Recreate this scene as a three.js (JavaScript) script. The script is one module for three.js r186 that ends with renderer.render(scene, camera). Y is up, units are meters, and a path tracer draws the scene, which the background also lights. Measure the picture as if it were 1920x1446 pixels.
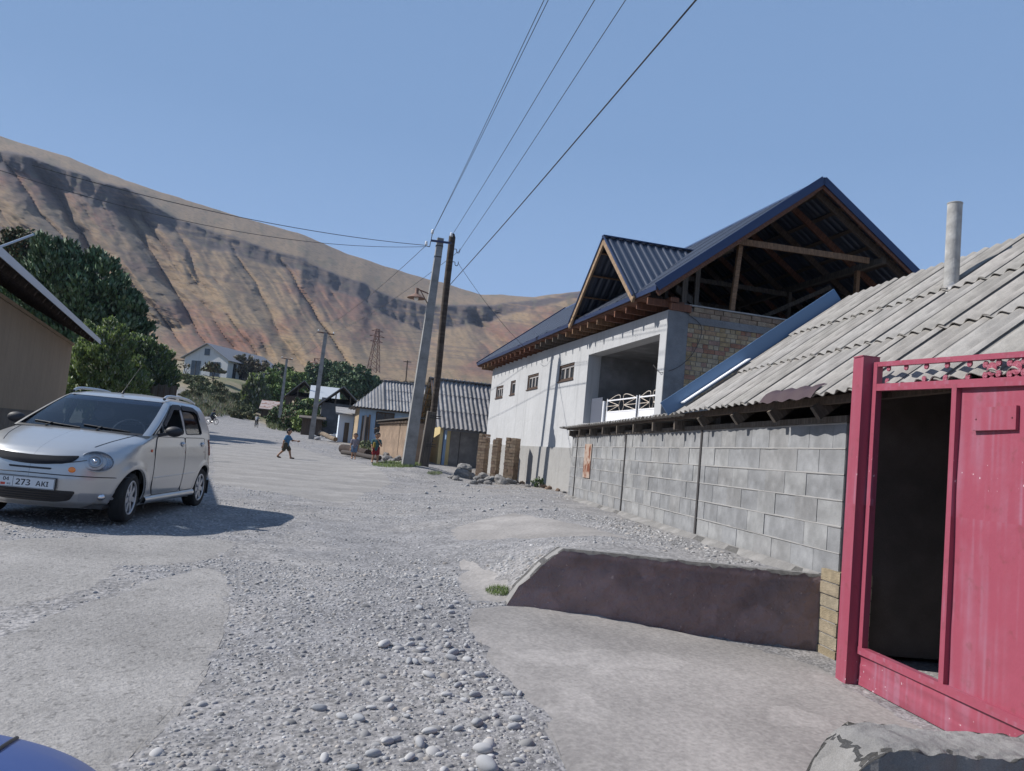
import * as THREE from 'three';
import { mergeGeometries } from 'three/addons/utils/BufferGeometryUtils.js';

// ---------------------------------------------------------------- camera
const scene = new THREE.Scene();
const FPX = 1480, IW = 1920, IH = 1446;
const camera = new THREE.PerspectiveCamera(2 * Math.atan(IH / 2 / FPX) * 180 / Math.PI, IW / IH, 0.1, 6000);
const rad = d => d * Math.PI / 180;
const CAM = new THREE.Vector3(0, 1.40, 0);
const [CR, CU, CF] = (() => {
  const y = rad(6.85), p = rad(5.05), r = rad(5.5);
  const F = new THREE.Vector3(Math.sin(y) * Math.cos(p), Math.sin(p), -Math.cos(y) * Math.cos(p));
  const R0 = new THREE.Vector3(Math.cos(y), 0, Math.sin(y)), U0 = new THREE.Vector3().crossVectors(R0, F);
  const R = R0.clone().multiplyScalar(Math.cos(r)).addScaledVector(U0, Math.sin(r));
  const U = U0.clone().multiplyScalar(Math.cos(r)).addScaledVector(R0, -Math.sin(r));
  return [R, U, F];
})();
camera.position.copy(CAM);
camera.quaternion.setFromRotationMatrix(new THREE.Matrix4().makeBasis(CR, CU, CF.clone().negate()));
camera.updateMatrixWorld(true);

// ---------------------------------------------------------------- sky, sun, exposure
const SUN = (() => { const el = rad(41), az = rad(13); return new THREE.Vector3(-Math.cos(el) * Math.cos(az), Math.sin(el), -Math.cos(el) * Math.sin(az)); })();
{
  const w = 64, h = 256, a = new Float32Array(w * h * 4);
  const low = [0.24, 0.365, 0.585], mid = [0.148, 0.245, 0.42], top = [0.095, 0.16, 0.30];
  for (let j = 0; j < h; j++) {
    const el = (j + 0.5) / h * 180 - 90;
    const e = Math.max(0, el);
    for (let i = 0; i < w; i++) {
      const k = (j * w + i) * 4;
      for (let c = 0; c < 3; c++) {
        let v;
        if (el < 0) v = [0.22, 0.21, 0.21][c];
        else if (e < 22) v = low[c] + (mid[c] - low[c]) * (e / 22);
        else v = mid[c] + (top[c] - mid[c]) * Math.min(1, (e - 22) / 55);
        a[k + c] = v;
      }
      a[k + 3] = 1;
    }
  }
  const t = new THREE.DataTexture(a, w, h, THREE.RGBAFormat, THREE.FloatType);
  t.mapping = THREE.EquirectangularReflectionMapping; t.magFilter = THREE.LinearFilter; t.minFilter = THREE.LinearFilter; t.needsUpdate = true;
  scene.background = t; scene.environment = t; scene.environmentIntensity = 1; scene.backgroundIntensity = 1;
}
const sun = new THREE.DirectionalLight(new THREE.Color(1, 0.965, 0.915), 4.1);
sun.position.copy(SUN).multiplyScalar(120); sun.castShadow = true;
sun.shadow.mapSize.set(4096, 4096);
Object.assign(sun.shadow.camera, { left: -70, right: 70, top: 70, bottom: -70, near: 1, far: 400 });
sun.shadow.radius = 1; sun.shadow.bias = -0.0005;
scene.add(sun); scene.add(sun.target);
scene.fog = new THREE.FogExp2(new THREE.Color(0.42, 0.50, 0.66), 0.00016);
const renderer = new THREE.WebGLRenderer({ antialias: true });
renderer.setSize(1024, 771);
renderer.toneMapping = THREE.LinearToneMapping;
renderer.toneMappingExposure = 1.45;
renderer.shadowMap.enabled = true;

// ---------------------------------------------------------------- helpers
let seed = 12345;
const rnd = () => { seed |= 0; seed = seed + 0x6D2B79F5 | 0; let t = Math.imul(seed ^ seed >>> 15, 1 | seed); t = t + Math.imul(t ^ t >>> 7, 61 | t) ^ t; return ((t ^ t >>> 14) >>> 0) / 4294967296; };
const rr = (a, b) => a + (b - a) * rnd();
const V = (x, y, z) => new THREE.Vector3(x, y, z);
const clamp = (x, a = 0, b = 1) => x < a ? a : x > b ? b : x;
const lerp = (a, b, t) => a + (b - a) * t;
const sstep = (a, b, x) => { const t = clamp((x - a) / (b - a)); return t * t * (3 - 2 * t); };
const tab = (pts, x) => { // piecewise table with smooth joins
  if (x <= pts[0][0]) return pts[0][1];
  for (let i = 1; i < pts.length; i++) if (x <= pts[i][0]) { const [a, b] = pts[i - 1], [c, d] = pts[i]; return lerp(b, d, (x - a) / (c - a)); }
  return pts[pts.length - 1][1];
};
const h2 = (x, y) => { let n = Math.imul(x, 374761393) + Math.imul(y, 668265263); n = Math.imul(n ^ n >>> 13, 1274126177); return ((n ^ n >>> 16) >>> 0) / 4294967296; };
const vn = (x, y) => { const i = Math.floor(x), j = Math.floor(y); let u = x - i, v = y - j; u = u * u * (3 - 2 * u); v = v * v * (3 - 2 * v); return lerp(lerp(h2(i, j), h2(i + 1, j), u), lerp(h2(i, j + 1), h2(i + 1, j + 1), u), v); };
const fbm = (x, y, o = 4) => { let s = 0, a = 0.5, n = 0; for (let k = 0; k < o; k++) { s += a * vn(x, y); n += a; a *= 0.5; x = x * 2.03 + 17.1; y = y * 2.03 + 9.7; } return s / n; };
const vnp = (x, y, p) => { const i = Math.floor(x), j = Math.floor(y); let u = x - i, v = y - j; u = u * u * (3 - 2 * u); v = v * v * (3 - 2 * v); const m = a => ((a % p) + p) % p; return lerp(lerp(h2(m(i), m(j)), h2(m(i + 1), m(j)), u), lerp(h2(m(i), m(j + 1)), h2(m(i + 1), m(j + 1)), u), v); };
const fbmp = (u, v, p, o = 4) => { let s = 0, a = 0.5, n = 0; for (let k = 0; k < o; k++) { s += a * vnp(u * p + k * 0.37, v * p + k * 0.61, p); n += a; a *= 0.55; p *= 2; } return s / n; };

const used = {};
function numbered(n) { const k = used[n] = (used[n] === undefined ? 0 : used[n] + 1); return k ? n + '_' + String(k).padStart(3, '0') : n; }
function tag(o, label, category, group, kind) {
  if (label) o.userData.label = label; if (category) o.userData.category = category;
  if (group) o.userData.group = group; if (kind) o.userData.kind = kind; return o;
}
function thing(name, label, category, group, pos = [0, 0, 0], ry = 0) {
  const o = new THREE.Group(); o.name = numbered(name); o.position.set(...(pos.isVector3 ? pos.toArray() : pos)); o.rotation.y = ry; scene.add(o);
  return tag(o, label, category, group);
}
function mesh(geo, m) { const o = new THREE.Mesh(geo, m); o.castShadow = true; o.receiveShadow = true; return o; }
function part(parent, name, geo, m, label) {
  if (Array.isArray(geo)) geo = merge(geo);
  const o = mesh(geo, m); o.name = name; parent.add(o); if (label) o.userData.label = label; return o;
}
function partW(parent, name, geo, m, label) { // geometry given in world coordinates, parent unrotated
  if (Array.isArray(geo)) geo = merge(geo);
  geo.translate(-parent.position.x, -parent.position.y, -parent.position.z);
  return part(parent, name, geo, m, label);
}
function struct(name, geo, m) { const o = mesh(Array.isArray(geo) ? merge(geo) : geo, m); o.name = numbered(name); o.userData.kind = 'structure'; scene.add(o); return o; }
function single(name, geo, m, label, category, group, kind) { // a thing that is one mesh, geometry in world coordinates: move the origin to its base
  if (Array.isArray(geo)) geo = merge(geo);
  geo.computeBoundingBox(); const b = geo.boundingBox, c = b.getCenter(V(0, 0, 0)); c.y = b.min.y;
  geo.translate(-c.x, -c.y, -c.z); const o = mesh(geo, m); o.name = numbered(name); o.position.copy(c); scene.add(o);
  return tag(o, label, category, group, kind);
}
function merge(list) {
  list = list.map(g => { g = g.index ? g.toNonIndexed() : g; for (const k of Object.keys(g.attributes)) if (!['position', 'normal', 'uv', 'color'].includes(k)) g.deleteAttribute(k); if (!g.attributes.uv) g.setAttribute('uv', new THREE.BufferAttribute(new Float32Array(g.attributes.position.count * 2), 2)); if (!g.attributes.normal) g.computeVertexNormals(); return g; });
  if (list.some(g => g.attributes.color)) list.forEach(g => { if (!g.attributes.color) g.setAttribute('color', new THREE.BufferAttribute(new Float32Array(g.attributes.position.count * 3).fill(1), 3)); });
  return list.length === 1 ? list[0] : mergeGeometries(list);
}
function boxUV(g) { // uv in metres from position and face normal
  g = g.index ? g.toNonIndexed() : g; const p = g.attributes.position, n = g.attributes.normal, uv = new Float32Array(p.count * 2);
  for (let i = 0; i < p.count; i++) {
    const ax = Math.abs(n.getX(i)), ay = Math.abs(n.getY(i)), az = Math.abs(n.getZ(i));
    if (ay >= ax && ay >= az) { uv[2 * i] = p.getX(i); uv[2 * i + 1] = p.getZ(i); } else if (ax >= az) { uv[2 * i] = p.getZ(i); uv[2 * i + 1] = p.getY(i); } else { uv[2 * i] = p.getX(i); uv[2 * i + 1] = p.getY(i); }
  }
  g.setAttribute('uv', new THREE.BufferAttribute(uv, 2)); return g;
}
const bx = (x0, x1, y0, y1, z0, z1) => boxUV(new THREE.BoxGeometry(Math.abs(x1 - x0), Math.abs(y1 - y0), Math.abs(z1 - z0)).translate((x0 + x1) / 2, (y0 + y1) / 2, (z0 + z1) / 2));
function beam(a, b, w, h, up = V(0, 1, 0)) { // box from a to b, w across, h along up
  const d = b.clone().sub(a), L = d.length(); d.normalize(); const s = V().crossVectors(up, d); if (s.lengthSq() < 1e-6) s.set(1, 0, 0); s.normalize(); const u = V().crossVectors(d, s);
  const g = boxUV(new THREE.BoxGeometry(w, h, L)); g.applyMatrix4(new THREE.Matrix4().makeBasis(s, u, d).setPosition(a.clone().lerp(b, 0.5))); return g;
}
function rod(a, b, r0, r1 = r0, seg = 10) {
  const d = b.clone().sub(a), L = d.length(); const g = new THREE.CylinderGeometry(r1, r0, L, seg, 1);
  const uv = g.attributes.uv; for (let i = 0; i < uv.count; i++) uv.setXY(i, uv.getX(i) * Math.PI * 2 * r0, uv.getY(i) * L);
  g.applyQuaternion(new THREE.Quaternion().setFromUnitVectors(V(0, 1, 0), d.normalize())); return g.translate((a.x + b.x) / 2, (a.y + b.y) / 2, (a.z + b.z) / 2);
}
const tube = (pts, r, n = 24, seg = 6) => new THREE.TubeGeometry(new THREE.CatmullRomCurve3(pts), n, r, seg, false);
function quadStrip(rows, flip) { // rows: array of arrays of Vector3
  const nu = rows.length, nv = rows[0].length, p = [], uv = [], ix = [];
  for (let i = 0; i < nu; i++) for (let j = 0; j < nv; j++) { const q = rows[i][j]; p.push(q.x, q.y, q.z); uv.push(i / (nu - 1), j / (nv - 1)); }
  for (let i = 0; i < nu - 1; i++) for (let j = 0; j < nv - 1; j++) { const a = i * nv + j, b = a + nv; if (flip) ix.push(a, a + 1, b, b, a + 1, b + 1); else ix.push(a, b, a + 1, b, b + 1, a + 1); }
  const g = new THREE.BufferGeometry(); g.setAttribute('position', new THREE.Float32BufferAttribute(p, 3)); g.setAttribute('uv', new THREE.Float32BufferAttribute(uv, 2)); g.setIndex(ix); g.computeVertexNormals(); return g;
}
// pixels of the photograph to directions
const rayDir = (x, y) => CF.clone().addScaledVector(CR, (x - IW / 2) / FPX).addScaledVector(CU, -(y - IH / 2) / FPX);
const atD = (x, y, d) => CAM.clone().addScaledVector(rayDir(x, y), d);
const onX = (x, y, X) => { const d = rayDir(x, y); return CAM.clone().addScaledVector(d, (X - CAM.x) / d.x); };
function hit(x, y, f = gy) { const d = rayDir(x, y); let t = 1.5; const at = s => CAM.clone().addScaledVector(d, s); while (t < 900) { const p = at(t); if (p.y < f(p.x, p.z)) { let a = t / 1.01 - 0.05, b = t; for (let k = 0; k < 24; k++) { const m = (a + b) / 2, q = at(m); if (q.y < f(q.x, q.z)) b = m; else a = m; } return at(b); } t = t * 1.01 + 0.05; } return at(900); }

// ---------------------------------------------------------------- textures and materials
function tex(n, fn, srgb = true, rx = 1, ry = rx) { // fn(u,v) -> [r,g,b] 0..1 (sRGB values) or a grey number
  const a = new Uint8Array(n * n * 4);
  for (let j = 0; j < n; j++) for (let i = 0; i < n; i++) { const c = fn(i / n, j / n), k = (j * n + i) * 4; if (typeof c === 'number') a[k] = a[k + 1] = a[k + 2] = clamp(c) * 255; else { a[k] = clamp(c[0]) * 255; a[k + 1] = clamp(c[1]) * 255; a[k + 2] = clamp(c[2]) * 255; } a[k + 3] = 255; }
  const t = new THREE.DataTexture(a, n, n); t.wrapS = t.wrapT = THREE.RepeatWrapping; t.magFilter = THREE.LinearFilter; t.minFilter = THREE.LinearMipmapLinearFilter; t.generateMipmaps = true; if (srgb) t.colorSpace = THREE.SRGBColorSpace; t.repeat.set(1 / rx, 1 / ry); t.needsUpdate = true; return t;
}
const rep = (t, rx, ry = rx) => { const c = t.clone(); c.repeat.set(1 / rx, 1 / ry); c.needsUpdate = true; return c; };
const lin = (r, g, b) => new THREE.Color().setRGB(r, g, b);
const std = (r, g, b, rough = 0.9, o = {}) => new THREE.MeshStandardMaterial({ color: lin(r, g, b), roughness: rough, metalness: 0, ...o });
// neutral grain maps (average near white, multiplied with the material colour)
const grainFine = tex(256, (u, v) => 0.80 + 0.22 * (fbmp(u, v, 32, 3) - 0.5) + 0.2 * (fbmp(u, v, 4, 3) - 0.5));
const grainMid = tex(512, (u, v) => 0.80 + 0.30 * (fbmp(u, v, 6, 6) - 0.5) + 0.12 * (h2(u * 512 | 0, v * 512 | 0) - 0.5));
const bumpMid = tex(512, (u, v) => fbmp(u, v, 8, 6), false);
const bumpFine = tex(256, (u, v) => fbmp(u, v, 24, 4), false);
const plasterMap = tex(1024, (u, v) => { // streaks down the wall and trowel patches
  const st = fbmp(u, v * 0.0 + u * 0.5, 48, 3), st2 = vnp(u * 90, v * 4, 90); const p = fbmp(u, v, 5, 5);
  const k = 0.88 + 0.10 * (p - 0.5) - 0.07 * sstep(0.55, 0.8, st * 0.5 + st2 * 0.5) * (0.4 + 0.6 * fbmp(u, v, 3, 2)); return [k, k * 0.995, k * 0.985];
});
const woodMap = tex(512, (u, v) => { const g = fbmp(u, v * 0.06, 40, 3), k = 0.75 + 0.45 * (g - 0.5) + 0.2 * (fbmp(u, v, 4, 3) - 0.5); return [k, k * 0.97, k * 0.93]; });
const rustMap = tex(512, (u, v) => { const k = fbmp(u, v, 6, 5), s = sstep(0.5, 0.66, k); return [lerp(0.62, 0.42, s), lerp(0.60, 0.25, s), lerp(0.60, 0.17, s)]; });

// ---------------------------------------------------------------- ground form
const ROAD = [[-40, -0.1], [0, -0.02], [4, 0.12], [6, 0.25], [9, 0.31], [15, 0.36], [25, 0.45], [32, 0.52], [42, 0.85], [53, 1.2], [63, 1.5], [78, 1.78], [90, 2.4], [105, 3.4], [130, 6.0], [160, 9.0], [250, 17], [400, 30], [900, 60]];
const SIDE = [[15, 0.70], [18, 0.63], [22, 0.56], [27, 0.53], [31, 0.64], [35, 0.80], [42, 1.0], [50, 1.3], [60, 1.6]];
const retZ = x => -5.71 - (3.18 - x) * 0.185;            // face line of the retaining wall beside the gate
function gy(x, z) {
  const D = -z; let y = tab(ROAD, D);
  if (D > 60) { // bank rising to the left, towards the school
    y += 3.2 * sstep(-14, -30, x) * sstep(66, 105, D);
  }
  let right;
  if (D >= 15) { const k = sstep(lerp(-1.6, 1.2, sstep(15, 25, D)), lerp(3.0, 3.4, sstep(15, 25, D)), x); const s = D < 60 ? tab(SIDE, D) : y; right = lerp(y, s, D > 30 ? sstep(-3, 1.5, x) : k); }
  else {
    const xa = tab([[6, 0.86], [7, 0.4], [9, -0.5], [15, -1.6]], D), xb = tab([[6, 1.24], [7, 1.75], [9, 2.5], [15, 3.0]], D);
    const up = lerp(y, 0.69, sstep(xa, xb, x));
    const low = lerp(y, 0.165, sstep(0.75, 3.0, x));
    const k = clamp((retZ(Math.min(x, 3.2)) - 0.04 - z) / 0.12);
    right = lerp(low, up, k);
  }
  y = right;
  y += 0.36 * Math.exp(-(((x - 0.3) / 1.5) ** 2) - (((z + 25.2) / 3.2) ** 2));
  y += 0.10 * Math.exp(-(((x + 1.4) / 2) ** 2) - (((z + 30.5) / 3) ** 2));
  if (x < 3 && D > 0) y += (fbm(x * 0.7 + 3, z * 0.7, 3) - 0.5) * 0.035 * sstep(0, 4, D) * (x < 0.9 || D > 7 ? 1 : 0.15);
  if (D > 60) y += (fbm(x * 0.08, z * 0.08, 3) - 0.5) * 1.4 * sstep(66, 100, D);
  return y;
}
// ---------------------------------------------------------------- ground sheet
{
  const line = (a, b, s) => { const n = Math.round(Math.abs(b - a) / s), o = []; for (let i = 0; i < n; i++) o.push(lerp(a, b, i / n)); return o; };
  const grow = (a, s, k, end) => { const o = [], dir = Math.sign(s); let x = a; while (dir * (end - x) > 0) { o.push(x); x += s; s *= k; } o.push(x); return o; };
  const xs = [...grow(-9, -0.25, 1.09, -600).reverse().slice(0, -1), ...line(-9, 4, 0.08), ...grow(4, 0.2, 1.1, 600)];
  const zs = [...grow(0.5, 0.4, 1.15, 80).reverse().slice(0, -1), ...line(0.5, -18, 0.08), ...grow(-18, -0.14, 1.022, -700)];
  const nx = xs.length, nz = zs.length, p = new Float32Array(nx * nz * 3), c = new Float32Array(nx * nz * 3), uv = new Float32Array(nx * nz * 2), ix = [];
  const dust = [0.355, 0.338, 0.325], grav = [0.31, 0.30, 0.298], earth = [0.31, 0.27, 0.23], dry = [0.33, 0.27, 0.17], green = [0.13, 0.15, 0.06];
  for (let j = 0; j < nz; j++) for (let i = 0; i < nx; i++) {
    const k = j * nx + i, x = xs[i], z = zs[j], D = -z; p[k * 3] = x; p[k * 3 + 1] = gy(x, z); p[k * 3 + 2] = z; uv[k * 2] = x; uv[k * 2 + 1] = z;
    const n1 = fbm(x * 0.9 + 40, z * 0.9, 4), n2 = fbm(x * 3 + 7, z * 3 + 2, 4), n3 = fbm(x * 0.15, z * 0.15 + 50, 3);
    let m = sstep(0.42, 0.62, n1 * 0.6 + n2 * 0.4), col = [0, 1, 2].map(q => lerp(grav[q], dust[q], m) * (0.93 + 0.14 * n2));
    const er = sstep(1.2, 2.4, x) * sstep(14, 20, D) * sstep(0.35, 0.6, n1) * 0.6;      // earth beside the houses
    col = col.map((v, q) => lerp(v, earth[q], er));
    const xc = tab([[0, -3.5], [30, -4], [40, -6], [50, -9], [63, -13.5], [75, -18], [90, -26], [110, -40]], D), hw = D < 30 ? 6.5 : 5.2; const off = Math.max(sstep(xc - hw, xc - hw - 3, x + 1.5 * (n1 - 0.5)), D > 42 ? sstep(xc + hw + 0.5, xc + hw + 4, x + 2 * (n1 - 0.5)) : 0, sstep(92, 104, D));   // off the road: dry grass and scrub
    const gcol = [0, 1, 2].map(q => lerp(dry[q], green[q], sstep(0.5, 0.68, n1 * 0.4 + n3 * 0.6)));
    col = col.map((v, q) => lerp(v, gcol[q], off));
    c[k * 3] = col[0]; c[k * 3 + 1] = col[1]; c[k * 3 + 2] = col[2];
  }
  for (let j = 0; j < nz - 1; j++) for (let i = 0; i < nx - 1; i++) { const a = j * nx + i, b = a + nx; ix.push(a, a + 1, b, b, a + 1, b + 1); }
  const g = new THREE.BufferGeometry(); g.setAttribute('position', new THREE.BufferAttribute(p, 3)); g.setAttribute('color', new THREE.BufferAttribute(c, 3)); g.setAttribute('uv', new THREE.BufferAttribute(uv, 2)); g.setIndex(ix); g.computeVertexNormals();
  const gm = tex(1024, (u, v) => { // fine grit: cells of little stones in dust
    const n = fbmp(u, v, 10, 6), s = fbmp(u, v, 96, 2), k = 0.84 + 0.22 * (n - 0.5) + 0.42 * (s - 0.5) + 0.08 * (h2(u * 1024 | 0, v * 1024 | 0) - 0.5); return [k, k, k * 1.005];
  }, true, 2.2);
  const gb = tex(1024, (u, v) => 0.5 * fbmp(u, v, 90, 3) + 0.5 * fbmp(u, v, 12, 5), false, 2.2);
  struct('ground', g, new THREE.MeshStandardMaterial({ vertexColors: true, map: gm, bumpMap: gb, bumpScale: 0.02, roughness: 0.95 }));
}
// ---------------------------------------------------------------- the hill behind the village
{
  const RIDGE = [[-80, 15], [-60, 17], [-45, 17.2], [-34, 16.4], [-27.9, 15.95], [-24.1, 15.76], [-20.7, 15.14], [-16, 14.61], [-12.8, 14.27], [-9.5, 13.94], [-6, 13.07], [-2.5, 12.43], [-1.3, 12.2], [1.06, 11.91], [3.9, 11.34], [5.4, 11.5], [7.8, 11.57], [11.3, 12.3], [20, 12.8], [35, 11], [60, 9], [80, 8]];
  const BASE = [[-80, 4], [-26, 4.4], [-18, 4.4], [-16, 4.2], [-9, 4.1], [-6, 4.3], [0, 4.6], [5, 4.7], [30, 4.5], [80, 4]];
  const CT = [[-80, 16], [-45, 16.2], [-27.8, 15.1], [-20.6, 14.75], [-17.5, 13.5], [-12.6, 12.8], [-9.3, 12.14], [-5.8, 11.42], [-2.3, 10.4], [0.07, 10.2], [3.9, 10.6], [7.8, 11.2], [11.3, 12.1], [20, 12.2], [35, 10], [80, 7.5]];
  const CB = [[-80, 15], [-45, 15.2], [-27.7, 14.2], [-21.6, 13.4], [-17.4, 12.6], [-13.6, 12.1], [-9.2, 11.3], [-5.7, 10.49], [-2.1, 9.0], [0.35, 8.4], [3.3, 9.3], [7.84, 10.8], [11.3, 11.8], [20, 11.8], [35, 9.6], [80, 7]];
  const NA = 900, NV = 330, A0 = -58, A1 = 60;
  const p = new Float32Array(NA * NV * 3), c = new Float32Array(NA * NV * 3), ix = [];
  const tan = [0.185, 0.128, 0.072], red = [0.155, 0.066, 0.045], brown = [0.115, 0.07, 0.05], rock = [0.062, 0.046, 0.042], olive = [0.10, 0.088, 0.045];
  for (let i = 0; i < NA; i++) {
    const az = lerp(A0, A1, i / (NA - 1)), er = tab(RIDGE, az) + 0.10 * (fbm(az * 0.9 + 30, 3, 4) - 0.5), eb = tab(BASE, az), ct0 = tab(CT, az), cb0 = tab(CB, az);
    const wob = 0.8 * (fbm(az * 0.45 + 9, 5, 4) - 0.5);
    const ct = Math.min(er - 0.12, ct0 + wob * 0.6), cb = Math.min(ct - 0.25, cb0 + wob);
    const DB = 250, DR = 980 + 160 * Math.sin(az * 0.05);
    for (let j = 0; j < NV; j++) {
      const k = j * NA + i; let D, el, v;
      const back = j >= NV - 8;
      if (!back) {
        v = j / (NV - 9); el = lerp(eb, er, v);
        // distance grows slowly over cliffs, faster over gentle ground
        const q = (e) => e < cb ? 0.62 * (e - eb) / (cb - eb) : e < ct ? 0.62 + 0.045 * (e - cb) / (ct - cb) : 0.665 + 0.335 * ((e - ct) / (er - ct));
        D = lerp(DB, DR, q(el));
      } else { v = 1; D = DR + (j - NV + 9) * 60; el = er; }
      const px = az * 25.8 + (er - el) * 25.8 * -0.95;               // gullies slant down to the right
      const below = sstep(ct, cb - 0.5, el) * sstep(eb - 0.2, eb + 1.6, el);
      const wx = px + 26 * (fbm(az * 0.35, el * 0.5, 3) - 0.5);
      const n0 = sstep(0.4, 0.6, fbm(az * 0.15 + 2, el * 0.2, 2)) * 1.2, va = 1 - Math.abs(2 * vn(wx / 150 + 11.3, el * 0.10 + 4) - 1), vb = 1 - Math.abs(2 * vn(wx / 48 + 5, el * 0.16 + 3) - 1), vc = 1 - Math.abs(2 * vn(wx / 21 + 2, el * 0.3) - 1), fine = fbm(wx / 9, el * 0.6, 4);
      // spurs stand nearer, gullies cut back
      let dD = below * (72 * (va * va * va - 0.3) + 22 * (vb * vb * vb * vb - 0.25) * (0.3 + n0) + 7 * (vc * vc * vc - 0.3) + 12 * (fine - 0.5));
      const cliff = sstep(cb - 0.25, cb, el) * (1 - sstep(ct, ct + 0.15, el));
      dD += cliff * 26 * (fbm(az * 1.4, el * 0.3 + 7, 4) - 0.5) + 5 * (fbm(az * 3, el * 4, 3) - 0.5);
      if (back) dD = 0;
      const t = Math.tan(rad(el)); D += dD;
      let H = (j === 0 ? -16 : 0) + CAM.y + (back ? (DR * t - (j - NV + 9) * (j - NV + 9) * 3 - 4) : D * t);
      const a = rad(az); p[k * 3] = Math.sin(a) * D; p[k * 3 + 1] = H; p[k * 3 + 2] = -Math.cos(a) * D;
      const n1 = 0.65 * fbm(az * 0.42 + 3, el * 0.8, 5) + 0.35 * fbm(wx / 60 + 3, el * 0.8, 4), n2 = fbm(az * 2.4 + 9, el * 3.6, 5), n3 = fbm(az * 0.12 + 4, el * 0.35 + 1, 3), st = fbm(az * 0.12, el * 9 + wob * 3, 3);
      const rd = 0.8 * sstep(0.42, 0.60, n1 * 0.55 + n3 * 0.45 + 0.10 * Math.exp(-(((az + 5) / 6) ** 2))) * (1 - sstep(cb - 0.2, ct + 0.2, el)) * sstep(eb + 0.2, eb + 1.4, el);
      let col = [0, 1, 2].map(q => lerp(tan[q], brown[q], sstep(0.40, 0.66, n2 * 0.5 + n1 * 0.5) * (1 - sstep(ct, ct + 0.3, el) * 0.85)));
      col = col.map((x, q) => lerp(x, red[q], rd * 0.85));
      const rk = Math.max(cliff * sstep(0.25, 0.5, st * 0.6 + n2 * 0.4), below * sstep(0.60, 0.72, st) * 0.45);
      col = col.map((x, q) => lerp(x, rock[q], rk));
      col = col.map((x, q) => lerp(x, olive[q], sstep(0.62, 0.70, n2) * 0.5 + sstep(eb + 1.2, eb, el) * sstep(0.5, 0.62, n1) * 0.6));
      const f = (0.86 + 0.28 * h2(i, j)) * (h2(i * 3 + 1, j * 5) > 0.93 ? 0.62 : 1) * (0.88 + 0.24 * fbm(wx / 4, el * 7, 2)); c[k * 3] = col[0] * f; c[k * 3 + 1] = col[1] * f; c[k * 3 + 2] = col[2] * f;
    }
  }
  for (let j = 0; j < NV - 1; j++) for (let i = 0; i < NA - 1; i++) { const a = j * NA + i, b = a + NA; ix.push(a, a + 1, b, b, a + 1, b + 1); }
  const g = new THREE.BufferGeometry(); g.setAttribute('position', new THREE.BufferAttribute(p, 3)); g.setAttribute('color', new THREE.BufferAttribute(c, 3)); g.setIndex(ix); g.computeVertexNormals();
  struct('hill', g, new THREE.MeshStandardMaterial({ vertexColors: true, roughness: 1 }));
}

// ---------------------------------------------------------------- materials for the yard
const blockM = [[0.36, 0.363, 0.37], [0.385, 0.388, 0.395], [0.34, 0.343, 0.35], [0.42, 0.42, 0.418], [0.37, 0.367, 0.365]].map(c => std(...c, 0.95, { map: rep(grainMid, 0.7), bumpMap: rep(bumpFine, 0.12), bumpScale: 0.0018 }));
const mortarM = std(0.47, 0.455, 0.44, 0.95, { map: rep(grainMid, 0.5) });
const concM = std(0.36, 0.345, 0.33, 0.95, { map: rep(grainMid, 1.1), bumpMap: rep(bumpMid, 0.5), bumpScale: 0.012 });
const slateM = [[0.44, 0.41, 0.375], [0.46, 0.43, 0.395], [0.415, 0.39, 0.355], [0.45, 0.425, 0.395]].map(c => std(...c, 0.95, { map: rep(grainMid, 0.9), bumpMap: rep(bumpFine, 0.3), bumpScale: 0.003 }));
const oldSlateM = [[0.43, 0.41, 0.40], [0.46, 0.44, 0.425], [0.40, 0.38, 0.375]].map(c => std(...c, 0.95, { map: rep(grainMid, 1.1), bumpMap: rep(bumpFine, 0.3), bumpScale: 0.004 }));
const timberM = std(0.16, 0.12, 0.095, 0.9, { map: rep(woodMap, 0.5, 2) });
const greyTimberM = std(0.20, 0.175, 0.155, 0.9, { map: rep(woodMap, 0.5, 2) });
const freshTimberM = std(0.36, 0.22, 0.13, 0.85, { map: rep(woodMap, 0.5, 2) });
const redTimberM = std(0.27, 0.12, 0.075, 0.85, { map: rep(woodMap, 0.5, 2) });
const redWear = tex(1024, (u, v) => { // chalked red paint: pale streaks that run down, small chips
  const st = vnp(u * 70, v * 3, 70) * 0.6 + vnp(u * 23, v * 2, 23) * 0.4, p = fbmp(u, v, 5, 5), ch = sstep(0.82, 0.85, fbmp(u, v, 60, 3)) * sstep(0.58, 0.66, fbmp(u, v, 6, 2));
  const k = sstep(0.42, 0.8, st * 0.55 + p * 0.45), rs = sstep(0.66, 0.82, fbmp(u, v, 22, 4)) * 0.22; const o = [lerp(lerp(0.575, 0.59, k), 0.78, ch), lerp(lerp(0.27, 0.375, k), 0.70, ch), lerp(lerp(0.335, 0.44, k), 0.72, ch)]; return [lerp(o[0], 0.40, rs), lerp(o[1], 0.22, rs), lerp(o[2], 0.22, rs)];
});
const redM = new THREE.MeshStandardMaterial({ map: rep(redWear, 1.3), roughness: 0.48, bumpMap: rep(bumpMid, 1.6), bumpScale: 0.007 });
const steelDark = std(0.05, 0.045, 0.045, 0.7);
const brickPal = [[0.52, 0.37, 0.20], [0.50, 0.33, 0.20], [0.55, 0.42, 0.26], [0.44, 0.22, 0.14], [0.47, 0.30, 0.23], [0.57, 0.46, 0.32], [0.49, 0.26, 0.18]].map(c => std(...c, 0.95, { map: rep(grainMid, 0.35), bumpMap: rep(bumpFine, 0.15), bumpScale: 0.003 }));
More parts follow.
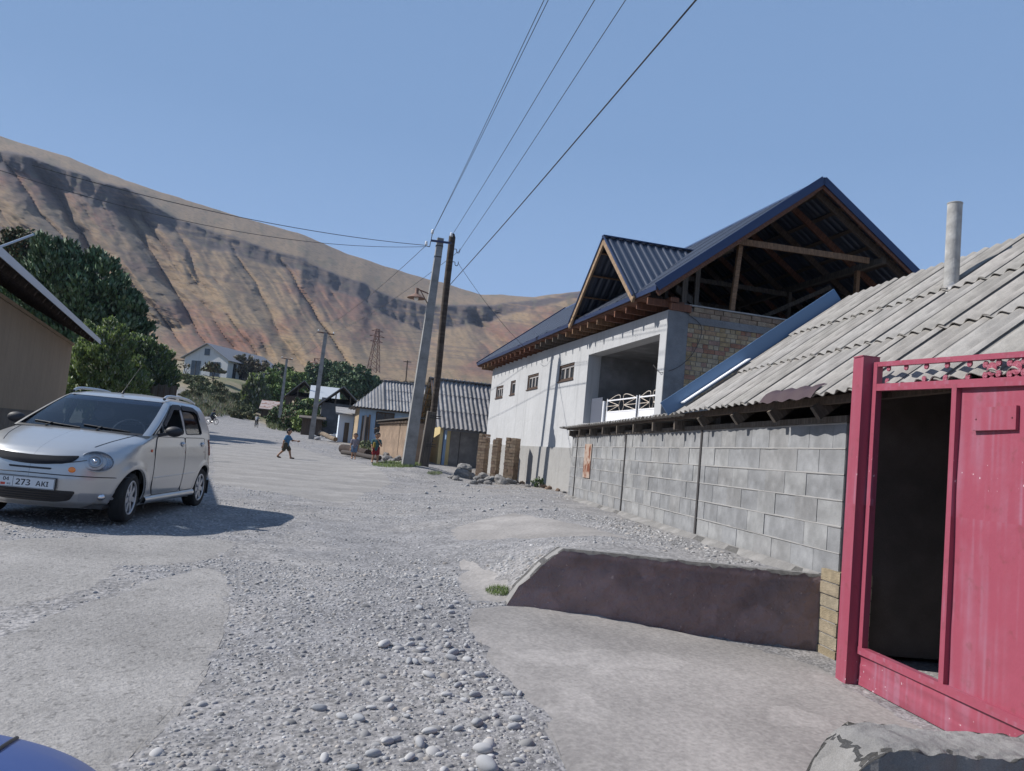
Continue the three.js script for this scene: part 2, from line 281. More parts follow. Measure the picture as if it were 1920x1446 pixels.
const claybrick = [[0.42, 0.305, 0.21], [0.39, 0.28, 0.195], [0.44, 0.335, 0.235], [0.36, 0.25, 0.18]].map(c => std(...c, 0.95, { map: rep(grainMid, 0.35), bumpMap: rep(bumpFine, 0.15), bumpScale: 0.005 }));
const pick = a => a[Math.floor(rnd() * a.length)];

// profiled sheet: width along +z, length along +x (up the slope), profile height along y
function sheetGeo(W, L, prof, n, th = 0.006) {
  const top = [], bot = []; const rows = [[], [], [], []];
  for (let i = 0; i <= n; i++) { const w = W * i / n, h = prof(w); rows[0].push(V(0, h, w)); rows[1].push(V(L, h, w)); rows[2].push(V(0, h - th, w)); rows[3].push(V(L, h - th, w)); }
  const gs = [quadStrip([rows[0], rows[1]], true), quadStrip([rows[2], rows[3]], false), quadStrip([rows[2], rows[0]], true), quadStrip([rows[1], rows[3]], true)];
  gs.forEach(g => { const p = g.attributes.position, uv = g.attributes.uv; for (let i = 0; i < p.count; i++) uv.setXY(i, p.getX(i), p.getZ(i)); });
  return merge(gs);
}
const wave = (pitch, a) => w => a * Math.cos(w / pitch * 2 * Math.PI);
const rib = (pitch, a) => w => { const f = ((w / pitch) % 1 + 1) % 1; return f < 0.5 ? 0 : f < 0.6 ? a * (f - 0.5) * 10 : f < 0.9 ? a : a * (1 - f) * 10; };

// ---------------------------------------------------------------- shed with the block wall along the road
const SX = 3.2, EX = 2.98, EY = 2.045, PH = rad(38);
{
  const t = thing('block_shed', 'low shed of grey concrete blocks with a steep pale corrugated roof behind the red gate', 'shed', null, [SX, 0.6, -9]);
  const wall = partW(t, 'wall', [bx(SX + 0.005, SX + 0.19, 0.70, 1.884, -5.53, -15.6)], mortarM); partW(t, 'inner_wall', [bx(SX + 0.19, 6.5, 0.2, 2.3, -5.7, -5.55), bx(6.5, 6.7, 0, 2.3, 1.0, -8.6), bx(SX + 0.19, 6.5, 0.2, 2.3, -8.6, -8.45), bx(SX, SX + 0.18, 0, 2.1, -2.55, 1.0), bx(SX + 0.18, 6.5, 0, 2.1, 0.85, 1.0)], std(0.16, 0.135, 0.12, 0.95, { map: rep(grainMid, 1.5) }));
  for (const zz of [-8.52, 0.93]) { const s = new THREE.Shape([new THREE.Vector2(3.3, 2.1), new THREE.Vector2(6.7, 2.1), new THREE.Vector2(5.02, 3.6)]); const g = new THREE.ExtrudeGeometry(s, { depth: 0.1, bevelEnabled: false }); g.translate(0, 0, zz - 0.05); partW(t, 'gable_board', boxUV(g), timberM); }
  const panels = [[-5.53, -8.45], [-8.5, -11.57], [-11.63, -15.05], [-15.11, -15.6]];
  const bl = [0.365];
  for (const [za, zb] of panels) for (let k = 0; k < 6; k++) {
    let z = za, first = true; const y0 = 0.722 + 0.194 * k;
    while (z > zb + 0.02) {
      let L = first && k % 2 ? 0.185 : 0.365 + rr(-0.012, 0.012); first = false; let e = Math.max(zb, z - L); if (e - zb < 0.09) e = zb;
      const o = rr(-0.003, 0.003);
      const b = partW(wall, 'block', bx(SX + o, SX + 0.12, y0, y0 + 0.194 - 0.011, z - 0.003, e + 0.003).translate(-t.position.x + 0, -t.position.y, -t.position.z), pick(blockM));
      z = e;
    }
  }
  for (const [za, zb] of panels) for (let k = 0; k < 6; k++) { const rows = [], n = 30, y0 = 0.722 + 0.194 * (k + 1) - 0.0055; for (let i = 0; i <= n; i++) { const z = lerp(za, zb, i / n), h = 0.0075 + 0.004 * (fbm(z * 9, k * 3, 3) - 0.5) * 2, w = 0.002 * (fbm(z * 7, k * 5 + 1, 3) - 0.5), q = SX - 0.001; rows.push([V(SX + 0.01, y0 - h + w, z), V(q, y0 - h + w, z), V(q - 0.002, y0 + w, z), V(q, y0 + h + w, z), V(SX + 0.01, y0 + h + w, z)]); } partW(t, 'mortar_joint', boxUV(quadStrip(rows)), mortarM); }
  for (const z of [-8.475, -11.6, -15.08]) partW(t, 'steel_post', bx(SX - 0.012, SX + 0.02, 0.66, 1.90, z - 0.022, z + 0.022), steelDark);
  // rough footing
  { const rows = []; for (let i = 0; i <= 80; i++) { const z = lerp(-5.75, -15.6, i / 80), n = fbm(z * 2.3, 1, 4), w = 0.05 + 0.16 * n; rows.push([V(SX + 0.02, 0.735 + 0.01 * n, z), V(SX - 0.03, 0.728 + 0.02 * n, z), V(SX - w, 0.60 + 0.09 * n + 0.03, z), V(SX - w - 0.16, 0.5, z)]); } partW(t, 'footing', boxUV(quadStrip(rows)), concM); }
  partW(t, 'hatch', bx(SX - 0.02, SX + 0.03, 1.13, 1.74, -14.32, -13.78), std(1, 1, 1, 0.8, { map: rep(rustMap, 1.1), color: lin(1.0, 0.82, 0.66) }), 'small rusty cream hatch set in the block wall');
  // wall plate, rafter ends and eave purlin
  partW(t, 'wall_plate', bx(SX - 0.02, SX + 0.16, 1.888, 1.935, -5.5, -15.65), greyTimberM);
  partW(t, 'fascia', beam(V(EX + 0.12, EY - 0.0, -2.2), V(EX + 0.12, EY - 0.0, -15.65), 0.05, 0.06), timberM);
  for (const z of [-5.75, -6.5, -7.3, -8.2, -9.05, -9.9, -10.8, -11.7, -12.6, -13.5, -14.4, -15.3]) {
    const far = z < -8.6, b = far ? V(4.2, EY + 0.02, z) : V(4.95, EY - 0.03 + (4.95 - EX) * Math.tan(PH), z);
    partW(t, 'rafter', beam(V(EX + 0.08, EY - 0.10, z), far ? V(3.75, EY - 0.08, z) : V(4.98, EY - 0.10 + (4.9 - EX) * Math.tan(PH), z), 0.05, 0.11), greyTimberM);
  }
  for (const z of [-5, -4.1, -3.2, -2.3]) partW(t, 'rafter', beam(V(EX + 0.3, EY + 0.12, z), V(4.98, EY - 0.10 + (4.9 - EX) * Math.tan(PH), z), 0.05, 0.1), greyTimberM);
  partW(t, 'block_backing', bx(3.9, 3.95, 1.6, 2.02, -8.6, -15.6), timberM);
  // corrugated sheets, three rows on the road side, one wide row behind
  const W = 0.45, EXP = 0.83, pitch = 0.15, am = 0.015; const z0 = -8.72;
  const gA = sheetGeo(W + 0.045, EXP + 0.10, wave(pitch, am), 27);
  const put = (g, x, y, z, ang, m, name = 'roof_sheet') => { const o = part(t, name, g, m); o.rotation.z = ang; if (ang > 0.3) o.rotation.x = -0.03; o.position.set(x - t.position.x, y - t.position.y, z - t.position.z); return o; };
  for (let c = 0; c < 22; c++) for (let r = 0; r < 3; r++) {
    const u = r * EXP - 0.02, z = z0 + c * W;
    put(gA, EX + Math.cos(PH) * u - Math.sin(PH) * 0.013 * r, EY + Math.sin(PH) * u + 0.03 + 0.011 * r + 0.003 * (c % 2) + rr(0, 0.004), z, PH + rr(-0.004, 0.004) - 0.008, pick(slateM));
  }
  const gB = sheetGeo(1.1, 2.7, wave(pitch, am), 60);
  for (let c = 0; c < 9; c++) put(gB, 5.05, EY + 2.05 * Math.tan(PH) + 0.06, z0 + c * 1.08, -PH, slateM[0]);
  const rx = EX + 2.52 * Math.cos(PH), ry = EY + 2.52 * Math.sin(PH) + 0.07;
  // narrow flat strip of sheets over the far wall
  const gC = sheetGeo(W + 0.03, 0.8, wave(pitch, am), 24);
  for (let c = 0; c < 16; c++) put(gC, EX + rr(-0.02, 0.02), EY + 0.02, z0 - (c + 1) * W, -0.06 + rr(-0.01, 0.01), pick(slateM));
  // blue metal flashing along the far verge, white edge strip
  const blueM = std(0.09, 0.165, 0.28, 0.45, { metalness: 0.2 });
  const fl = (u0, u1, za, zb, dy, m, nm) => { const A = V(EX + Math.cos(PH) * u0, EY + Math.sin(PH) * u0 + dy, (za + zb) / 2), B = V(EX + Math.cos(PH) * u1, EY + Math.sin(PH) * u1 + dy, (za + zb) / 2); partW(t, nm, beam(A, B, Math.abs(za - zb), 0.012), m); };
  { const up = V(-Math.sin(PH), Math.cos(PH), 0), Au = u => V(EX + Math.cos(PH) * u, EY + Math.sin(PH) * u, -8.78).addScaledVector(up, 0.13); partW(t, 'flashing', beam(Au(-0.08), Au(1.25), 0.02, 0.17, up), blueM); partW(t, 'flashing', beam(Au(1.2).add(V(0, 0, -0.015)), Au(2.5).add(V(0, 0, -0.015)), 0.02, 0.17, up), blueM); } fl(0.05, 1.0, -8.63, -8.75, 0.112, std(0.75, 0.76, 0.78, 0.5), 'flashing');
  // dark maroon sheet bent over the eave
  { const rows = []; const A = onX(1428, 760, EX - 0.03), B = onX(1527, 742, EX - 0.03); for (let i = 0; i <= 16; i++) { const z = lerp(A.z, B.z, i / 16), r = []; for (let k = 0; k <= 6; k++) { const a = k / 6; r.push(V(EX - 0.06 + 0.13 * a, EY + 0.0 + 0.07 * Math.sin(Math.min(1, a * 1.6) * 1.5) + 0.05 * a + 0.01 * Math.sin(i * 1.4), z)); } rows.push(r); } partW(t, 'metal_sheet', quadStrip(rows, false), std(0.045, 0.022, 0.025, 0.65), 'dark maroon metal sheet lying over the eave'); }
  // chimney pipe
  { const u = 2.0, px = onX(1783, 548, EX + Math.cos(PH) * 1.72); const b = px, r = 0.058; const y0 = b.y - 0.12, y1 = onX(1787, 384, b.x).y;
    partW(t, 'chimney_pipe', [rod(V(b.x, y0, b.z), V(b.x, y1, b.z), r, r, 24), new THREE.TorusGeometry(r - 0.004, 0.008, 8, 24).rotateX(Math.PI / 2).translate(b.x, y1, b.z)], std(0.56, 0.55, 0.53, 0.9, { map: rep(grainMid, 0.4), bumpMap: rep(bumpFine, 0.2), bumpScale: 0.003 }));
    const pts = []; for (let i = 0; i <= 10; i++) pts.push(new THREE.Vector2(r + 0.10 * (1 - i / 10) ** 2 * 1.2, -0.06 + 0.012 * i)); partW(t, 'mortar_collar', new THREE.LatheGeometry(pts, 16).rotateZ(PH * 0.9).translate(b.x, b.y + 0.015, b.z), std(0.62, 0.6, 0.57, 0.95)); }
}
// ---------------------------------------------------------------- red gate
const GX = 2.97;
{
  const P = (x, y) => onX(x, y, GX);
  const base = gy(GX, -5), t = thing('metal_gate', 'red metal gate with an open wicket door and disc flowers on top', 'gate', null, [GX, base, -4]);
  const zs = P(1642, 800).z, zo = P(1770, 1000).z, zEnd = -2.35;
  const A = P(1642, 684), B = P(1916, 665), sl = (B.y - A.y) / (B.z - A.z); const topY = z => A.y + sl * (z - A.z);
  const A2 = P(1642, 727), B2 = P(1916, 715), sl2 = (B2.y - A2.y) / (B2.z - A2.z), railY = z => A2.y + sl2 * (z - A2.z);
  const sillY = P(1660, 1240).y, botY = base - 0.005; const stZ = P(1798, 735).z - 0.012;
  const post = (z0, z1) => { const h = P(1612, 677).y; partW(t, 'gate_post', bx(GX - 0.085, GX + 0.03, base - 0.15, h, z0, z1), redM); partW(t, 'post_cap', bx(GX - 0.09, GX + 0.035, h + 0.002, h + 0.01, z0 + 0.004, z1 - 0.004), redM); };
  const pz = P(1590, 1000); const zl = onX(1582, 1000, GX - 0.085).z, zr = onX(1601, 1000, GX - 0.085).z;
  post(zl, zr - 0.0); post(zEnd + 0.02, zEnd + 0.17);
  const zS = zr + 0.03;  // stile
  partW(t, 'stile', bx(GX - 0.02, GX + 0.02, sillY, topY(zS), zS - 0.02, zS + 0.025), redM);
  partW(t, 'stile', bx(GX - 0.02, GX + 0.02, sillY, railY(stZ), stZ - 0.02, stZ + 0.02), redM);
  partW(t, 'stile', bx(GX - 0.02, GX + 0.02, sillY, topY(zEnd), zEnd - 0.05, zEnd), redM);
  partW(t, 'rail', beam(V(GX, topY(zS), zS - 0.02), V(GX, topY(zEnd), zEnd), 0.035, 0.03), redM);
  partW(t, 'rail', beam(V(GX, railY(zS), zS - 0.02), V(GX, railY(zEnd), zEnd), 0.038, 0.045), redM);
  partW(t, 'rail', beam(V(GX, sillY, zS - 0.02), V(GX, sillY, zEnd), 0.045, 0.045), redM);
  // sheet panels, slightly dented
  const panel = (z0, z1, y0, y1f, x) => { const rows = []; for (let i = 0; i <= 24; i++) { const z = lerp(z0, z1, i / 24), r = []; for (let k = 0; k <= 24; k++) r.push(V(x + 0.022 * (fbm(z * 2.1 + 3, k * 0.11 + y0, 3) - 0.5), lerp(y0, y1f(z), k / 24), z)); rows.push(r); } return boxUV(quadStrip(rows)); };
  partW(t, 'panel', panel(stZ + 0.02, zEnd - 0.05, sillY, z => railY(z) - 0.01, GX + 0.01), redM);
  partW(t, 'lower_panel', panel(zS - 0.02, zEnd, botY + 0.01, z => sillY, GX - 0.005), redM);
  { const a = P(1828, 766), b = P(1909, 806); partW(t, 'letter_plate', bx(GX - 0.014, GX + 0.006, b.y, a.y, a.z, b.z), redM); for (const [q, w] of [[0.1, 0.5], [0.92, 0.5]]) partW(t, 'rivet', new THREE.SphereGeometry(0.005, 8, 6).translate(GX - 0.015, lerp(b.y, a.y, w), lerp(a.z, b.z, q)), redM); }
  const c6 = (x, y) => P(1620 + x / 6.4, 640 + y / 6.4);
  const disc = (y, z, r) => partW(t, 'disc', new THREE.CylinderGeometry(r, r, 0.008, 24).rotateZ(Math.PI / 2).translate(GX, y, z), redM);
  const mid = (x) => { const q = c6(x, 0); return q.z; };
  const zF = c6(1540, 330), zF2 = c6(1840, 310), st = zF2.z - zF.z;
  for (const [x, y] of [[303, 285], [512, 270], [755, 258], [1005, 245], [1275, 225]]) { const q = c6(x, y); disc(topY(q.z) - 0.03, q.z, 0.019); }
  for (const [x, y] of [[280, 475], [722, 468], [978, 462], [1250, 450]]) { const q = c6(x, y); disc(railY(q.z) + 0.038, q.z, 0.019); }
  for (let k = 0; k < 5; k++) { const z = zF.z + st * k, y = (topY(z) + railY(z)) / 2 + 0.003; if (z > zEnd - 0.1) break; disc(y, z, 0.036); for (let a = 0; a < 6; a++) disc(y + Math.cos(a * Math.PI / 3) * 0.058, z + Math.sin(a * Math.PI / 3) * 0.055, 0.019); }
  // closing rail of the wicket with its eye, and the door leaf swung into the dark yard
  partW(t, 'strike_plate', [bx(GX - 0.03, GX - 0.005, 1.30, 1.345, zS + 0.02, zS + 0.045)], redM);
  partW(t, 'wicket_door', beam(V(GX + 0.05, 1.2, stZ - 0.02), V(GX + 0.72, 1.2, stZ + 0.35), 0.03, 1.7), redM);
  partW(t, 'hinge', rod(V(GX - 0.02, 0.75, zl + 0.02), V(GX - 0.02, 0.83, zl + 0.02), 0.014), redM);
}
// ---------------------------------------------------------------- retaining wall with brick pier, near broken wall
{
  const t = thing('retaining_wall', 'brownish concrete retaining wall with a sloping broken end beside the driveway', 'wall', null, [2.2, 0.2, -5.9]);
  const faceM = new THREE.MeshStandardMaterial({ map: rep(tex(1024, (u, v) => { const p = fbmp(u, v, 5, 6), q = fbmp(u, v * 1.0, 9, 4), s = sstep(0.62, 0.70, fbmp(u, v, 7, 3)), sp = 0.5 * sstep(0.86, 0.90, fbmp(u, v, 90, 2)) * sstep(0.5, 0.6, fbmp(u, v, 5, 2)); const ln = 0.10 * sstep(0.46, 0.5, Math.abs(((v * 3.0 + 0.06 * fbmp(u, v, 6, 2)) % 1) - 0.5)), bl = sstep(0.55, 0.75, fbmp(u, v * 0.5, 4, 5)), k = 0.86 + 0.55 * (p - 0.5) - 0.12 * bl + 0.25 * (q - 0.5) + ln; return [lerp(0.56 * k, 0.62, s * 0.5) + sp * 0.25, lerp(0.48 * k, 0.535, s * 0.5) + sp * 0.25, lerp(0.46 * k, 0.52, s * 0.5) + sp * 0.22]; }), 2.1), roughness: 0.85, bumpMap: rep(bumpMid, 0.6), bumpScale: 0.03 });
  const N = 60, face = [], top = [], edge = [];
  const topY = x => x > 1.24 ? 0.722 + 0.006 * (fbm(x * 9, 2, 3) - 0.5) : lerp(0.27, 0.722, Math.pow(clamp((x - 0.86) / 0.38), 0.8)) + 0.03 * (fbm(x * 14, 4, 3) - 0.5);
  for (let i = 0; i <= N; i++) {
    const x = lerp(0.86, 3.2, i / N), z = retZ(x), yt = topY(x), yb = Math.min(gy(x, z + 0.12), yt - 0.02) - 0.06, r = [], jag = 0.03 * (fbm(x * 26, 8, 4) - 0.5) * 2;
    for (let k = 0; k <= 12; k++) r.push(V(x, lerp(yb, yt + jag - 0.012, k / 12), z + 0.02 * (fbm(x * 4, k * 0.5, 4) - 0.5)));
    face.push(r);
    top.push([V(x, yt + jag - 0.012, z), V(x, yt + 0.004 + 0.008 * fbm(x * 20, 1, 2), z - 0.012), V(x, yt + 0.010 * fbm(x * 12, 5, 3), z - 0.12), V(x, yt - 0.01, z - 0.24), V(x, yt - 0.2, z - 0.26)]);
  }
  partW(t, 'wall_face', boxUV(quadStrip(face)), faceM);
  partW(t, 'concrete_top', boxUV(quadStrip(top, false)), concM);
  // pier of yellow bricks at the gate end
  const y0 = gy(3.1, -5.4) - 0.03; let y = y0, k = 0;
  while (y < 0.70) { const z1 = retZ(3.2) + 0.015, z2 = -5.5 + 0.01; const s = k % 2; partW(t, 'brick', bx(3.165 + rr(-0.006, 0.006), 3.42, y, y + 0.084, z1 - 0.02, lerp(z1, z2, 1) + rr(0.0, 0.012) + 0.03), std(...[[0.46, 0.37, 0.24], [0.50, 0.42, 0.30], [0.44, 0.36, 0.25]][k % 3], 0.95, { map: rep(grainMid, 0.3), bumpMap: rep(bumpFine, 0.12), bumpScale: 0.006 })); y += 0.094; k++; }
  partW(t, 'mortar', bx(3.175, 3.4, y0, 0.71, retZ(3.2) - 0.02, -5.49), mortarM);
}
{
  const A = hit(1545, 1440, () => 0.42), B = V(3.1, 0.5, -2.52);
  const t = thing('concrete_wall', 'broken rough concrete wall top at the near side of the driveway', 'wall', null, [2.4, -0.05, -2.6]);
  const rows = [], N = 150, cap = [];
  const zc = -2.62;
  const x0 = onX(1560, 1446, 1.35) ? 1.40 : 1.40;
  for (let i = 0; i <= N; i++) {
    const f = i / N, x = lerp(x0, 3.1, f), rise = sstep(0, 0.16, f), yt = lerp(0.2, 0.56, Math.pow(rise, 0.6)) + 0.035 * (fbm(x * 9, 3, 4) - 0.5), w = 0.155 * (0.75 + 0.5 * fbm(x * 6, 9, 3)), r = [];
    const M = 34; for (let k = 0; k <= M; k++) { const a = -Math.PI / 2 + Math.PI * k / M, c = Math.cos(a), s = Math.sin(a); const rn = 1 + 0.16 * (fbm(x * 16 + 5, k * 0.55, 4) - 0.5); r.push(V(x + 0.02 * (fbm(x * 20, k, 2) - 0.5), k === 0 || k === M ? -0.4 : yt - (k > M * 0.82 || k < M * 0.18 ? 0.25 : 0.03 * (1 - Math.pow(Math.abs(c), 0.5)) * rn) + 0.026 * (fbm(x * 24, k * 0.9, 4) - 0.5), zc - Math.sign(s) * Math.pow(Math.abs(s), 0.6) * w * rn)); }
    rows.push(r);
  }
  rows.unshift(rows[0].map(v => V(x0 - 0.02, -0.4, lerp(v.z, zc, 0.4))));
  partW(t, 'wall_body', boxUV(quadStrip(rows, true)), concM);
}

// ---------------------------------------------------------------- big white house with the blue metal roof
const HC = V(5.0, 0, -15.71), HA = rad(7);
const HD = V(-Math.sin(HA), 0, -Math.cos(HA)), HE = V(Math.cos(HA), 0, -Math.sin(HA));
const onE = (x, y, e) => { const d = rayDir(x, y), P0 = HC.clone().addScaledVector(HE, e), k = P0.sub(CAM).dot(HE) / d.dot(HE), p = CAM.clone().addScaledVector(d, k); return { s: p.clone().sub(HC).dot(HD), y: p.y }; };
const blueRoof = std(0.05, 0.06, 0.085, 0.42, { metalness: 0.3 });
const blueTrim = std(0.025, 0.042, 0.10, 0.4, { metalness: 0.25 });
const whitePl = std(0.575, 0.585, 0.605, 0.95, { map: rep(plasterMap, 6.5, 5), bumpMap: rep(bumpMid, 1.3), bumpScale: 0.01 });
const greyPl = std(0.40, 0.395, 0.39, 0.95, { map: rep(plasterMap, 5, 4), bumpMap: rep(bumpMid, 1.1), bumpScale: 0.01 });
const cementM = std(0.30, 0.30, 0.305, 0.95, { map: rep(grainMid, 1.7), bumpMap: rep(bumpMid, 0.8), bumpScale: 0.012 });
const darkGlass = new THREE.MeshPhysicalMaterial({ color: lin(0.03, 0.035, 0.04), roughness: 0.12, metalness: 0, clearcoat: 0.4 });
const frameBrown = std(0.11, 0.065, 0.045, 0.8, { map: rep(woodMap, 0.3, 1) });
{
  const t = thing('white_house', 'long white plastered house with dark blue metal roof, dormer and unfinished brick gable', 'house', null, [HC.x, 0.45, HC.z], HA);
  const O = 0.45;                                        // local y = world y - 0.45, local z = -s
  const L = (name, geo, m, label, par = t) => { if (Array.isArray(geo)) geo = merge(geo); geo.translate(0, -O, 0); return part(par, name, geo, m, label); };
  const B = (e0, e1, y0, y1, s0, s1) => bx(e0, e1, y0, y1, -s0, -s1);
  const P = (e, y, s) => V(e, y, -s);
  // windows from the photograph
  const W = [[1048, 683, 1076, 713], [989, 702, 1009, 729], [957, 714, 966, 740], [930, 724, 943, 746]].map(([x0, y0, x1, y1]) => { const a = onE(x0, (y0 + y1) / 2, 0), b = onE(x1, (y0 + y1) / 2, 0), c = onE((x0 + x1) / 2, y0, 0), d = onE((x0 + x1) / 2, y1, 0); return [b.s, a.s, d.y, c.y]; });
  const lg = [0.32, 4.75, 2.42, 4.25];
  const sh = new THREE.Shape([[0, 0.2], [16.4, 0.2], [16.4, 4.9], [0, 4.72]].map(a => new THREE.Vector2(...a)));
  for (const [s0, s1, y0, y1] of [...W, lg]) sh.holes.push(new THREE.Path([[s0, y0], [s0, y1], [s1, y1], [s1, y0]].map(a => new THREE.Vector2(...a))));
  const wg = new THREE.ExtrudeGeometry(sh, { depth: 0.36, bevelEnabled: false });   // (s, y, depth) -> (e, y, -s)
  wg.applyMatrix4(new THREE.Matrix4().set(0, 0, 1, 0, 0, 1, 0, 0, -1, 0, 0, 0, 0, 0, 0, 1)); wg.computeVertexNormals();
  const wall = L('wall', boxUV(wg), whitePl);
  L('plinth', B(-0.035, 0, 0.1, 1.76, -0.02, 16.43), greyPl);
  L('wall', [B(0.36, 7.1, 0.2, 4.9, 16.1, 16.4), B(6.8, 7.1, 0.2, 4.9, 0.2, 16.1), B(0.36, 6.8, 4.86, 4.95, 0.2, 16.1)], cementM);
  // loggia
  L('loggia', [B(1.9, 2.05, 2.3, 4.5, 0.3, 5.2), B(0.36, 1.9, 2.3, 4.45, 4.76, 4.9), B(0.30, 2.0, 2.3, 2.42, 0.0, 4.9), B(0.36, 2.0, 4.26, 4.4, 0.2, 4.9), B(0.36, 1.9, 2.42, 4.26, 0.2, 0.31)], cementM);
  W.forEach(([s0, s1, y0, y1], i) => {
    const w = L('window', [B(0.02, 0.10, y0, y0 + 0.06, s0, s1), B(0.02, 0.10, y1 - 0.06, y1, s0, s1), B(0.02, 0.10, y0 + 0.06, y1 - 0.06, s0, s0 + 0.08), B(0.02, 0.10, y0 + 0.06, y1 - 0.06, s1 - 0.08, s1)], frameBrown);
    const sub = (n, g, m) => { g.translate(0, -O, 0); part(w, n, g, m); };
    const n = s1 - s0 > 1 ? 3 : 1, sw = (s1 - s0 - 0.16) / n;
    for (let k = 0; k < n; k++) { const a = s0 + 0.08 + k * sw; sub('pane', B(0.075, 0.08, y0 + 0.06, y1 - 0.06, a, a + sw), darkGlass); for (const q of [a + 0.015, a + sw - 0.045]) sub('sash', B(0.045, 0.09, y0 + 0.06, y1 - 0.06, q, q + 0.05), std(0.30, 0.28, 0.27, 0.8)); sub('sash', B(0.045, 0.09, y1 - 0.12, y1 - 0.06, a + 0.065, a + sw - 0.045), std(0.30, 0.28, 0.27, 0.8)); }
    sub('sill', B(-0.03, 0.12, y0 - 0.03, y0, s0 - 0.02, s1 + 0.02), frameBrown);
  });
  // gable wall facing the yard: cement column, band, bricks one by one
  const gw = L('gable_wall', [B(0.37, 6.8, 0.2, 4.50, 0.012, 0.2), B(0.36, 6.8, 4.655, 4.84, 0.03, 0.2)], std(0.22, 0.205, 0.19, 0.95));
  L('concrete_column', B(0.002, 0.46, 0.2, 4.70, -0.02, 0.2), cementM);
  L('concrete_band', B(0.46, 7.1, 4.50, 4.65, -0.025, 0.2), cementM);
  for (let k = 0; k < 16; k++) { const y = 4.498 - 0.098 * (k + 1); let e = 0.465, i = 0; const header = k % 2 === 0; while (e < 3.5) { const w = (header ? 0.12 : 0.25) * (i === 0 && k % 4 === 1 ? 0.6 : 1) + rr(-0.004, 0.004); const pal = rnd() < 0.62 ? brickPal[[0, 2, 5][i % 3]] : brickPal[Math.floor(rnd() * 7)]; const g = B(e + 0.005, e + w - 0.005, y + 0.007, y + 0.092, rr(-0.006, 0.002), 0.1); g.translate(0, -O, 0); part(gw, 'brick', g, pal); e += w + 0.004; i++; } }
  for (let k = 0; k < 2; k++) { let e = 0.47 + k * 0.1; while (e < 3.7) { const w = rr(0.2, 0.27); const g = B(e + 0.006, e + w - 0.006, 4.655 + k * 0.105, 4.655 + k * 0.105 + 0.095, rr(-0.03, 0.0), 0.2); g.translate(0, -O, 0); part(gw, 'brick', g, pick(claybrick)); e += w; } }
  L('concrete_band', B(0.46, 6.9, 4.865, 4.895, -0.03, 0.21), mortarM);
  // roof geometry
  const RE = 3.2, RY = 7.96, LE = -0.45, LY = 5.09, QE = 7.55, S0 = -0.4, S1 = 17.4;
  const aL = Math.atan2(RY - LY, RE - LE), lenL = Math.hypot(RY - LY, RE - LE), aR = Math.atan2(RY - LY, QE - RE), lenR = Math.hypot(RY - LY, QE - RE);
  const np = 16, pw = (S1 - S0) / np, gL = sheetGeo(pw + 0.02, lenL + 0.03, rib(0.2, 0.032), Math.round(pw / 0.02), 0.004), gR = sheetGeo(pw + 0.02, lenR, rib(0.2, 0.032), Math.round(pw / 0.02), 0.004);
  for (let i = 0; i < np; i++) {
    const z = -(S0 + (i + 1) * pw);
    const a = part(t, 'roof_sheet', gL, blueRoof); a.rotation.z = aL; a.position.set(LE - 0.02, LY - O, z);
    const b = part(t, 'roof_sheet', gR, blueRoof); b.rotation.z = -aR; b.position.set(RE, RY - O, z);
  }
  L('ridge_cap', [beam(P(RE - 0.14, RY - 0.06, S0 - 0.03), P(RE - 0.14, RY - 0.06, S1 + 0.03), 0.34, 0.012, V(-Math.sin(aL), Math.cos(aL), 0)), beam(P(RE + 0.14, RY - 0.04, S0 - 0.03), P(RE + 0.14, RY - 0.04, S1 + 0.03), 0.34, 0.012, V(Math.sin(aR), Math.cos(aR), 0))], blueTrim);
  const trim = (s) => L('verge_trim', [beam(P(LE - 0.03, LY - 0.03, s), P(RE, RY - 0.0, s), 0.022, 0.17), beam(P(RE, RY - 0.0, s), P(QE, LY - 0.03, s), 0.022, 0.17)], blueTrim);
  trim(S0 - 0.015); trim(S1 + 0.015);
  L('verge_board', [beam(P(LE, LY - 0.14, S0 + 0.03), P(RE, RY - 0.12, S0 + 0.03), 0.04, 0.11)], redTimberM); L('verge_board', [beam(P(RE, RY - 0.12, S0 + 0.03), P(QE, LY - 0.14, S0 + 0.03), 0.04, 0.11)], redTimberM);
  for (let i = 0; i < 18; i++) { // rafters
    const s = S0 + 0.3 + i * 1.0, m = i % 3 ? timberM : freshTimberM; const dL = V(-Math.sin(aL), Math.cos(aL), 0).multiplyScalar(-0.12), dR = V(Math.sin(aR), Math.cos(aR), 0).multiplyScalar(-0.12);
    if (!(s > 1.1 && s < 4.4)) L('rafter', beam(P(LE + 0.05, LY + 0.02, s).add(dL), P(RE, RY, s).add(dL), 0.055, 0.15, V(-Math.sin(aL), Math.cos(aL), 0)), m); else L('rafter', beam(P(1.9, LY + (1.9 - LE) * Math.tan(aL), s).add(dL), P(RE, RY, s).add(dL), 0.055, 0.15, V(-Math.sin(aL), Math.cos(aL), 0)), m);
    L('rafter', beam(P(RE, RY, s).add(dR), P(QE, LY, s).add(dR), 0.055, 0.15, V(Math.sin(aR), Math.cos(aR), 0)), i % 2 ? redTimberM : timberM);
  }
  for (let k = 0; k < 9; k++) { const f = (k + 0.4) / 9; const e = lerp(RE, QE, f), y = lerp(RY, LY, f); L('batten', beam(P(e - 0.02, y - 0.035, S0 + 0.05), P(e - 0.02, y - 0.035, S1 - 0.05), 0.09, 0.025, V(Math.sin(aR), Math.cos(aR), 0)), timberM); const e2 = lerp(RE, LE, f), y2 = lerp(RY, LY, f); if (k < 4 || k > 7) L('batten', beam(P(e2 + 0.02, y2 - 0.035, k > 7 ? 4.95 : S0 + 0.05), P(e2 + 0.02, y2 - 0.035, S1 - 0.05), 0.09, 0.025, V(-Math.sin(aL), Math.cos(aL), 0)), timberM); }
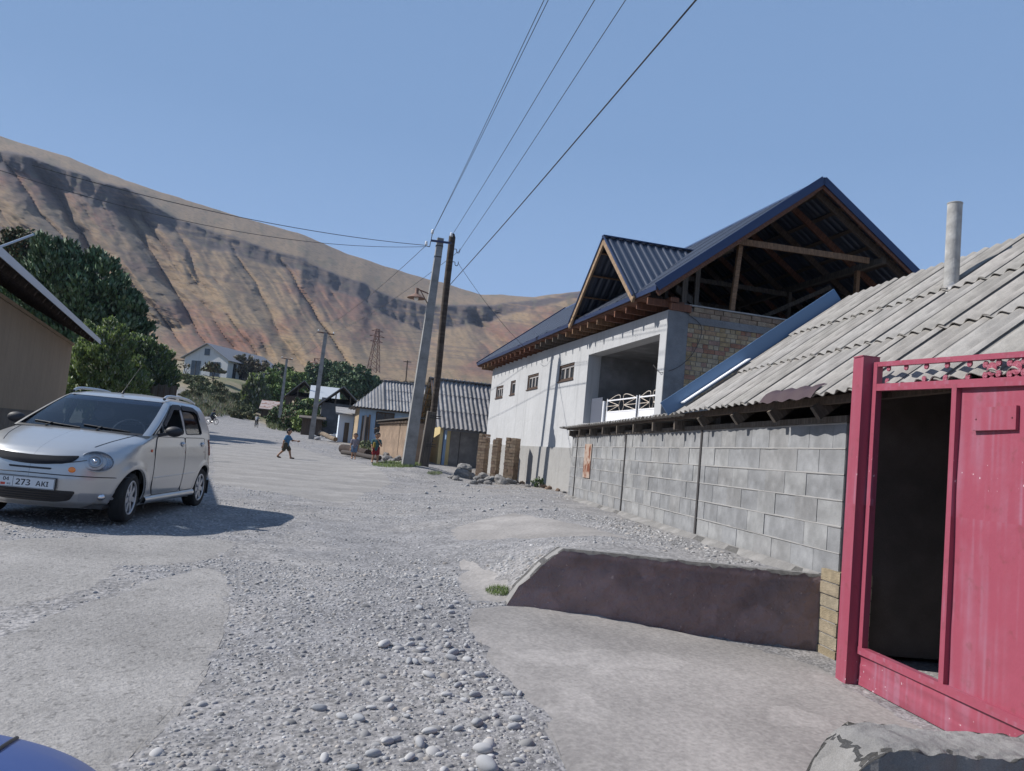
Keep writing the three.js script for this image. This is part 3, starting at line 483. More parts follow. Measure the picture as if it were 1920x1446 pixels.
  // attic frame
  const T = (n, a, b, w, h, m = greyTimberM) => L(n, beam(a, b, w, h), m);
  T('attic_post', P(1.50, 4.88, 0.1), P(1.60, 6.36, 0.1), 0.08, 0.10, freshTimberM); T('collar_beam', P(1.5, 6.42, 0.0), P(4.75, 6.50, 0.0), 0.05, 0.13, freshTimberM);
  T('attic_post', P(5.0, 4.95, 0.7), P(5.0, 6.45, 0.7), 0.09, 0.1, freshTimberM); T('purlin', P(5.03, 6.52, -0.15), P(4.9, 6.42, 15), 0.12, 0.14); T('purlin', P(1.45, 6.32, 0.2), P(1.45, 6.32, 15), 0.12, 0.14);
  for (const s of [3.4, 6, 9, 12, 15]) { T('attic_post', P(5.0, 4.95, s), P(5.0, 6.45, s), 0.09, 0.1); T('attic_post', P(1.45, 4.95, s), P(1.45, 6.3, s), 0.09, 0.1); T('collar_beam', P(1.4, 6.36, s), P(4.9, 6.36, s), 0.05, 0.12); }
  T('attic_post', P(0.45, 4.88, 0.25), P(0.45, 5.55, 0.25), 0.12, 0.05); T('attic_post', P(0.85, 4.88, 0.5), P(0.85, 5.95, 0.5), 0.1, 0.08); T('brace', P(0.5, 5.4, 0.8), P(2.0, 4.95, 1.6), 0.05, 0.16); T('brace', P(4.9, 6.2, 1.5), P(3.0, 5.0, 3.0), 0.05, 0.1);
  L('gable_board', (() => { const s = new THREE.Shape([[LE + 0.2, 4.95], [QE - 0.2, 4.95], [RE, RY - 0.15]].map(a => new THREE.Vector2(...a))); return boxUV(new THREE.ExtrudeGeometry(s, { depth: 0.05, bevelEnabled: false }).translate(0, 0, -16.2)); })(), timberM);
  L('corner_board', B(0.03, 0.50, 4.72, 4.87, -0.05, 0.05), redTimberM);
  // eave: plate, joist ends
  L('wall_plate', B(0.03, 0.22, 4.90, 5.0, 0, 16.4), redTimberM);
  for (let i = 0; i < 28; i++) { const s = 0.10 + i * 0.615; if (s > 17.2) break; const m = [redTimberM, redTimberM, greyTimberM, freshTimberM][(i * 7 + (i % 5)) % 4]; L('eave_joist', B(LE + 0.03 + rr(-0.02, 0.02), 0.4, 4.80, 4.945, s, s + 0.05), m); }
  L('eave_board', B(LE - 0.0, LE + 0.025, 4.96, 5.06, S0 + 0.4, S1), redTimberM); L('eave_soffit', B(LE + 0.03, 0.0, 4.95, 4.965, 0.2, S1 - 0.05), redTimberM); L('eave_trim', B(LE - 0.045, LE - 0.025, 5.0, 5.10, S0, S1), blueTrim);
  // dormer
  {
    const sP = 2.8, yP = 6.88, sA = 0.68, sB = 4.92, yF = 5.06, eF = LE - 0.12, eB = RE - (RY - yP) / Math.tan(aL) + 0.05;
    const side = (sF, flip) => { // ribbed triangle from the dormer ridge to the valley
      const n = 150, a = [], b = [], a2 = [], b2 = [], nrm = V(0, Math.abs(sF - sP), -(sF - sP) / Math.abs(sF - sP) * (yP - yF)).normalize();
      const pr = rib(0.2, 0.03);
      for (let i = 0; i <= n; i++) { const e = lerp(eF, eB, i / n), f = clamp(1 - (e - LE) / (eB - 0.05 - LE)), q = Math.min(1, f); const off = nrm.clone().multiplyScalar(pr(e - eF)); const A = P(e, yP, sP).add(off), Bv = P(e, lerp(yP, yF, q), lerp(sP, sF, q)).add(off); a.push(A); b.push(Bv); a2.push(A.clone().addScaledVector(nrm, -0.005)); b2.push(Bv.clone().addScaledVector(nrm, -0.005)); }
      return merge([quadStrip([a, b], flip), quadStrip([a2, b2], !flip)]);
    };
    L('dormer_sheet', side(sA, false), blueRoof); L('dormer_sheet', side(sB, true), blueRoof);
    L('dormer_ridge', beam(P(eF - 0.02, yP + 0.03, sP), P(eB, yP + 0.03, sP), 0.14, 0.03), blueTrim);
    for (const sF of [sA, sB]) {
      L('barge_board', beam(P(eF + 0.03, yF - 0.10, sF + (sF < sP ? -0.05 : 0.05)), P(eF + 0.03, yP - 0.10, sP), 0.05, 0.13), std(0.50, 0.36, 0.24, 0.85, { map: rep(woodMap, 0.5, 2) }));
      L('barge_trim', beam(P(eF - 0.005, yF - 0.0, sF + (sF < sP ? -0.06 : 0.06)), P(eF - 0.005, yP + 0.03, sP), 0.02, 0.05), blueTrim);
      for (const f of [0.15, 0.4, 0.65, 0.88]) { const s = lerp(sP, sF, f), y = lerp(yP, yF, f) - 0.05, e1 = lerp(eB, LE, f); L('dormer_batten', beam(P(eF + 0.05, y, s), P(Math.max(e1, eF + 0.3), y, s), 0.09, 0.025), freshTimberM); }
    }
  }
  // things left on the wall top and the hanging cable
  L('cable', tube([P(0.35, 4.72, -0.05), P(0.75, 4.45, -0.05), P(0.62, 3.9, -0.05), P(0.3, 3.55, -0.05), P(-0.03, 3.4, 0.05), P(-0.03, 3.5, 0.3), P(-0.02, 3.6, 0.5)], 0.007, 60), steelDark);
}
// railing of the loggia: two ornamental white panels with rust, a post and a dark sheet
{
  const q = (x, y) => { const r = onE(x, y, 0.18); return r; };
  const t = thing('balcony_railing', 'rusty white ornamental balcony railing in the opening of the white house', 'railing', null, [HC.x, 2.42, HC.z], HA);
  const rm = std(0.62, 0.57, 0.52, 0.7, { map: rep(tex(256, (u, v) => { const k = sstep(0.56, 0.68, fbmp(u, v, 5, 4)); return [lerp(0.95, 0.62, k), lerp(0.94, 0.42, k), lerp(0.92, 0.28, k)]; }), 0.6) }), wm = std(0.72, 0.72, 0.74, 0.6);
  const Pv = (s, y) => V(0.18, y - 2.42, -s);
  const panels = [[q(1139, 760).s, q(1194, 757).s], [q(1199, 757).s, q(1227, 752).s - 0.5]];
  const yT = q(1165, 749).y, yM = q(1165, 771).y;
  for (const [sa, sb] of panels) {
    const c = (sa + sb) / 2, m = (yT + yM) / 2, h = yT - yM, w = Math.abs(sa - sb);
    part(t, 'rail', beam(Pv(sa, yT), Pv(sb, yT), 0.025, 0.03), wm); part(t, 'rail', beam(Pv(sa, yM), Pv(sb, yM), 0.025, 0.03), wm);
    part(t, 'post', beam(Pv(sa, 2.43), Pv(sa, yT + 0.05), 0.03, 0.03, V(1, 0, 0)), wm); part(t, 'post', beam(Pv(sb, 2.43), Pv(sb, yT + 0.05), 0.03, 0.03, V(1, 0, 0)), wm);
    const dir = Math.sign(sb - sa);
    for (const [a, b] of [[[sa, yT], [c - dir * w * 0.08, m]], [[sa, yM], [c - dir * w * 0.08, m]], [[sb, yT], [c + dir * w * 0.08, m]], [[sb, yM], [c + dir * w * 0.08, m]], [[sa, m], [c - dir * w * 0.08, m]], [[sb, m], [c + dir * w * 0.08, m]]]) part(t, 'bar', rod(Pv(...a), Pv(...b), 0.009, 0.009, 6), rm);
    part(t, 'ring', new THREE.TorusGeometry(1, 0.035, 6, 32).scale(w * 0.08, h * 0.5, 0.25).rotateY(Math.PI / 2).translate(0.18, m - 2.42, -c), rm);
    for (const k of [-1, 1]) part(t, 'scroll', tube([Pv(c + k * w * 0.05, yT), Pv(c + k * w * 0.06, yT + h * 0.32), Pv(c + k * w * 0.16, yT + h * 0.4), Pv(c + k * w * 0.46, yT + 0.01)], 0.009, 24), rm);
    part(t, 'panel', beam(Pv(sa, (yM + 2.43) / 2), Pv(sb, (yM + 2.43) / 2), 0.012, yM - 2.45), wm);
  }
  { const s = q(1133, 765).s; part(t, 'post', rod(Pv(s, 2.43), Pv(s, yT + 0.0), 0.05, 0.05, 12), wm); const a = q(1128, 775).s, b = q(1108, 775).s; part(t, 'sheet', beam(Pv(a, 2.43 + 0.33), Pv(b, 2.43 + 0.33), 0.01, 0.66), std(0.09, 0.10, 0.13, 0.5)); }
}
// ---------------------------------------------------------------- brick piers beside the white house
{
  const pier = (xa, xb, yt, yb, depth, w, dpt, rows, label, ry = -0.5) => {
    const b = atD((xa + xb) / 2, yb, depth), h = atD((xa + xb) / 2, yt, depth).y - b.y; const y0 = Math.min(gy(b.x, b.z), b.y) - 0.08;
    const t = thing('brick_pier', label, 'pier', 'unfinished brick piers beside the white house', [b.x, y0, b.z], ry);
    const H = b.y + h - y0; part(t, 'mortar_core', bx(-w / 2 + 0.012, w / 2 - 0.012, 0, H - 0.03, -dpt / 2 + 0.012, dpt / 2 - 0.012), claybrick[3]);
    for (let k = 0, y = 0; y < H; k++, y += 0.1) for (const [ax, len, fix, sg] of [['x', w, dpt / 2, 1], ['z', dpt, -w / 2, -1], ['x', w, -dpt / 2, -1], ['z', dpt, w / 2, 1]]) {
      let a = -len / 2; const st = k % 2 ? 0.26 : 0.13; let first = true;
      while (a < len / 2 - 0.04) { let L = Math.min(first ? st : 0.26, len / 2 - a); if (len / 2 - a - L < 0.05) L = len / 2 - a; first = false; if (y + 0.1 > H && rnd() < 0.45) { a += L; continue; } const j = rr(-0.012, 0.008), o = fix + sg * j; const g = ax === 'x' ? bx(a + 0.006, a + L - 0.006, y + 0.006, y + 0.092, o - sg * 0.11, o) : bx(o - sg * 0.11, o, y + 0.006, y + 0.092, a + 0.006, a + L - 0.006); part(t, 'brick', g, pick(claybrick)); a += L; }
    }
    return t;
  };
  pier(943, 968, 821, 903, 25.2, 0.34, 0.46, 15, 'tallest unfinished brick pier with broken top, next to the white house wall');
  pier(921, 934, 822, 884, 26.6, 0.20, 0.34, 13, 'thin unfinished brick pier between two wider ones');
  pier(894, 912, 818, 880, 27.6, 0.28, 0.4, 14, 'unfinished brick pier beside the grey garage wall');
}

// ---------------------------------------------------------------- other houses
const corr = (t, rows, cols, W, EXP, pitch, am, org, ang, yaw, pal, zdir = 1) => { // org: eave corner (local), sheets climb along +x of a frame turned by yaw
  const g = sheetGeo(W + 0.05, EXP + 0.12, wave(pitch, am), Math.round(W / pitch * 8));
  for (let c = 0; c < cols; c++) for (let r = 0; r < rows; r++) {
    const o = part(t, 'roof_sheet', g, pick(pal)); const u = r * EXP, q = V(Math.cos(ang) * u, Math.sin(ang) * u + 0.012 * r + 0.003 * (c % 2), c * W); q.applyAxisAngle(V(0, 1, 0), yaw);
    o.rotation.order = 'YXZ'; o.rotation.y = yaw; o.rotation.z = ang - 0.012 + rr(-0.006, 0.006); o.position.set(org[0] + q.x, org[1] + q.y, org[2] + q.z);
  }
};
const tri = (pts, depth) => boxUV(new THREE.ExtrudeGeometry(new THREE.Shape(pts.map(a => new THREE.Vector2(...a))), { depth, bevelEnabled: false }));
// beige building on the left side of the road
{
  const c = atD(137, 640, 26.5), gyb = 0.42, th = -rad(75.2);
  const t = thing('beige_building', 'beige plastered building with overhanging wooden eave and metal roof behind the silver car', 'building', null, [c.x, gyb, c.z], th);
  const H = c.y - gyb - 0.05;
  const beige = std(0.40, 0.30, 0.205, 0.95, { map: rep(plasterMap, 3, 3.4), bumpMap: rep(bumpMid, 1), bumpScale: 0.012 });
  part(t, 'wall', [bx(0, 17, -0.3, H, 0, 0.4), bx(0, 0.4, -0.3, H, 0.4, 6), bx(16.6, 17, -0.3, H, 0.4, 6), bx(0.4, 16.6, -0.3, H, 5.6, 6)], beige);
  part(t, 'plinth', bx(-0.03, 17, -0.3, 0.95, -0.06, 0), std(0.27, 0.215, 0.16, 0.95, { map: rep(grainMid, 1.3), bumpMap: rep(bumpMid, 0.9), bumpScale: 0.02 }));
  part(t, 'cornice', bx(-0.03, 17, H - 0.1, H - 0.02, -0.05, 0), beige);
  for (let i = 0; i < 15; i++) part(t, 'rafter', beam(V(0.2 + i * 1.05, H + 0.02 + 0.1, -0.62), V(0.2 + i * 1.05, H + 1.2, 1.6), 0.08, 0.13), timberM);
  part(t, 'soffit', beam(V(8.3, H + 0.2, -0.66), V(8.3, H + 1.7, 2.5), 17.6, 0.03), timberM);
  const galv = std(0.42, 0.44, 0.47, 0.4, { metalness: 0.5 });
  const g = sheetGeo(1.15, 4.6, wave(0.09, 0.012), 80); for (let i = 0; i < 16; i++) { const o = part(t, 'roof_sheet', g, galv); o.rotation.order = 'YXZ'; o.rotation.y = -Math.PI / 2; o.rotation.z = Math.atan2(1.64, 3.4); o.position.set(-0.5 + (i + 1) * 1.12, H + 0.24, -0.74); const o2 = part(t, 'roof_sheet', g, galv); o2.rotation.order = 'YXZ'; o2.rotation.y = Math.PI / 2; o2.rotation.z = Math.atan2(1.64, 3.4); o2.position.set(-0.5 + i * 1.12, H + 0.10, 7.2); }
  part(t, 'eave_trim', bx(-0.55, 17.4, H + 0.11, H + 0.27, -0.76, -0.745), std(0.55, 0.58, 0.62, 0.45, { metalness: 0.2 }));
  part(t, 'gable_board', tri([[0, H], [6, H], [3.1, H + 1.75]], 0.08).rotateY(-Math.PI / 2).translate(0.3, 0, 0), timberM);
  { const a = atD(62, 440, 24), b = atD(0, 463, 22); t.updateMatrixWorld(); const m = t.matrixWorld.clone().invert(); part(t, 'roof_pipe', rod(b.clone().add(b.clone().sub(a).multiplyScalar(1.2)).applyMatrix4(m), a.applyMatrix4(m), 0.035, 0.035, 10), galv); }
}
// yellow house
{
  const c = atD(819, 868, 33), y0 = c.y, t = thing('yellow_house', 'small yellow house with a steep dark grey corrugated roof behind the two poles', 'house', null, [c.x, y0 - 0.05, c.z], HA);
  const yel = std(0.74, 0.60, 0.32, 0.95, { map: rep(plasterMap, 2.6, 2.6) }), ye = 1.55, yr = 3.75, D = 4.6, m = D / 2;
  part(t, 'wall', [bx(0.35, 7, -0.2, ye, -D, -D + 0.3), bx(0, 0.3, -0.2, ye, -D, 0)], yel);
  part(t, 'gable', tri([[0, ye], [D, ye], [m, yr - 0.12]], 0.2).rotateY(Math.PI / 2).translate(0.02, 0, 0), yel);
  part(t, 'front_wall', [bx(0.0, 0.14, -0.2, ye, 0.0, 0.03), bx(0.27, 0.46, -0.2, ye, -0.22, 0.02)], yel);
  part(t, 'door', beam(V(0.17, 0.72, 0.0), V(0.27, 0.72, 0.16), 0.03, 1.45), std(0.26, 0.36, 0.50, 0.6), 'pale blue door standing ajar');
  part(t, 'door_post', bx(0.14, 0.18, -0.1, ye, -0.1, 0.05), std(0.05, 0.06, 0.09, 0.6)); part(t, 'lintel', bx(0.1, 0.5, ye - 0.12, ye + 0.02, -0.2, 0.05), std(0.28, 0.30, 0.35, 0.8));
  part(t, 'garage_wall', [bx(0.46, 3.4, -0.2, ye - 0.12, -0.15, 0.06)], std(0.30, 0.28, 0.265, 0.95, { map: rep(grainMid, 1.3) }));
  part(t, 'garage_beam', bx(0.5, 6, ye - 0.12, ye + 0.1, -0.1, 0.10), std(0.16, 0.17, 0.19, 0.9));
  part(t, 'door_seam', bx(0.85, 0.88, 0, ye - 0.12, 0.055, 0.07), steelDark);
  const ang = Math.atan2(yr - ye, m + 0.4), sl = Math.hypot(yr - ye, m + 0.4);
  corr(t, 3, 7, 0.98, sl / 3, 0.196, 0.03, [-0.32, ye - 0.02, 0.4], ang, Math.PI / 2, oldSlateM);
  corr(t, 1, 7, 0.98, sl, 0.196, 0.03, [6.5, ye - 0.02, -D - 0.4], ang, -Math.PI / 2, oldSlateM);
  part(t, 'ridge_cap', beam(V(-0.35, yr + 0.02, -m), V(6.6, yr + 0.02, -m), 0.3, 0.05), oldSlateM[0]);
  for (const s of [0, 1]) { const a = V(-0.27, ye - 0.02, s ? -D - 0.3 : 0.3), b = V(-0.27, yr - 0.05, -m); part(t, 'barge_board', beam(a, b, 0.04, 0.12), freshTimberM); }
  for (let k = 0; k < 9; k++) { const f = k / 8; part(t, 'batten', bx(-0.4, 0.3, lerp(ye, yr - 0.08, f) - 0.1, lerp(ye, yr - 0.08, f) - 0.04, -D - 0.3 + f * (m + 0.3), -D - 0.22 + f * (m + 0.3)), greyTimberM); }
}
// clay wall with a reed and felt roof
{
  const a = atD(707, 846, 40), b = atD(772, 866, 32.5); a.y = gy(a.x, a.z) - 0.1; b.y = gy(b.x, b.z) - 0.1; const L = Math.hypot(b.x - a.x, b.z - a.z), ry = -Math.atan2(b.z - a.z, b.x - a.x);
  const t = thing('clay_wall', 'low pinkish clay shed wall with dark felt roof beside the concrete pole', 'shed', null, [a.x, a.y, a.z], ry);
  const clay = std(0.40, 0.285, 0.20, 0.95, { map: rep(grainMid, 2.2), bumpMap: rep(bumpMid, 1), bumpScale: 0.02 });
  part(t, 'wall', bx(0, L, 0, 1.62, -0.35, 0), clay); part(t, 'pilaster', [bx(-0.45, 0, 0, 1.2, -0.4, 0.0)], std(0.36, 0.35, 0.34, 0.95, { map: rep(grainMid, 1) }));
  part(t, 'seam', bx(L * 0.62, L * 0.62 + 0.03, 0.2, 1.6, 0, 0.012), timberM);
  for (let i = 0; i < 26; i++) part(t, 'reed_bundle', bx(i * L / 26, (i + 0.62) * L / 26, 1.62, 1.70 + rr(0, 0.03), -0.35, 0.12), timberM);
  part(t, 'roof', [beam(V(-0.1, 1.76, -0.15), V(L + 0.05, 1.84, -0.15), 0.7, 0.06)], std(0.10, 0.095, 0.09, 0.95, { map: rep(grainMid, 0.8) }));
  part(t, 'awning', beam(V(-0.75, 1.36, -0.1), V(0.1, 1.42, -0.1), 0.5, 0.04), timberM);
}
// light blue house with a hipped roof
{
  const c = atD(668, 829, 47), t = thing('light_blue_house', 'light blue house with hipped grey corrugated roof behind the standing children', 'house', null, [c.x, c.y - 0.1, c.z], HA);
  const blu = std(0.44, 0.58, 0.74, 0.9, { map: rep(plasterMap, 2.5, 2.5) }), tanP = std(0.58, 0.44, 0.28, 0.95, { map: rep(grainMid, 2) }), ye = 2.2, D = 5, W = 7, yr = 4.1;
  part(t, 'front_wall', bx(0.0, W, -0.2, ye, -0.3, 0), blu); part(t, 'side_wall', [bx(-0.02, 0.28, -0.2, ye, -D, -0.3), bx(-0.025, 0, -0.2, ye, -0.3, 0.0)], tanP); part(t, 'back_wall', bx(0.28, W, -0.2, ye, -D, -D + 0.3), tanP);
  const win = part(t, 'window', [bx(0.98, 1.06, 0.7, 1.95, -0.05, 0.03), bx(2.0, 2.08, 0.7, 1.95, -0.05, 0.03), bx(0.98, 2.08, 1.95, 2.03, -0.05, 0.03)], timberM); part(win, 'pane', bx(1.06, 2.0, 0.7, 1.95, -0.02, 0.012), darkGlass); part(win, 'mullion', bx(1.5, 1.55, 0.7, 1.95, 0.012, 0.025), timberM);
  const win2 = part(t, 'window', [bx(3.15, 4.1, 1.3, 2.0, -0.02, 0.015)], darkGlass); part(win2, 'frame', bx(3.1, 4.15, 2.0, 2.06, -0.02, 0.03), timberM);
  part(t, 'plank', [bx(0.18, 0.28, 0, 1.7, 0.0, 0.06)], greyTimberM); part(t, 'plank', beam(V(0.33, 0, 0.25), V(0.38, 1.75, 0.02), 0.12, 0.04), std(0.45, 0.34, 0.26, 0.9)); part(t, 'plank', beam(V(0.52, 0, 0.28), V(0.5, 1.65, 0.03), 0.14, 0.04), timberM); part(t, 'plank', beam(V(0.68, 0, 0.25), V(0.62, 1.8, 0.03), 0.1, 0.04), freshTimberM);
  // hipped roof: front slope in sheets cut by the left hip
  const ang = Math.atan2(yr - ye, D / 2 + 0.4), sl = Math.hypot(yr - ye, D / 2 + 0.4);
  corr(t, 3, 6, 0.98, sl / 3, 0.196, 0.028, [1.45, ye, 0.45], ang, Math.PI / 2, oldSlateM);
  const hip = (zs) => { const rows = [[], []]; for (let i = 0; i <= 40; i++) { const f = i / 40, x = lerp(-0.5, 1.47, f), y = ye + 0.03 * Math.cos(x / 0.196 * 6.283); rows[0].push(V(x, y, zs > 0 ? 0.45 : -D - 0.45)); rows[1].push(V(x, y + (yr - ye) * f, zs > 0 ? 0.45 - (D / 2 + 0.4) * f : -D - 0.45 + (D / 2 + 0.4) * f)); } return quadStrip(rows, zs > 0); };
  part(t, 'hip_sheet', hip(1), oldSlateM[1]); part(t, 'hip_sheet', hip(-1), oldSlateM[2]);
  part(t, 'hip_sheet', quadStrip([[V(-0.52, ye, 0.47), V(-0.52, ye, -D - 0.47)], [V(1.47, yr, -D / 2 + 0.03), V(1.47, yr, -D / 2 - 0.03)]], true), oldSlateM[0]);
  corr(t, 1, 6, 0.98, sl, 0.196, 0.028, [7.35, ye, -D - 0.45], ang, -Math.PI / 2, oldSlateM);
  part(t, 'ridge_cap', beam(V(1.4, yr + 0.04, -D / 2), V(7.4, yr + 0.04, -D / 2), 0.3, 0.05), oldSlateM[2]);
  part(t, 'eave_board', bx(-0.3, 7.3, ye - 0.1, ye - 0.02, 0.3, 0.36), timberM);
}
// small sheds up the road
function gableShed(name, label, px, py, D, W, H, R, depth, wallM, roofM, ry, dx = 0) {
  const c = atD(px, py, D); const y0 = Math.min(c.y, gy(c.x, c.z)) - 0.2, t = thing(name, label, 'shed', 'sheds up the road', [c.x, y0, c.z], ry);
  H += c.y - y0; part(t, 'wall', [bx(-W / 2, W / 2, 0, H, -0.2, 0), bx(-W / 2, -W / 2 + 0.2, 0, H, -depth, -0.2), bx(W / 2 - 0.2, W / 2, 0, H, -depth, -0.2), bx(-W / 2, W / 2, 0, H + R * 0.5, -depth - 0.1, -depth)], wallM);
  const a = Math.atan2(R, W / 2), l = Math.hypot(R, W / 2) + 0.35;
  for (const s of [-1, 1]) { const g = bx(0, l, 0, 0.06, -depth - 0.4, 0.5).translate(-0.02, 0, 0); const o = part(t, 'roof_slope', s > 0 ? g : g.rotateY(Math.PI).translate(0, 0, -depth + 0.1), roofM); o.rotation.z = -s * a; o.position.set(0, H + R, 0); }
  part(t, 'truss', [beam(V(-W / 2, H, 0.05), V(0, H + R - 0.05, 0.05), 0.06, 0.12), beam(V(W / 2, H, 0.05), V(0, H + R - 0.05, 0.05), 0.06, 0.12)], greyTimberM);
  for (const x of [-0.18, 0.2]) part(t, 'post', bx(W * x, W * x + 0.1, H, H + R * (1 - Math.abs(x) * 2) - 0.05, -0.05, 0.05), greyTimberM);
  return t;
}
gableShed('gabled_shed', 'grey block shed with an open dark gable beside the light blue house', 633, 822, 62, 3.0, 2.7, 1.35, 6, std(0.17, 0.17, 0.18, 0.95, { map: rep(grainMid, 1.5) }), oldSlateM[1], HA);
gableShed('gabled_shed', 'dark open gabled shed half hidden by bushes up the road', 562, 790, 84, 3.4, 2.6, 1.7, 7, timberM, oldSlateM[0], HA);
{ // low white wing between, small blue-white shed, rusty roof
  const roofShed = (name, label, px, py, D, W, H, dpt, wm, rm, tilt = 0.12) => { const c = atD(px, py, D), y0 = Math.min(c.y, gy(c.x, c.z)) - 0.2, h = H + c.y - y0, t = thing(name, label, 'shed', 'sheds up the road', [c.x, y0, c.z], HA); part(t, 'wall', bx(-W / 2, W / 2, 0, h, -dpt, 0), wm); part(t, 'roof', beam(V(0, h + 0.02, 0.4), V(0, h + dpt * tilt + 0.1, -dpt - 0.2), W + 0.5, 0.08), rm); part(t, 'door', bx(-W * 0.1, W * 0.22, 0, h * 0.75, 0, 0.03), greyTimberM); return t; };
  roofShed('small_shed', 'small pale blue shed with grey roof beside the light blue house', 645, 828, 52, 0.95, 1.75, 2.2, std(0.62, 0.70, 0.80, 0.9), oldSlateM[1], 0.2);
  roofShed('small_shed', 'white ribbed metal roof low between the two gabled sheds', 606, 768, 76, 2.4, 0.9, 5, std(0.30, 0.3, 0.3, 0.9), std(0.40, 0.42, 0.44, 0.7), 0.3);
  roofShed('small_shed', 'little shed with a rusty sheet roof behind the far bushes', 502, 786, 92, 1.7, 1.1, 3, timberM, std(1, 0.9, 0.85, 0.9, { map: rep(rustMap, 1.5) }), 0.35);
  roofShed('small_shed', 'pale blue roof far up among the trees', 583, 724, 170, 4, 1.2, 5, std(0.5, 0.5, 0.5, 0.9), std(0.42, 0.5, 0.6, 0.5), 0.3);
  roofShed('lean_to', 'open timber lean-to in front of the grey gabled shed', 582, 818, 60, 1.5, 1.3, 1.2, timberM, greyTimberM, 0.1);
}
// school on the bank
{
  const c = atD(421, 733, 128), t = thing('white_school', 'long white building with dark tall windows on the bank above the road', 'building', null, [c.x, c.y - 1.2, c.z], rad(-24));
  const wm = std(0.72, 0.73, 0.75, 0.95, { map: rep(plasterMap, 6, 5) }), sm = std(0.24, 0.23, 0.22, 0.95, { map: rep(grainMid, 3) }), W = 8.6, Lg = 15, H1 = 3.0, H2 = 6.3, R = 2.4;
  // gable front along local -x, long side going back along local -z ... corner at origin
  part(t, 'base', bx(-W, 0, -1, H1 - 0.6, -Lg, 0), sm); part(t, 'wall', bx(-W + 0.05, -0.05, H1 - 0.6, H2, -Lg + 0.05, -0.05), wm);
  part(t, 'gable', tri([[-W + 0.05, H2], [-0.05, H2], [-W / 2, H2 + R]], 0.4).translate(0, 0, -0.45), wm);
  const a = Math.atan2(R, W / 2), l = Math.hypot(R, W / 2) + 0.6; for (const s of [-1, 1]) { const g = s > 0 ? bx(0, l, 0, 0.12, -Lg - 0.5, 0.4) : bx(-l, 0, 0, 0.12, -Lg - 0.5, 0.4); const o = part(t, 'roof_slope', g, std(0.20, 0.205, 0.225, 0.8)); o.rotation.z = -s * a; o.position.set(-W / 2, H2 + R, 0); }
  for (let k = 0; k < 7; k++) { const z = -1.9 - k * 1.85; const w = part(t, 'window', bx(-0.06, -0.02, H1 + 0.3, H2 - 0.45, z - 0.42, z + 0.42), darkGlass); part(w, 'frame', [bx(-0.03, 0.03, H1 + 0.22, H1 + 0.3, z - 0.5, z + 0.5), bx(-0.02, 0.0, H1 + 0.3, H2 - 0.45, z - 0.03, z + 0.03)], greyTimberM); }
  for (const x of [-2.4, -6.2]) { const w = part(t, 'window', bx(x - 0.9, x + 0.9, H1 + 0.4, H2 - 0.5, -0.04, 0.0), darkGlass); part(w, 'frame', [bx(x - 0.04, x + 0.04, H1 + 0.4, H2 - 0.5, 0, 0.03)], greyTimberM); }
  part(t, 'attic_window', bx(-W / 2 - 0.5, -W / 2 + 0.5, H2 + 0.5, H2 + 1.6, -0.04, 0.02), darkGlass);
}
// ---------------------------------------------------------------- poles
const poleConc = std(0.40, 0.395, 0.385, 0.9, { map: rep(grainMid, 1.2), bumpMap: rep(bumpMid, 0.6), bumpScale: 0.01 });
const porcelain = new THREE.MeshPhysicalMaterial({ color: lin(0.78, 0.77, 0.74), roughness: 0.2, clearcoat: 0.5 });
const wireM = std(0.03, 0.03, 0.033, 0.6), rustSteel = std(0.12, 0.055, 0.04, 0.85);
function sqPole(a, b, w0, w1) { const d = b.clone().sub(a), L = d.length(), g = new THREE.CylinderGeometry(w1 * Math.SQRT1_2, w0 * Math.SQRT1_2, L, 4, 1).toNonIndexed(); g.rotateY(Math.PI / 4 + 0.12); g.computeVertexNormals(); boxUV(g); g.applyQuaternion(new THREE.Quaternion().setFromUnitVectors(V(0, 1, 0), d.normalize())); return g.translate((a.x + b.x) / 2, (a.y + b.y) / 2, (a.z + b.z) / 2); }
function insulator(x, y, z, s = 1) { const p = [[0, 0], [0.03, 0], [0.045, 0.03], [0.03, 0.05], [0.04, 0.08], [0.028, 0.11], [0.02, 0.12], [0, 0.125]].map(a => new THREE.Vector2(a[0] * s, a[1] * s)); return new THREE.LatheGeometry(p, 14).translate(x, y, z); }
function lampParts(t, root, tip, s = 1) { // bracket arm and bell shade
  partW(t, 'lamp_arm', [rod(root, tip.clone().add(V(0, 0.18 * s, 0)), 0.018, 0.018, 8), rod(root.clone().add(V(0, -0.3 * s, 0)), root.clone().lerp(tip, 0.75).add(V(0, 0.14 * s, 0)), 0.014, 0.014, 8)], rustSteel);
  const pr = [[0.03, 0.2], [0.05, 0.2], [0.055, 0.04], [0.12, 0.0], [0.26, -0.09], [0.265, -0.105], [0.1, -0.02], [0.0, -0.0]].map(a => new THREE.Vector2(a[0] * s, a[1] * s));
  partW(t, 'lamp_shade', new THREE.LatheGeometry(pr, 20).translate(tip.x, tip.y, tip.z), std(0.20, 0.12, 0.09, 0.8)); partW(t, 'lamp_bulb', new THREE.SphereGeometry(0.07 * s, 12, 10).translate(tip.x, tip.y - 0.1 * s, tip.z), porcelain);
}
const DP = 24.2, PT = {};
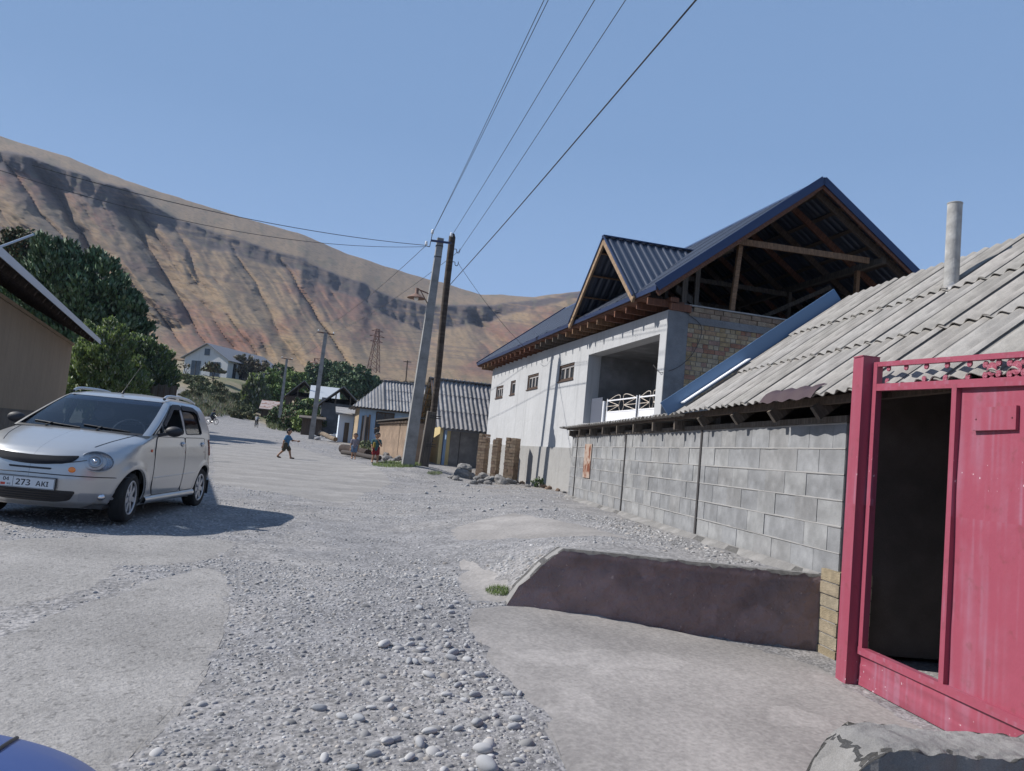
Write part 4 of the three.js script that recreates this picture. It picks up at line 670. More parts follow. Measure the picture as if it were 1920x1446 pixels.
{
  const a = atD(764, 872, DP), b = atD(826, 447, DP), t = thing('concrete_pole', 'tall pale concrete utility pole with street lamp in front of the yellow house', 'utility pole', 'utility poles', [a.x, a.y, a.z]);
  partW(t, 'pole', sqPole(a.clone().add(V(0, -0.3, 0)), b, 0.37, 0.19), poleConc);
  const L = atD(808, 451, DP - 0.1), R = atD(846, 456, DP - 0.1); partW(t, 'cross_arm', beam(L, R, 0.05, 0.06), std(0.03, 0.04, 0.09, 0.6));
  const u = V(0.10, 1, 0).normalize(); partW(t, 'insulator_pin', [rod(L, L.clone().addScaledVector(u, 0.2), 0.012), rod(L.clone().addScaledVector(u, 0.0), L.clone().add(V(-0.02, -0.2, 0)), 0.012), rod(L.clone().add(V(-0.02, -0.2, 0)), L.clone().add(V(-0.12, -0.19, 0)), 0.012)], steelDark);
  PT.i1 = L.clone().addScaledVector(u, 0.22); PT.i2 = L.clone().add(V(-0.13, -0.17, 0)); PT.i3 = atD(846, 444, DP);
  for (const q of [PT.i1, PT.i2, PT.i3]) partW(t, 'insulator', insulator(q.x, q.y, q.z, 1.1), porcelain);
  partW(t, 'clamp', [0.12, 0.28].map(f => { const q = b.clone().lerp(a, f * 0.3); return bx(q.x - 0.115, q.x + 0.115, q.y - 0.012, q.y + 0.012, q.z - 0.115, q.z + 0.115); }), steelDark);
  lampParts(t, atD(804, 551, DP), atD(781, 553, DP - 0.15), 1.05); PT.top = b;
}
{
  const a = atD(806, 829, 24.9), b = atD(848, 444, 24.9), f = atD(793, 870, 24.8), s = atD(810, 772, 24.8);
  const t = thing('wooden_pole', 'dark weathered wooden utility pole strapped to a short grey stub', 'utility pole', 'utility poles', [f.x, f.y, f.z]);
  const wood = std(0.115, 0.095, 0.085, 0.95, { map: rep(woodMap, 0.35, 2.4), bumpMap: rep(tex(256, (u, v) => fbmp(u, v * 0.08, 32, 3), false), 0.4, 2), bumpScale: 0.02 });
  partW(t, 'pole', tube([a, a.clone().lerp(b, 0.33).add(V(0.02, 0, 0)), a.clone().lerp(b, 0.66).add(V(-0.01, 0, 0)), b], 0.105, 30, 12), wood); partW(t, 'pole_top', rod(b, b.clone().add(V(0.01, 0.1, 0)), 0.1, 0.055, 12), wood);
  partW(t, 'stub', sqPole(f.clone().add(V(0, -0.25, 0)), s, 0.30, 0.28), std(0.20, 0.185, 0.175, 0.95, { map: rep(woodMap, 0.4, 2) }));
  for (const k of [0.08, 0.12, 0.62, 0.66]) { const q = s.clone().lerp(f, k).add(V(0.09, 0, 0)); partW(t, 'wire_binding', new THREE.TorusGeometry(0.22, 0.012, 6, 24).rotateX(Math.PI / 2).scale(1, 1, 0.8).translate(q.x, q.y, q.z), steelDark); }
  const hook = (x, y) => { const q = atD(x, y, 24.9); partW(t, 'hook', tube([q, q.clone().add(V(0.08, 0, 0)), q.clone().add(V(0.10, -0.09, 0)), q.clone().add(V(0.16, -0.11, 0)), q.clone().add(V(0.19, -0.04, 0)), q.clone().add(V(0.19, 0.03, 0))], 0.012, 20), steelDark); return q.add(V(0.19, -0.02, 0)); };
  PT.h1 = hook(851, 467); PT.h2 = hook(848, 491); PT.w = atD(842, 536, 24.8);
}
const farPole = (x0, y0, x1, y1, D, w, label, lamp, ax) => { const a = atD(x0, y0, D), b = atD(x1, y1, D); a.y = Math.min(a.y, gy(a.x, a.z)); const t = thing('concrete_pole', label, 'utility pole', 'utility poles', [a.x, a.y, a.z]); partW(t, 'pole', sqPole(a.clone().add(V(0, -0.4, 0)), b, w, w * 0.62), poleConc); const d = V(0.55 * ax, -0.03, 0); partW(t, 'cross_arm', beam(b.clone().sub(d), b.clone().add(d), 0.07, 0.07), rustSteel); for (const k of [-0.9, 0.9]) { const q = b.clone().addScaledVector(d, k); partW(t, 'insulator', insulator(q.x, q.y + 0.03, q.z, 1.1), porcelain); } if (lamp) lampParts(t, atD(x1 - 4, y1 + 48, D), atD(x1 - 22, y1 + 53, D), 1.1); return b; };
PT.p2 = farPole(583, 822, 611, 625, 52, 0.36, 'concrete utility pole with lamp rising from the stone pile', true, 1);
PT.p3 = farPole(522, 800, 538, 673, 79, 0.34, 'concrete utility pole among bushes, before the gabled sheds', false, 1);
PT.p4 = farPole(486, 778, 495, 700, 108, 0.34, 'small distant concrete utility pole behind the cyclist in white', false, 1);
{ const a = atD(762, 715, 120), b = atD(764, 676, 120), t = thing('wooden_pole', 'thin distant wooden pole above the roofs', 'utility pole', 'utility poles', [a.x, a.y - 4, a.z]); partW(t, 'pole', rod(a.clone().add(V(0, -4, 0)), b, 0.12, 0.09), timberM); partW(t, 'cross_arm', beam(b.clone().add(V(-0.6, -0.2, 0)), b.clone().add(V(0.6, -0.2, 0)), 0.1, 0.1), timberM); }
{ // lattice pylon on the slope
  const b = atD(700, 692, 262), h = atD(703, 615, 262), H = h.y - b.y, t = thing('lattice_pylon', 'rusty lattice power pylon standing at the foot of the hill', 'pylon', null, [b.x, b.y - 1, b.z], 0.4); const hs = H + 1;
  const w = y => lerp(1.7, 0.45, Math.pow(y / hs, 0.8)), c = (k, y) => V([1, 1, -1, -1][k] * w(y), y, [1, -1, -1, 1][k] * w(y));
  for (let k = 0; k < 4; k++) part(t, 'leg', rod(c(k, 0), c(k, hs), 0.13, 0.09, 5), rustSteel);
  for (let i = 0; i < 7; i++) { const y0 = hs * i / 7, y1 = hs * (i + 1) / 7, g = []; for (let k = 0; k < 4; k++) { g.push(rod(c(k, y0), c((k + 1) % 4, y1), 0.06, 0.06, 4), rod(c((k + 1) % 4, y0), c(k, y1), 0.06, 0.06, 4)); } part(t, 'bracing', g, rustSteel); }
  for (const [y, l] of [[hs * 0.70, 2.2], [hs * 0.82, 2.6], [hs * 0.94, 2.0]]) part(t, 'cross_arm', [beam(V(-l, y, 0), V(l, y, 0), 0.18, 0.18), rod(V(-l, y, 0), V(0, y + 0.8, 0), 0.06), rod(V(l, y, 0), V(0, y + 0.8, 0), 0.06)], rustSteel);
}
// ---------------------------------------------------------------- wires
{
  const wire = (pts, r, label) => single('overhead_wire', tube(pts, r, 60, 5), wireM, label, 'wire', 'overhead wires');
  const sag = (a, b, s) => { const o = []; for (let i = 0; i <= 12; i++) { const f = i / 12; o.push(a.clone().lerp(b, f).add(V(0, -s * 4 * f * (1 - f), 0))); } return o; };
  const over = (a, px, Y, r, label) => { const d = rayDir(px, 0), p = CAM.clone().addScaledVector(d, (Y - CAM.y) / d.y), e = a.clone().add(p.clone().sub(a).multiplyScalar(1.9)); wire([a, a.clone().lerp(p, 0.5).add(V(0, -0.05, 0)), p, e.add(V(0, 0.1, 0))], r, label); };
  over(PT.i1, 1028, 7.7, 0.006, 'thin overhead wire from the concrete pole insulator, one of a close pair'); over(PT.i1.clone().add(V(-0.02, -0.05, 0)), 1020, 7.7, 0.006, 'thin overhead wire from the concrete pole insulator, one of a close pair');
  over(PT.i3, 1115, 7.6, 0.006, 'thin overhead wire running from the white insulator by the wooden pole'); over(PT.h1, 1173, 7.4, 0.006, 'thin overhead wire running from the upper hook of the wooden pole'); over(PT.w, 1305, 6.6, 0.011, 'thick black cable running overhead from the wooden pole');
  wire(sag(PT.i2, atD(60, 310, 17), 0.25), 0.009, 'dark cable from the concrete pole crossing above the hill, upper one'); wire(sag(PT.i2.clone().add(V(0, -0.04, 0)), atD(-60, 300, 15), 0.5), 0.007, 'dark cable from the concrete pole crossing above the hill, lower one');
  wire(sag(PT.h2, V(HC.x, 4.8, HC.z).addScaledVector(HD, 9.5).addScaledVector(HE, -0.4), 0.15), 0.006, 'thin service wire from the wooden pole to the white house eave');
  for (const [dx, l] of [[-0.5, 'left wire between the concrete poles up the road'], [0.5, 'right wire between the concrete poles up the road']]) { wire(sag((dx < 0 ? PT.i2 : PT.h1).clone(), PT.p2.clone().add(V(dx, 0.12, 0)), 0.3), 0.008, l + ', first span from the lamp pole'); wire(sag(PT.p2.clone().add(V(dx, 0.12, 0)), PT.p3.clone().add(V(dx, 0.12, 0)), 0.4), 0.009, l + ', second span'); wire(sag(PT.p3.clone().add(V(dx, 0.12, 0)), PT.p4.clone().add(V(dx, 0.12, 0)), 0.4), 0.01, l + ', farthest span'); }
}
// plank fence on the left, behind the car
{
  const a = atD(283, 748, 38), b = atD(327, 752, 38), t = thing('plank_fence', 'weathered grey plank fence beside the green trees', 'fence', null, [a.x, gy(a.x, a.z), a.z]); const n = 13, h = atD(300, 722, 38).y;
  for (let i = 0; i < n; i++) { const p = a.clone().lerp(b, i / (n - 1)), y0 = gy(p.x, p.z) - 0.05; partW(t, 'plank', bx(p.x - 0.04, p.x + 0.045, y0, h + rr(-0.08, 0.06), p.z - 0.012, p.z + 0.012), i % 3 ? greyTimberM : timberM); }
  partW(t, 'rail', beam(V(a.x, h - 0.3, a.z - 0.04), V(b.x, h - 0.3, b.z - 0.04), 0.05, 0.08), timberM);
}

// ---------------------------------------------------------------- small five-door car
const CB = { // lower body: level -> front end, rear end, half width
  f: [[0.16, 1.66], [0.22, 1.77], [0.32, 1.83], [0.46, 1.845], [0.58, 1.835], [0.64, 1.82], [0.70, 1.78], [0.76, 1.69], [0.82, 1.54], [0.88, 1.34], [0.93, 1.14], [0.965, 0.97]],
  r: [[0.16, -1.50], [0.24, -1.60], [0.35, -1.645], [0.6, -1.645], [0.97, -1.60]],
  w: [[0.16, 0.66], [0.22, 0.70], [0.32, 0.728], [0.45, 0.742], [0.58, 0.7475], [0.72, 0.745], [0.85, 0.733], [0.965, 0.712]] };
const CG = {
  f: [[0.94, 1.04], [1.05, 0.82], [1.2, 0.52], [1.34, 0.24], [1.395, 0.11], [1.43, -0.06], [1.455, -0.28], [1.468, -0.5], [1.472, -0.62]],
  r: [[0.94, -1.60], [1.1, -1.575], [1.28, -1.50], [1.385, -1.38], [1.43, -1.18], [1.455, -0.95], [1.468, -0.75], [1.472, -0.64]],
  w: [[0.94, 0.716], [1.05, 0.695], [1.2, 0.652], [1.33, 0.606], [1.39, 0.575], [1.42, 0.53], [1.445, 0.44], [1.462, 0.30], [1.472, 0.03]] };
const smTab = (pts, x) => { // smoothed table
  const h = 0.012; return (tab(pts, x - h) + 2 * tab(pts, x) + tab(pts, x + h)) / 4; };
function carOutline(T, y, low) { // half outline (left side) as function of q in 0..3: rear cap, side, front cap
  const f = smTab(T.f, y), r = smTab(T.r, y), w = smTab(T.w, y), pf = low ? 2.6 : 2.4, pr = 3.4, zf = low ? Math.min(1.0, f - 0.42) : f - 0.20, zr = r + (low ? 0.42 : 0.34); const zr2 = Math.min(zr, zf - 0.02);
  return q => { if (q < 1) { const a = q * Math.PI / 2; return [w * Math.pow(Math.sin(a), 2 / pr), zr2 - (zr2 - r) * Math.pow(Math.max(0, Math.cos(a)), 2 / pr)]; } if (q < 2) return [w, lerp(zr2, zf, q - 1)]; const a = (q - 2) * Math.PI / 2; return [w * Math.pow(Math.max(0, Math.cos(a)), 2 / pf), zf + (f - zf) * Math.pow(Math.sin(a), 2 / pf)]; };
}
function carX(T, z, y, low) { const f = smTab(T.f, y), r = smTab(T.r, y), w = smTab(T.w, y), pf = low ? 2.6 : 2.4, pr = 3.4, zf = low ? Math.min(1.0, f - 0.42) : f - 0.20, zr = Math.min(r + (low ? 0.42 : 0.34), zf - 0.02); if (z > zf) return w * Math.pow(Math.max(0, 1 - Math.pow(clamp((z - zf) / (f - zf)), pf)), 1 / pf); if (z < zr) return w * Math.pow(Math.max(0, 1 - Math.pow(clamp((zr - z) / (zr - r)), pr)), 1 / pr); return w; }
function carZ(T, x, y, low) { const f = smTab(T.f, y), w = smTab(T.w, y), pf = low ? 2.6 : 2.4, zf = low ? Math.min(1.0, f - 0.42) : f - 0.20; return zf + (f - zf) * Math.pow(Math.max(0, 1 - Math.pow(clamp(Math.abs(x) / w), pf)), 1 / pf); }
function subdiv(P, ix, max) { // split long edges of a flat triangulation
  const out = []; const st = []; for (let i = 0; i < ix.length; i += 3) st.push([P[ix[i]], P[ix[i + 1]], P[ix[i + 2]]]);
  while (st.length) { const [a, b, c] = st.pop(); const d = (p, q) => Math.hypot(p[0] - q[0], p[1] - q[1]), m = (p, q) => [(p[0] + q[0]) / 2, (p[1] + q[1]) / 2]; const ab = d(a, b), bc = d(b, c), ca = d(c, a), M = Math.max(ab, bc, ca); if (M < max) { out.push(a, b, c); continue; } if (M === ab) { const q = m(a, b); st.push([a, q, c], [q, b, c]); } else if (M === bc) { const q = m(b, c); st.push([a, b, q], [a, q, c]); } else { const q = m(c, a); st.push([a, b, q], [q, b, c]); } }
  return out;
}
function skin(poly, holes, map, max = 0.05) { // map([u,v]) -> Vector3 ; normals from the surface
  const s = new THREE.Shape(poly.map(a => new THREE.Vector2(...a))); for (const h of holes) s.holes.push(new THREE.Path(h.map(a => new THREE.Vector2(...a))));
  const g0 = new THREE.ShapeGeometry(s), p = g0.attributes.position, P = []; for (let i = 0; i < p.count; i++) P.push([p.getX(i), p.getY(i)]);
  const T = subdiv(P, [...g0.index.array], max), pos = [], nor = [], uv = [];
  for (const q of T) { const a = map(q), e = 0.004, u = map([q[0] + e, q[1]]).sub(map([q[0] - e, q[1]])), v = map([q[0], q[1] + e]).sub(map([q[0], q[1] - e])), n = u.cross(v).normalize(); pos.push(a.x, a.y, a.z); nor.push(n.x, n.y, n.z); uv.push(q[0], q[1]); }
  const g = new THREE.BufferGeometry(); g.setAttribute('position', new THREE.Float32BufferAttribute(pos, 3)); g.setAttribute('normal', new THREE.Float32BufferAttribute(nor, 3)); g.setAttribute('uv', new THREE.Float32BufferAttribute(uv, 2)); return g;
}
const mirrorX = g => { g = g.clone(); g = g.index ? g.toNonIndexed() : g; const p = g.attributes.position, n = g.attributes.normal; for (let i = 0; i < p.count; i++) { p.setX(i, -p.getX(i)); n.setX(i, -n.getX(i)); } for (const k of Object.keys(g.attributes)) { const a = g.attributes[k], s = a.itemSize; for (let i = 0; i < a.count; i += 3) for (let c = 0; c < s; c++) { const t = a.array[(i + 1) * s + c]; a.array[(i + 1) * s + c] = a.array[(i + 2) * s + c]; a.array[(i + 2) * s + c] = t; } } return g; };
const dense = (poly, n = 6) => { const o = []; poly.forEach((a, i) => { const b = poly[(i + 1) % poly.length]; for (let k = 0; k < n; k++) o.push([lerp(a[0], b[0], k / n), lerp(a[1], b[1], k / n)]); }); return o; };
const roundPoly = (poly, r, n = 5) => { const o = []; const m = poly.length; for (let i = 0; i < m; i++) { const p = poly[(i + m - 1) % m], a = poly[i], b = poly[(i + 1) % m]; const d1 = Math.hypot(p[0] - a[0], p[1] - a[1]), d2 = Math.hypot(b[0] - a[0], b[1] - a[1]), r1 = Math.min(r, d1 * 0.45), r2 = Math.min(r, d2 * 0.45); const A = [a[0] + (p[0] - a[0]) / d1 * r1, a[1] + (p[1] - a[1]) / d1 * r1], B = [a[0] + (b[0] - a[0]) / d2 * r2, a[1] + (b[1] - a[1]) / d2 * r2]; for (let k = 0; k <= n; k++) { const t = k / n; o.push([(1 - t) * (1 - t) * A[0] + 2 * t * (1 - t) * a[0] + t * t * B[0], (1 - t) * (1 - t) * A[1] + 2 * t * (1 - t) * a[1] + t * t * B[1]]); } } return o; };
const WR = 0.272, AR = 0.322, AXZ = 1.17;
function buildCar(name, label, group, pos, ry, paint, opts = {}) {
  const t = thing(name, label, 'car', group, pos, ry);
  const black = std(0.018, 0.018, 0.02, 0.55), trim = std(0.02, 0.02, 0.024, 0.6), chrome = std(0.7, 0.7, 0.72, 0.15, { metalness: 1 }), rubber = std(0.03, 0.03, 0.03, 0.9, { map: rep(grainFine, 0.3) }), inner = std(0.06, 0.06, 0.065, 0.9);
  const glass = new THREE.MeshPhysicalMaterial({ color: lin(0.36, 0.42, 0.48), roughness: 0.03, transmission: 1, thickness: 0, ior: 1.5, side: THREE.DoubleSide });
  const lens = new THREE.MeshPhysicalMaterial({ color: lin(0.95, 0.96, 0.97), roughness: 0.06, transmission: 1, thickness: 0, ior: 1.5 });
  // --- lower body
  {
    const NQ = [26, 150, 54], ys = []; for (let i = 0; i <= 74; i++) ys.push(lerp(0.16, 0.965, i / 74));
    const qs = []; for (let k = 0; k < 3; k++) for (let i = 0; i < NQ[k]; i++) qs.push(k + i / NQ[k]); qs.push(2.9999);
    const P = [], ins = []; for (const y of ys) { const o = carOutline(CB, y, true); for (const q of qs) { let [x, z] = o(q); for (const az of [AXZ, -AXZ]) { const d = Math.hypot(z - az, y - WR); x += x > 0.4 ? 0.014 * Math.exp(-(((d - AR - 0.02) / 0.05) ** 2)) : 0; } P.push(V(x, y, z)); let k = false; for (const az of [AXZ, -AXZ]) if (x > 0.45 && Math.hypot(z - az, y - WR) < AR) k = az; ins.push(k); } }
    const n = qs.length, tris = []; for (let j = 0; j < ys.length - 1; j++) for (let i = 0; i < n - 1; i++) { const a = j * n + i, b = a + 1, c = a + n, d = c + 1; tris.push([a, c, b], [b, c, d]); }
    const keep = tris.filter(t3 => !t3.every(k => ins[k] !== false)); const mv = new Set(); keep.forEach(t3 => t3.forEach(k => { if (ins[k] !== false) mv.add(k); }));
    const g = new THREE.BufferGeometry(); const pre = new Float32Array(P.length * 3); P.forEach((v, i) => { pre[i * 3] = v.x; pre[i * 3 + 1] = v.y; pre[i * 3 + 2] = v.z; }); g.setAttribute('position', new THREE.BufferAttribute(pre, 3)); g.setIndex(tris.flat()); g.computeVertexNormals();
    mv.forEach(k => { const az = ins[k], dz = P[k].z - az, dy = P[k].y - WR, d = Math.hypot(dz, dy) || 1; pre[k * 3 + 2] = az + dz / d * AR; pre[k * 3 + 1] = Math.max(0.16, WR + dy / d * AR); });
    g.setIndex(keep.flat()); const gl = g.toNonIndexed(), gr = mirrorX(gl); part(t, 'body', merge([gl, gr]), paint);
    const ar = []; for (const s of [1, -1]) for (const az of [AXZ, -AXZ]) { const pts = []; for (let k = 0; k <= 24; k++) { const a = lerp(-0.12, Math.PI + 0.12, k / 24), y = WR + Math.sin(a) * (AR - 0.004), z = az + Math.cos(a) * (AR - 0.004); pts.push(V(s * (carX(CB, z, Math.max(0.17, y), true) - 0.004), y, z)); } ar.push(tube(pts, 0.008, 40, 6)); const liner = new THREE.CylinderGeometry(AR, AR, 0.34, 32, 1, true, -0.1, Math.PI + 0.2).rotateZ(Math.PI / 2).translate(s * 0.47, WR, az); part(t, 'wheel_well', liner, black); part(t, 'wheel_well', new THREE.CircleGeometry(AR, 32, 0, Math.PI).rotateY(s * Math.PI / 2).translate(s * 0.30, WR, az), black); }
    part(t, 'arch_lip', ar, paint);
    part(t, 'underbody', [bx(-0.62, 0.62, 0.17, 0.21, -1.45, 1.6), bx(-0.3, 0.3, 0.17, 0.6, -1.45, 1.4), bx(-0.6, 0.6, 0.19, 0.56, -0.8, 0.8), bx(-0.64, 0.64, 0.24, 0.62, -1.52, -1.5)], black);
  }
  // --- roof, screen, sides
  const strip = (T, y0, y1, q0, q1, ny, nq, off = 0, low = false) => { const rows = []; for (let j = 0; j <= ny; j++) { const y = lerp(y0, y1, j / ny), o = carOutline(T, y, low), r = []; for (let i = 0; i <= nq; i++) { const q = lerp(q0, q1, i / nq), [x, z] = o(Math.min(2.9999, q)); const [x1, z1] = o(Math.min(2.9999, q + 0.01)), [x2, z2] = o(Math.max(0, q - 0.01)); const tx = x1 - x2, tz = z1 - z2, l = Math.hypot(tx, tz) || 1; r.push(V(x + tz / l * off, y, z - tx / l * off)); } rows.push(r); } return quadStrip(rows, true); };
  const both = g => { const a = g.index ? g.toNonIndexed() : g; return merge([a, mirrorX(a)]); };
  part(t, 'roof', both(strip(CG, 1.375, 1.4718, 0, 2.9999, 20, 90)), paint);
  const QA = 2.27; // where the screen meets the pillar
  part(t, 'windshield', both(strip(CG, 0.965, 1.378, QA, 2.9999, 24, 40, -0.006)), glass);
  part(t, 'sun_strip', both(strip(CG, 1.315, 1.374, QA, 2.9999, 6, 40, -0.012)), new THREE.MeshPhysicalMaterial({ color: lin(0.03, 0.045, 0.09), roughness: 0.2 }));
  part(t, 'windshield_pillar', strip(CG, 0.955, 1.385, 2.0, QA + 0.015, 24, 16, 0.004), paint); part(t, 'windshield_pillar', mirrorX(strip(CG, 0.955, 1.385, 2.0, QA + 0.015, 24, 16, 0.004).toNonIndexed()), paint);
  part(t, 'windshield_seal', both(strip(CG, 0.955, 0.975, QA, 2.9999, 2, 40, 0.002)), black);
  part(t, 'tailgate_glass', both(strip(CG, 1.0, 1.33, 0, 0.72, 16, 20, 0.004)), darkGlass); part(t, 'tailgate', both(strip(CG, 0.94, 1.38, 0, 1.0, 20, 30)), paint);
  const sideMap = off => ([z, y]) => V(carX(CG, z, y, false) + off, y, z), lowMap = off => ([z, y]) => V(carX(CB, z, y, true) + off, y, z);
  const fl = (m) => ([z, y]) => m([-z, y]); // keep outward winding: u runs backwards
  const zneg = p => p.map(([z, y]) => [-z, y]);
  const winQ = roundPoly([[0.67, 0.985], [0.46, 0.985], [0.46, 1.085]], 0.02), winF = roundPoly([[0.425, 0.985], [-0.27, 0.998], [-0.25, 1.352], [-0.0, 1.345], [0.425, 1.108]], 0.05), winR = roundPoly([[-0.36, 1.0], [-1.0, 1.012], [-0.93, 1.30], [-0.80, 1.345], [-0.34, 1.352]], 0.05);
  const sideOut = dense([[0.77, 0.955], [-1.42, 0.955], [-1.36, 1.2], [-1.22, 1.385], [-0.04, 1.385]], 10);
  const frame = skin(zneg(sideOut), [zneg(winQ), zneg(winF), zneg(winR)], fl(sideMap(0.006)), 0.06); part(t, 'side_frame', frame, paint); part(t, 'side_frame', mirrorX(frame), paint);
  const gl3 = [winQ, winF, winR].map(w => skin(zneg(w.map(([z, y]) => [z, y])), [], fl(sideMap(-0.006)), 0.08));
  gl3.forEach((g, i) => { if (!(i === 1)) part(t, 'side_window', g, glass); part(t, 'side_window', mirrorX(g), glass); });
  part(t, 'door_window', skin(zneg(roundPoly([[0.425, 0.985], [-0.27, 0.998], [-0.27, 1.05], [0.425, 1.04]], 0.01)), [], fl(sideMap(-0.006)), 0.08), glass);
  const outl = (poly, map, r, m, nm) => { const pts = poly.map(p => map(p)); pts.push(pts[0]); const c = new THREE.CatmullRomCurve3(pts, false, 'catmullrom', 0.1); const g = new THREE.TubeGeometry(c, poly.length * 3, r, 5).toNonIndexed(); part(t, nm, merge([g, mirrorX(g)]), m); };
  for (const w of [winQ, winF, winR]) outl(w, sideMap(0.005), 0.008, black, 'window_seal');
  for (const [a, b] of [[[0.40, 1.225], [-0.31, 1.36]], [[-0.34, 1.36], [-0.98, 1.26]]]) { const up = a[0] > 0 ? [[0.43, 1.105], [0.0, 1.362], [-0.30, 1.372], [-0.30, 1.305], [-0.02, 1.30], [0.38, 1.075]] : [[-0.33, 1.372], [-0.80, 1.365], [-0.95, 1.315], [-0.985, 1.2], [-0.94, 1.2], [-0.90, 1.28], [-0.78, 1.31], [-0.33, 1.308]]; const g = skin(zneg(roundPoly(up, 0.03)), [], fl(sideMap(0.022)), 0.06); part(t, 'wind_deflector', g, trim); part(t, 'wind_deflector', mirrorX(g), trim); }
  // belt moulding and doors
  const arc = (az, a0, a1, n = 10) => { const o = []; for (let k = 0; k <= n; k++) { const a = lerp(a0, a1, k / n); o.push([az + Math.cos(a) * (AR + 0.03), WR + Math.sin(a) * (AR + 0.03)]); } return o; };
  const dF = roundPoly([[0.63, 0.955], [0.70, 0.80], [0.68, 0.36], [0.60, 0.27], [-0.30, 0.27], [-0.315, 0.955]], 0.05), dR = [[-0.335, 0.955], [-0.33, 0.30], [-0.36, 0.27], [-0.80, 0.27], ...arc(-AXZ, rad(8), rad(88)), [-1.13, 0.72], [-1.10, 0.955]];
  for (const [d, nm] of [[dF, 'front_door'], [dR, 'rear_door']]) { const g = skin(zneg(d), [], fl(lowMap(0.0045)), 0.06); for (const s of [1, -1]) { const dd = part(t, nm, s > 0 ? g : mirrorX(g), paint); const hz = nm === 'front_door' ? -0.21 : -1.0, hx = carX(CB, hz, 0.875, true) + 0.012; part(dd, 'handle', new THREE.SphereGeometry(1, 16, 10).scale(0.016, 0.034, 0.055).translate(s * hx, 0.872, hz), paint); part(dd, 'handle_pull', new THREE.SphereGeometry(1, 12, 8).scale(0.012, 0.012, 0.045).translate(s * (hx + 0.012), 0.878, hz), chrome); const ez = nm === 'front_door' ? -0.31 : -1.08; part(dd, 'edge_guard', bx(s * hx, s * (hx + 0.006), 0.68, 0.78, ez - 0.006, ez + 0.006), std(0.18, 0.02, 0.02, 0.5)); } outl(d, lowMap(0.004), 0.0045, black, 'door_gap'); }
  { const pts = []; for (let k = 0; k <= 20; k++) { const z = lerp(0.66, -0.80, k / 20); pts.push(V(carX(CB, z, 0.49, true) + 0.004, 0.475 + 0.02 * k / 20, z)); } const g = tube(pts, 0.006, 40, 5).toNonIndexed(); part(t, 'side_crease', merge([g, mirrorX(g)]), paint); const sk = []; for (let k = 0; k <= 20; k++) { const z = lerp(0.83, -0.83, k / 20); sk.push(V(carX(CB, z, 0.24, true) + 0.004, 0.225, z)); } const h = tube(sk, 0.045, 30, 8).toNonIndexed(); part(t, 'side_skirt', merge([h, mirrorX(h)]), paint); }
  // --- front end
  const FY = opts.fy === undefined ? -0.04 : opts.fy;
  const fMap = (off, low = true) => ([x, y]) => { y = Math.max(0.17, y + FY); const z = carZ(CB, x, y, low); return V(x, y, z + off); };
  const gr = roundPoly([[-0.40, 0.748], [-0.2, 0.730], [0, 0.724], [0.2, 0.730], [0.40, 0.748], [0.37, 0.690], [0.28, 0.655], [0, 0.640], [-0.28, 0.655], [-0.37, 0.690]], 0.03);
  part(t, 'upper_grille', skin(gr, [], fMap(0.006), 0.03), std(0.008, 0.009, 0.013, 0.9));
  part(t, 'grille_slot', skin(roundPoly([[-0.20, 0.607], [0.20, 0.607], [0.19, 0.588], [-0.19, 0.588]], 0.012), [], fMap(0.004), 0.03), black);
  part(t, 'lower_grille', skin(roundPoly([[-0.42, 0.385], [0.42, 0.385], [0.36, 0.285], [0.24, 0.262], [-0.24, 0.262], [-0.36, 0.285]], 0.035), [], fMap(0.004), 0.03), black);
  for (let k = 0; k < 4; k++) part(t, 'grille_bar', tube([-0.38, -0.2, 0, 0.2, 0.38].map(x => fMap(0.006)([x * (1 - 0.05 * (3 - k)), 0.285 + k * 0.025])), 0.004, 20, 5), trim);
  const seamF = []; for (let k = 0; k <= 30; k++) { const x = lerp(-0.735, 0.735, k / 30); seamF.push(fMap(0.003)([x * 0.995, 0.545 - 0.012 * Math.abs(x)])); } part(t, 'bumper_seam', tube(seamF, 0.005, 80, 5), black);
  { const hs = []; for (let k = 0; k <= 30; k++) { const x = lerp(-0.46, 0.46, k / 30); hs.push(fMap(0.002)([x, 0.637 + 0.11 * x * x * 3])); } part(t, 'hood_gap', tube(hs, 0.004, 60, 5), black); for (const s of [1, -1]) { const p = []; for (let k = 0; k <= 16; k++) { const y = lerp(0.80, 0.955, k / 16), x = lerp(0.44, 0.60, k / 16); p.push(V(s * x, y + 0.001, carZ(CB, x, y, true))); } part(t, 'hood_gap', tube(p, 0.004, 30, 5), black); } }
  for (const s of [1, -1]) {
    const c = V(s * 0.535, 0.70 + FY, carZ(CB, 0.535, 0.70 + FY, true) - 0.004), n = V(s * 0.48, 0.50, 1).normalize(), q = new THREE.Quaternion().setFromUnitVectors(V(0, 0, 1), n);
    const place = g => g.applyQuaternion(q).translate(c.x, c.y, c.z);
    const hl = part(t, 'headlight', place(new THREE.SphereGeometry(1, 36, 20, 0, Math.PI * 2, 0, Math.PI / 2).rotateX(Math.PI / 2).scale(0.148, 0.112, 0.042).translate(0, 0, 0.0)), lens);
    part(hl, 'rim', place(new THREE.TorusGeometry(1, 0.05, 10, 48).scale(0.148, 0.112, 0.09).translate(0, 0, 0.0)), paint);
    part(hl, 'housing', place(new THREE.SphereGeometry(1, 30, 12, 0, Math.PI * 2, 0, Math.PI / 2).rotateX(-Math.PI / 2).scale(0.144, 0.108, 0.05).translate(0, 0, 0.014)), std(0.30, 0.31, 0.33, 0.25, { metalness: 0.8, side: THREE.DoubleSide }));
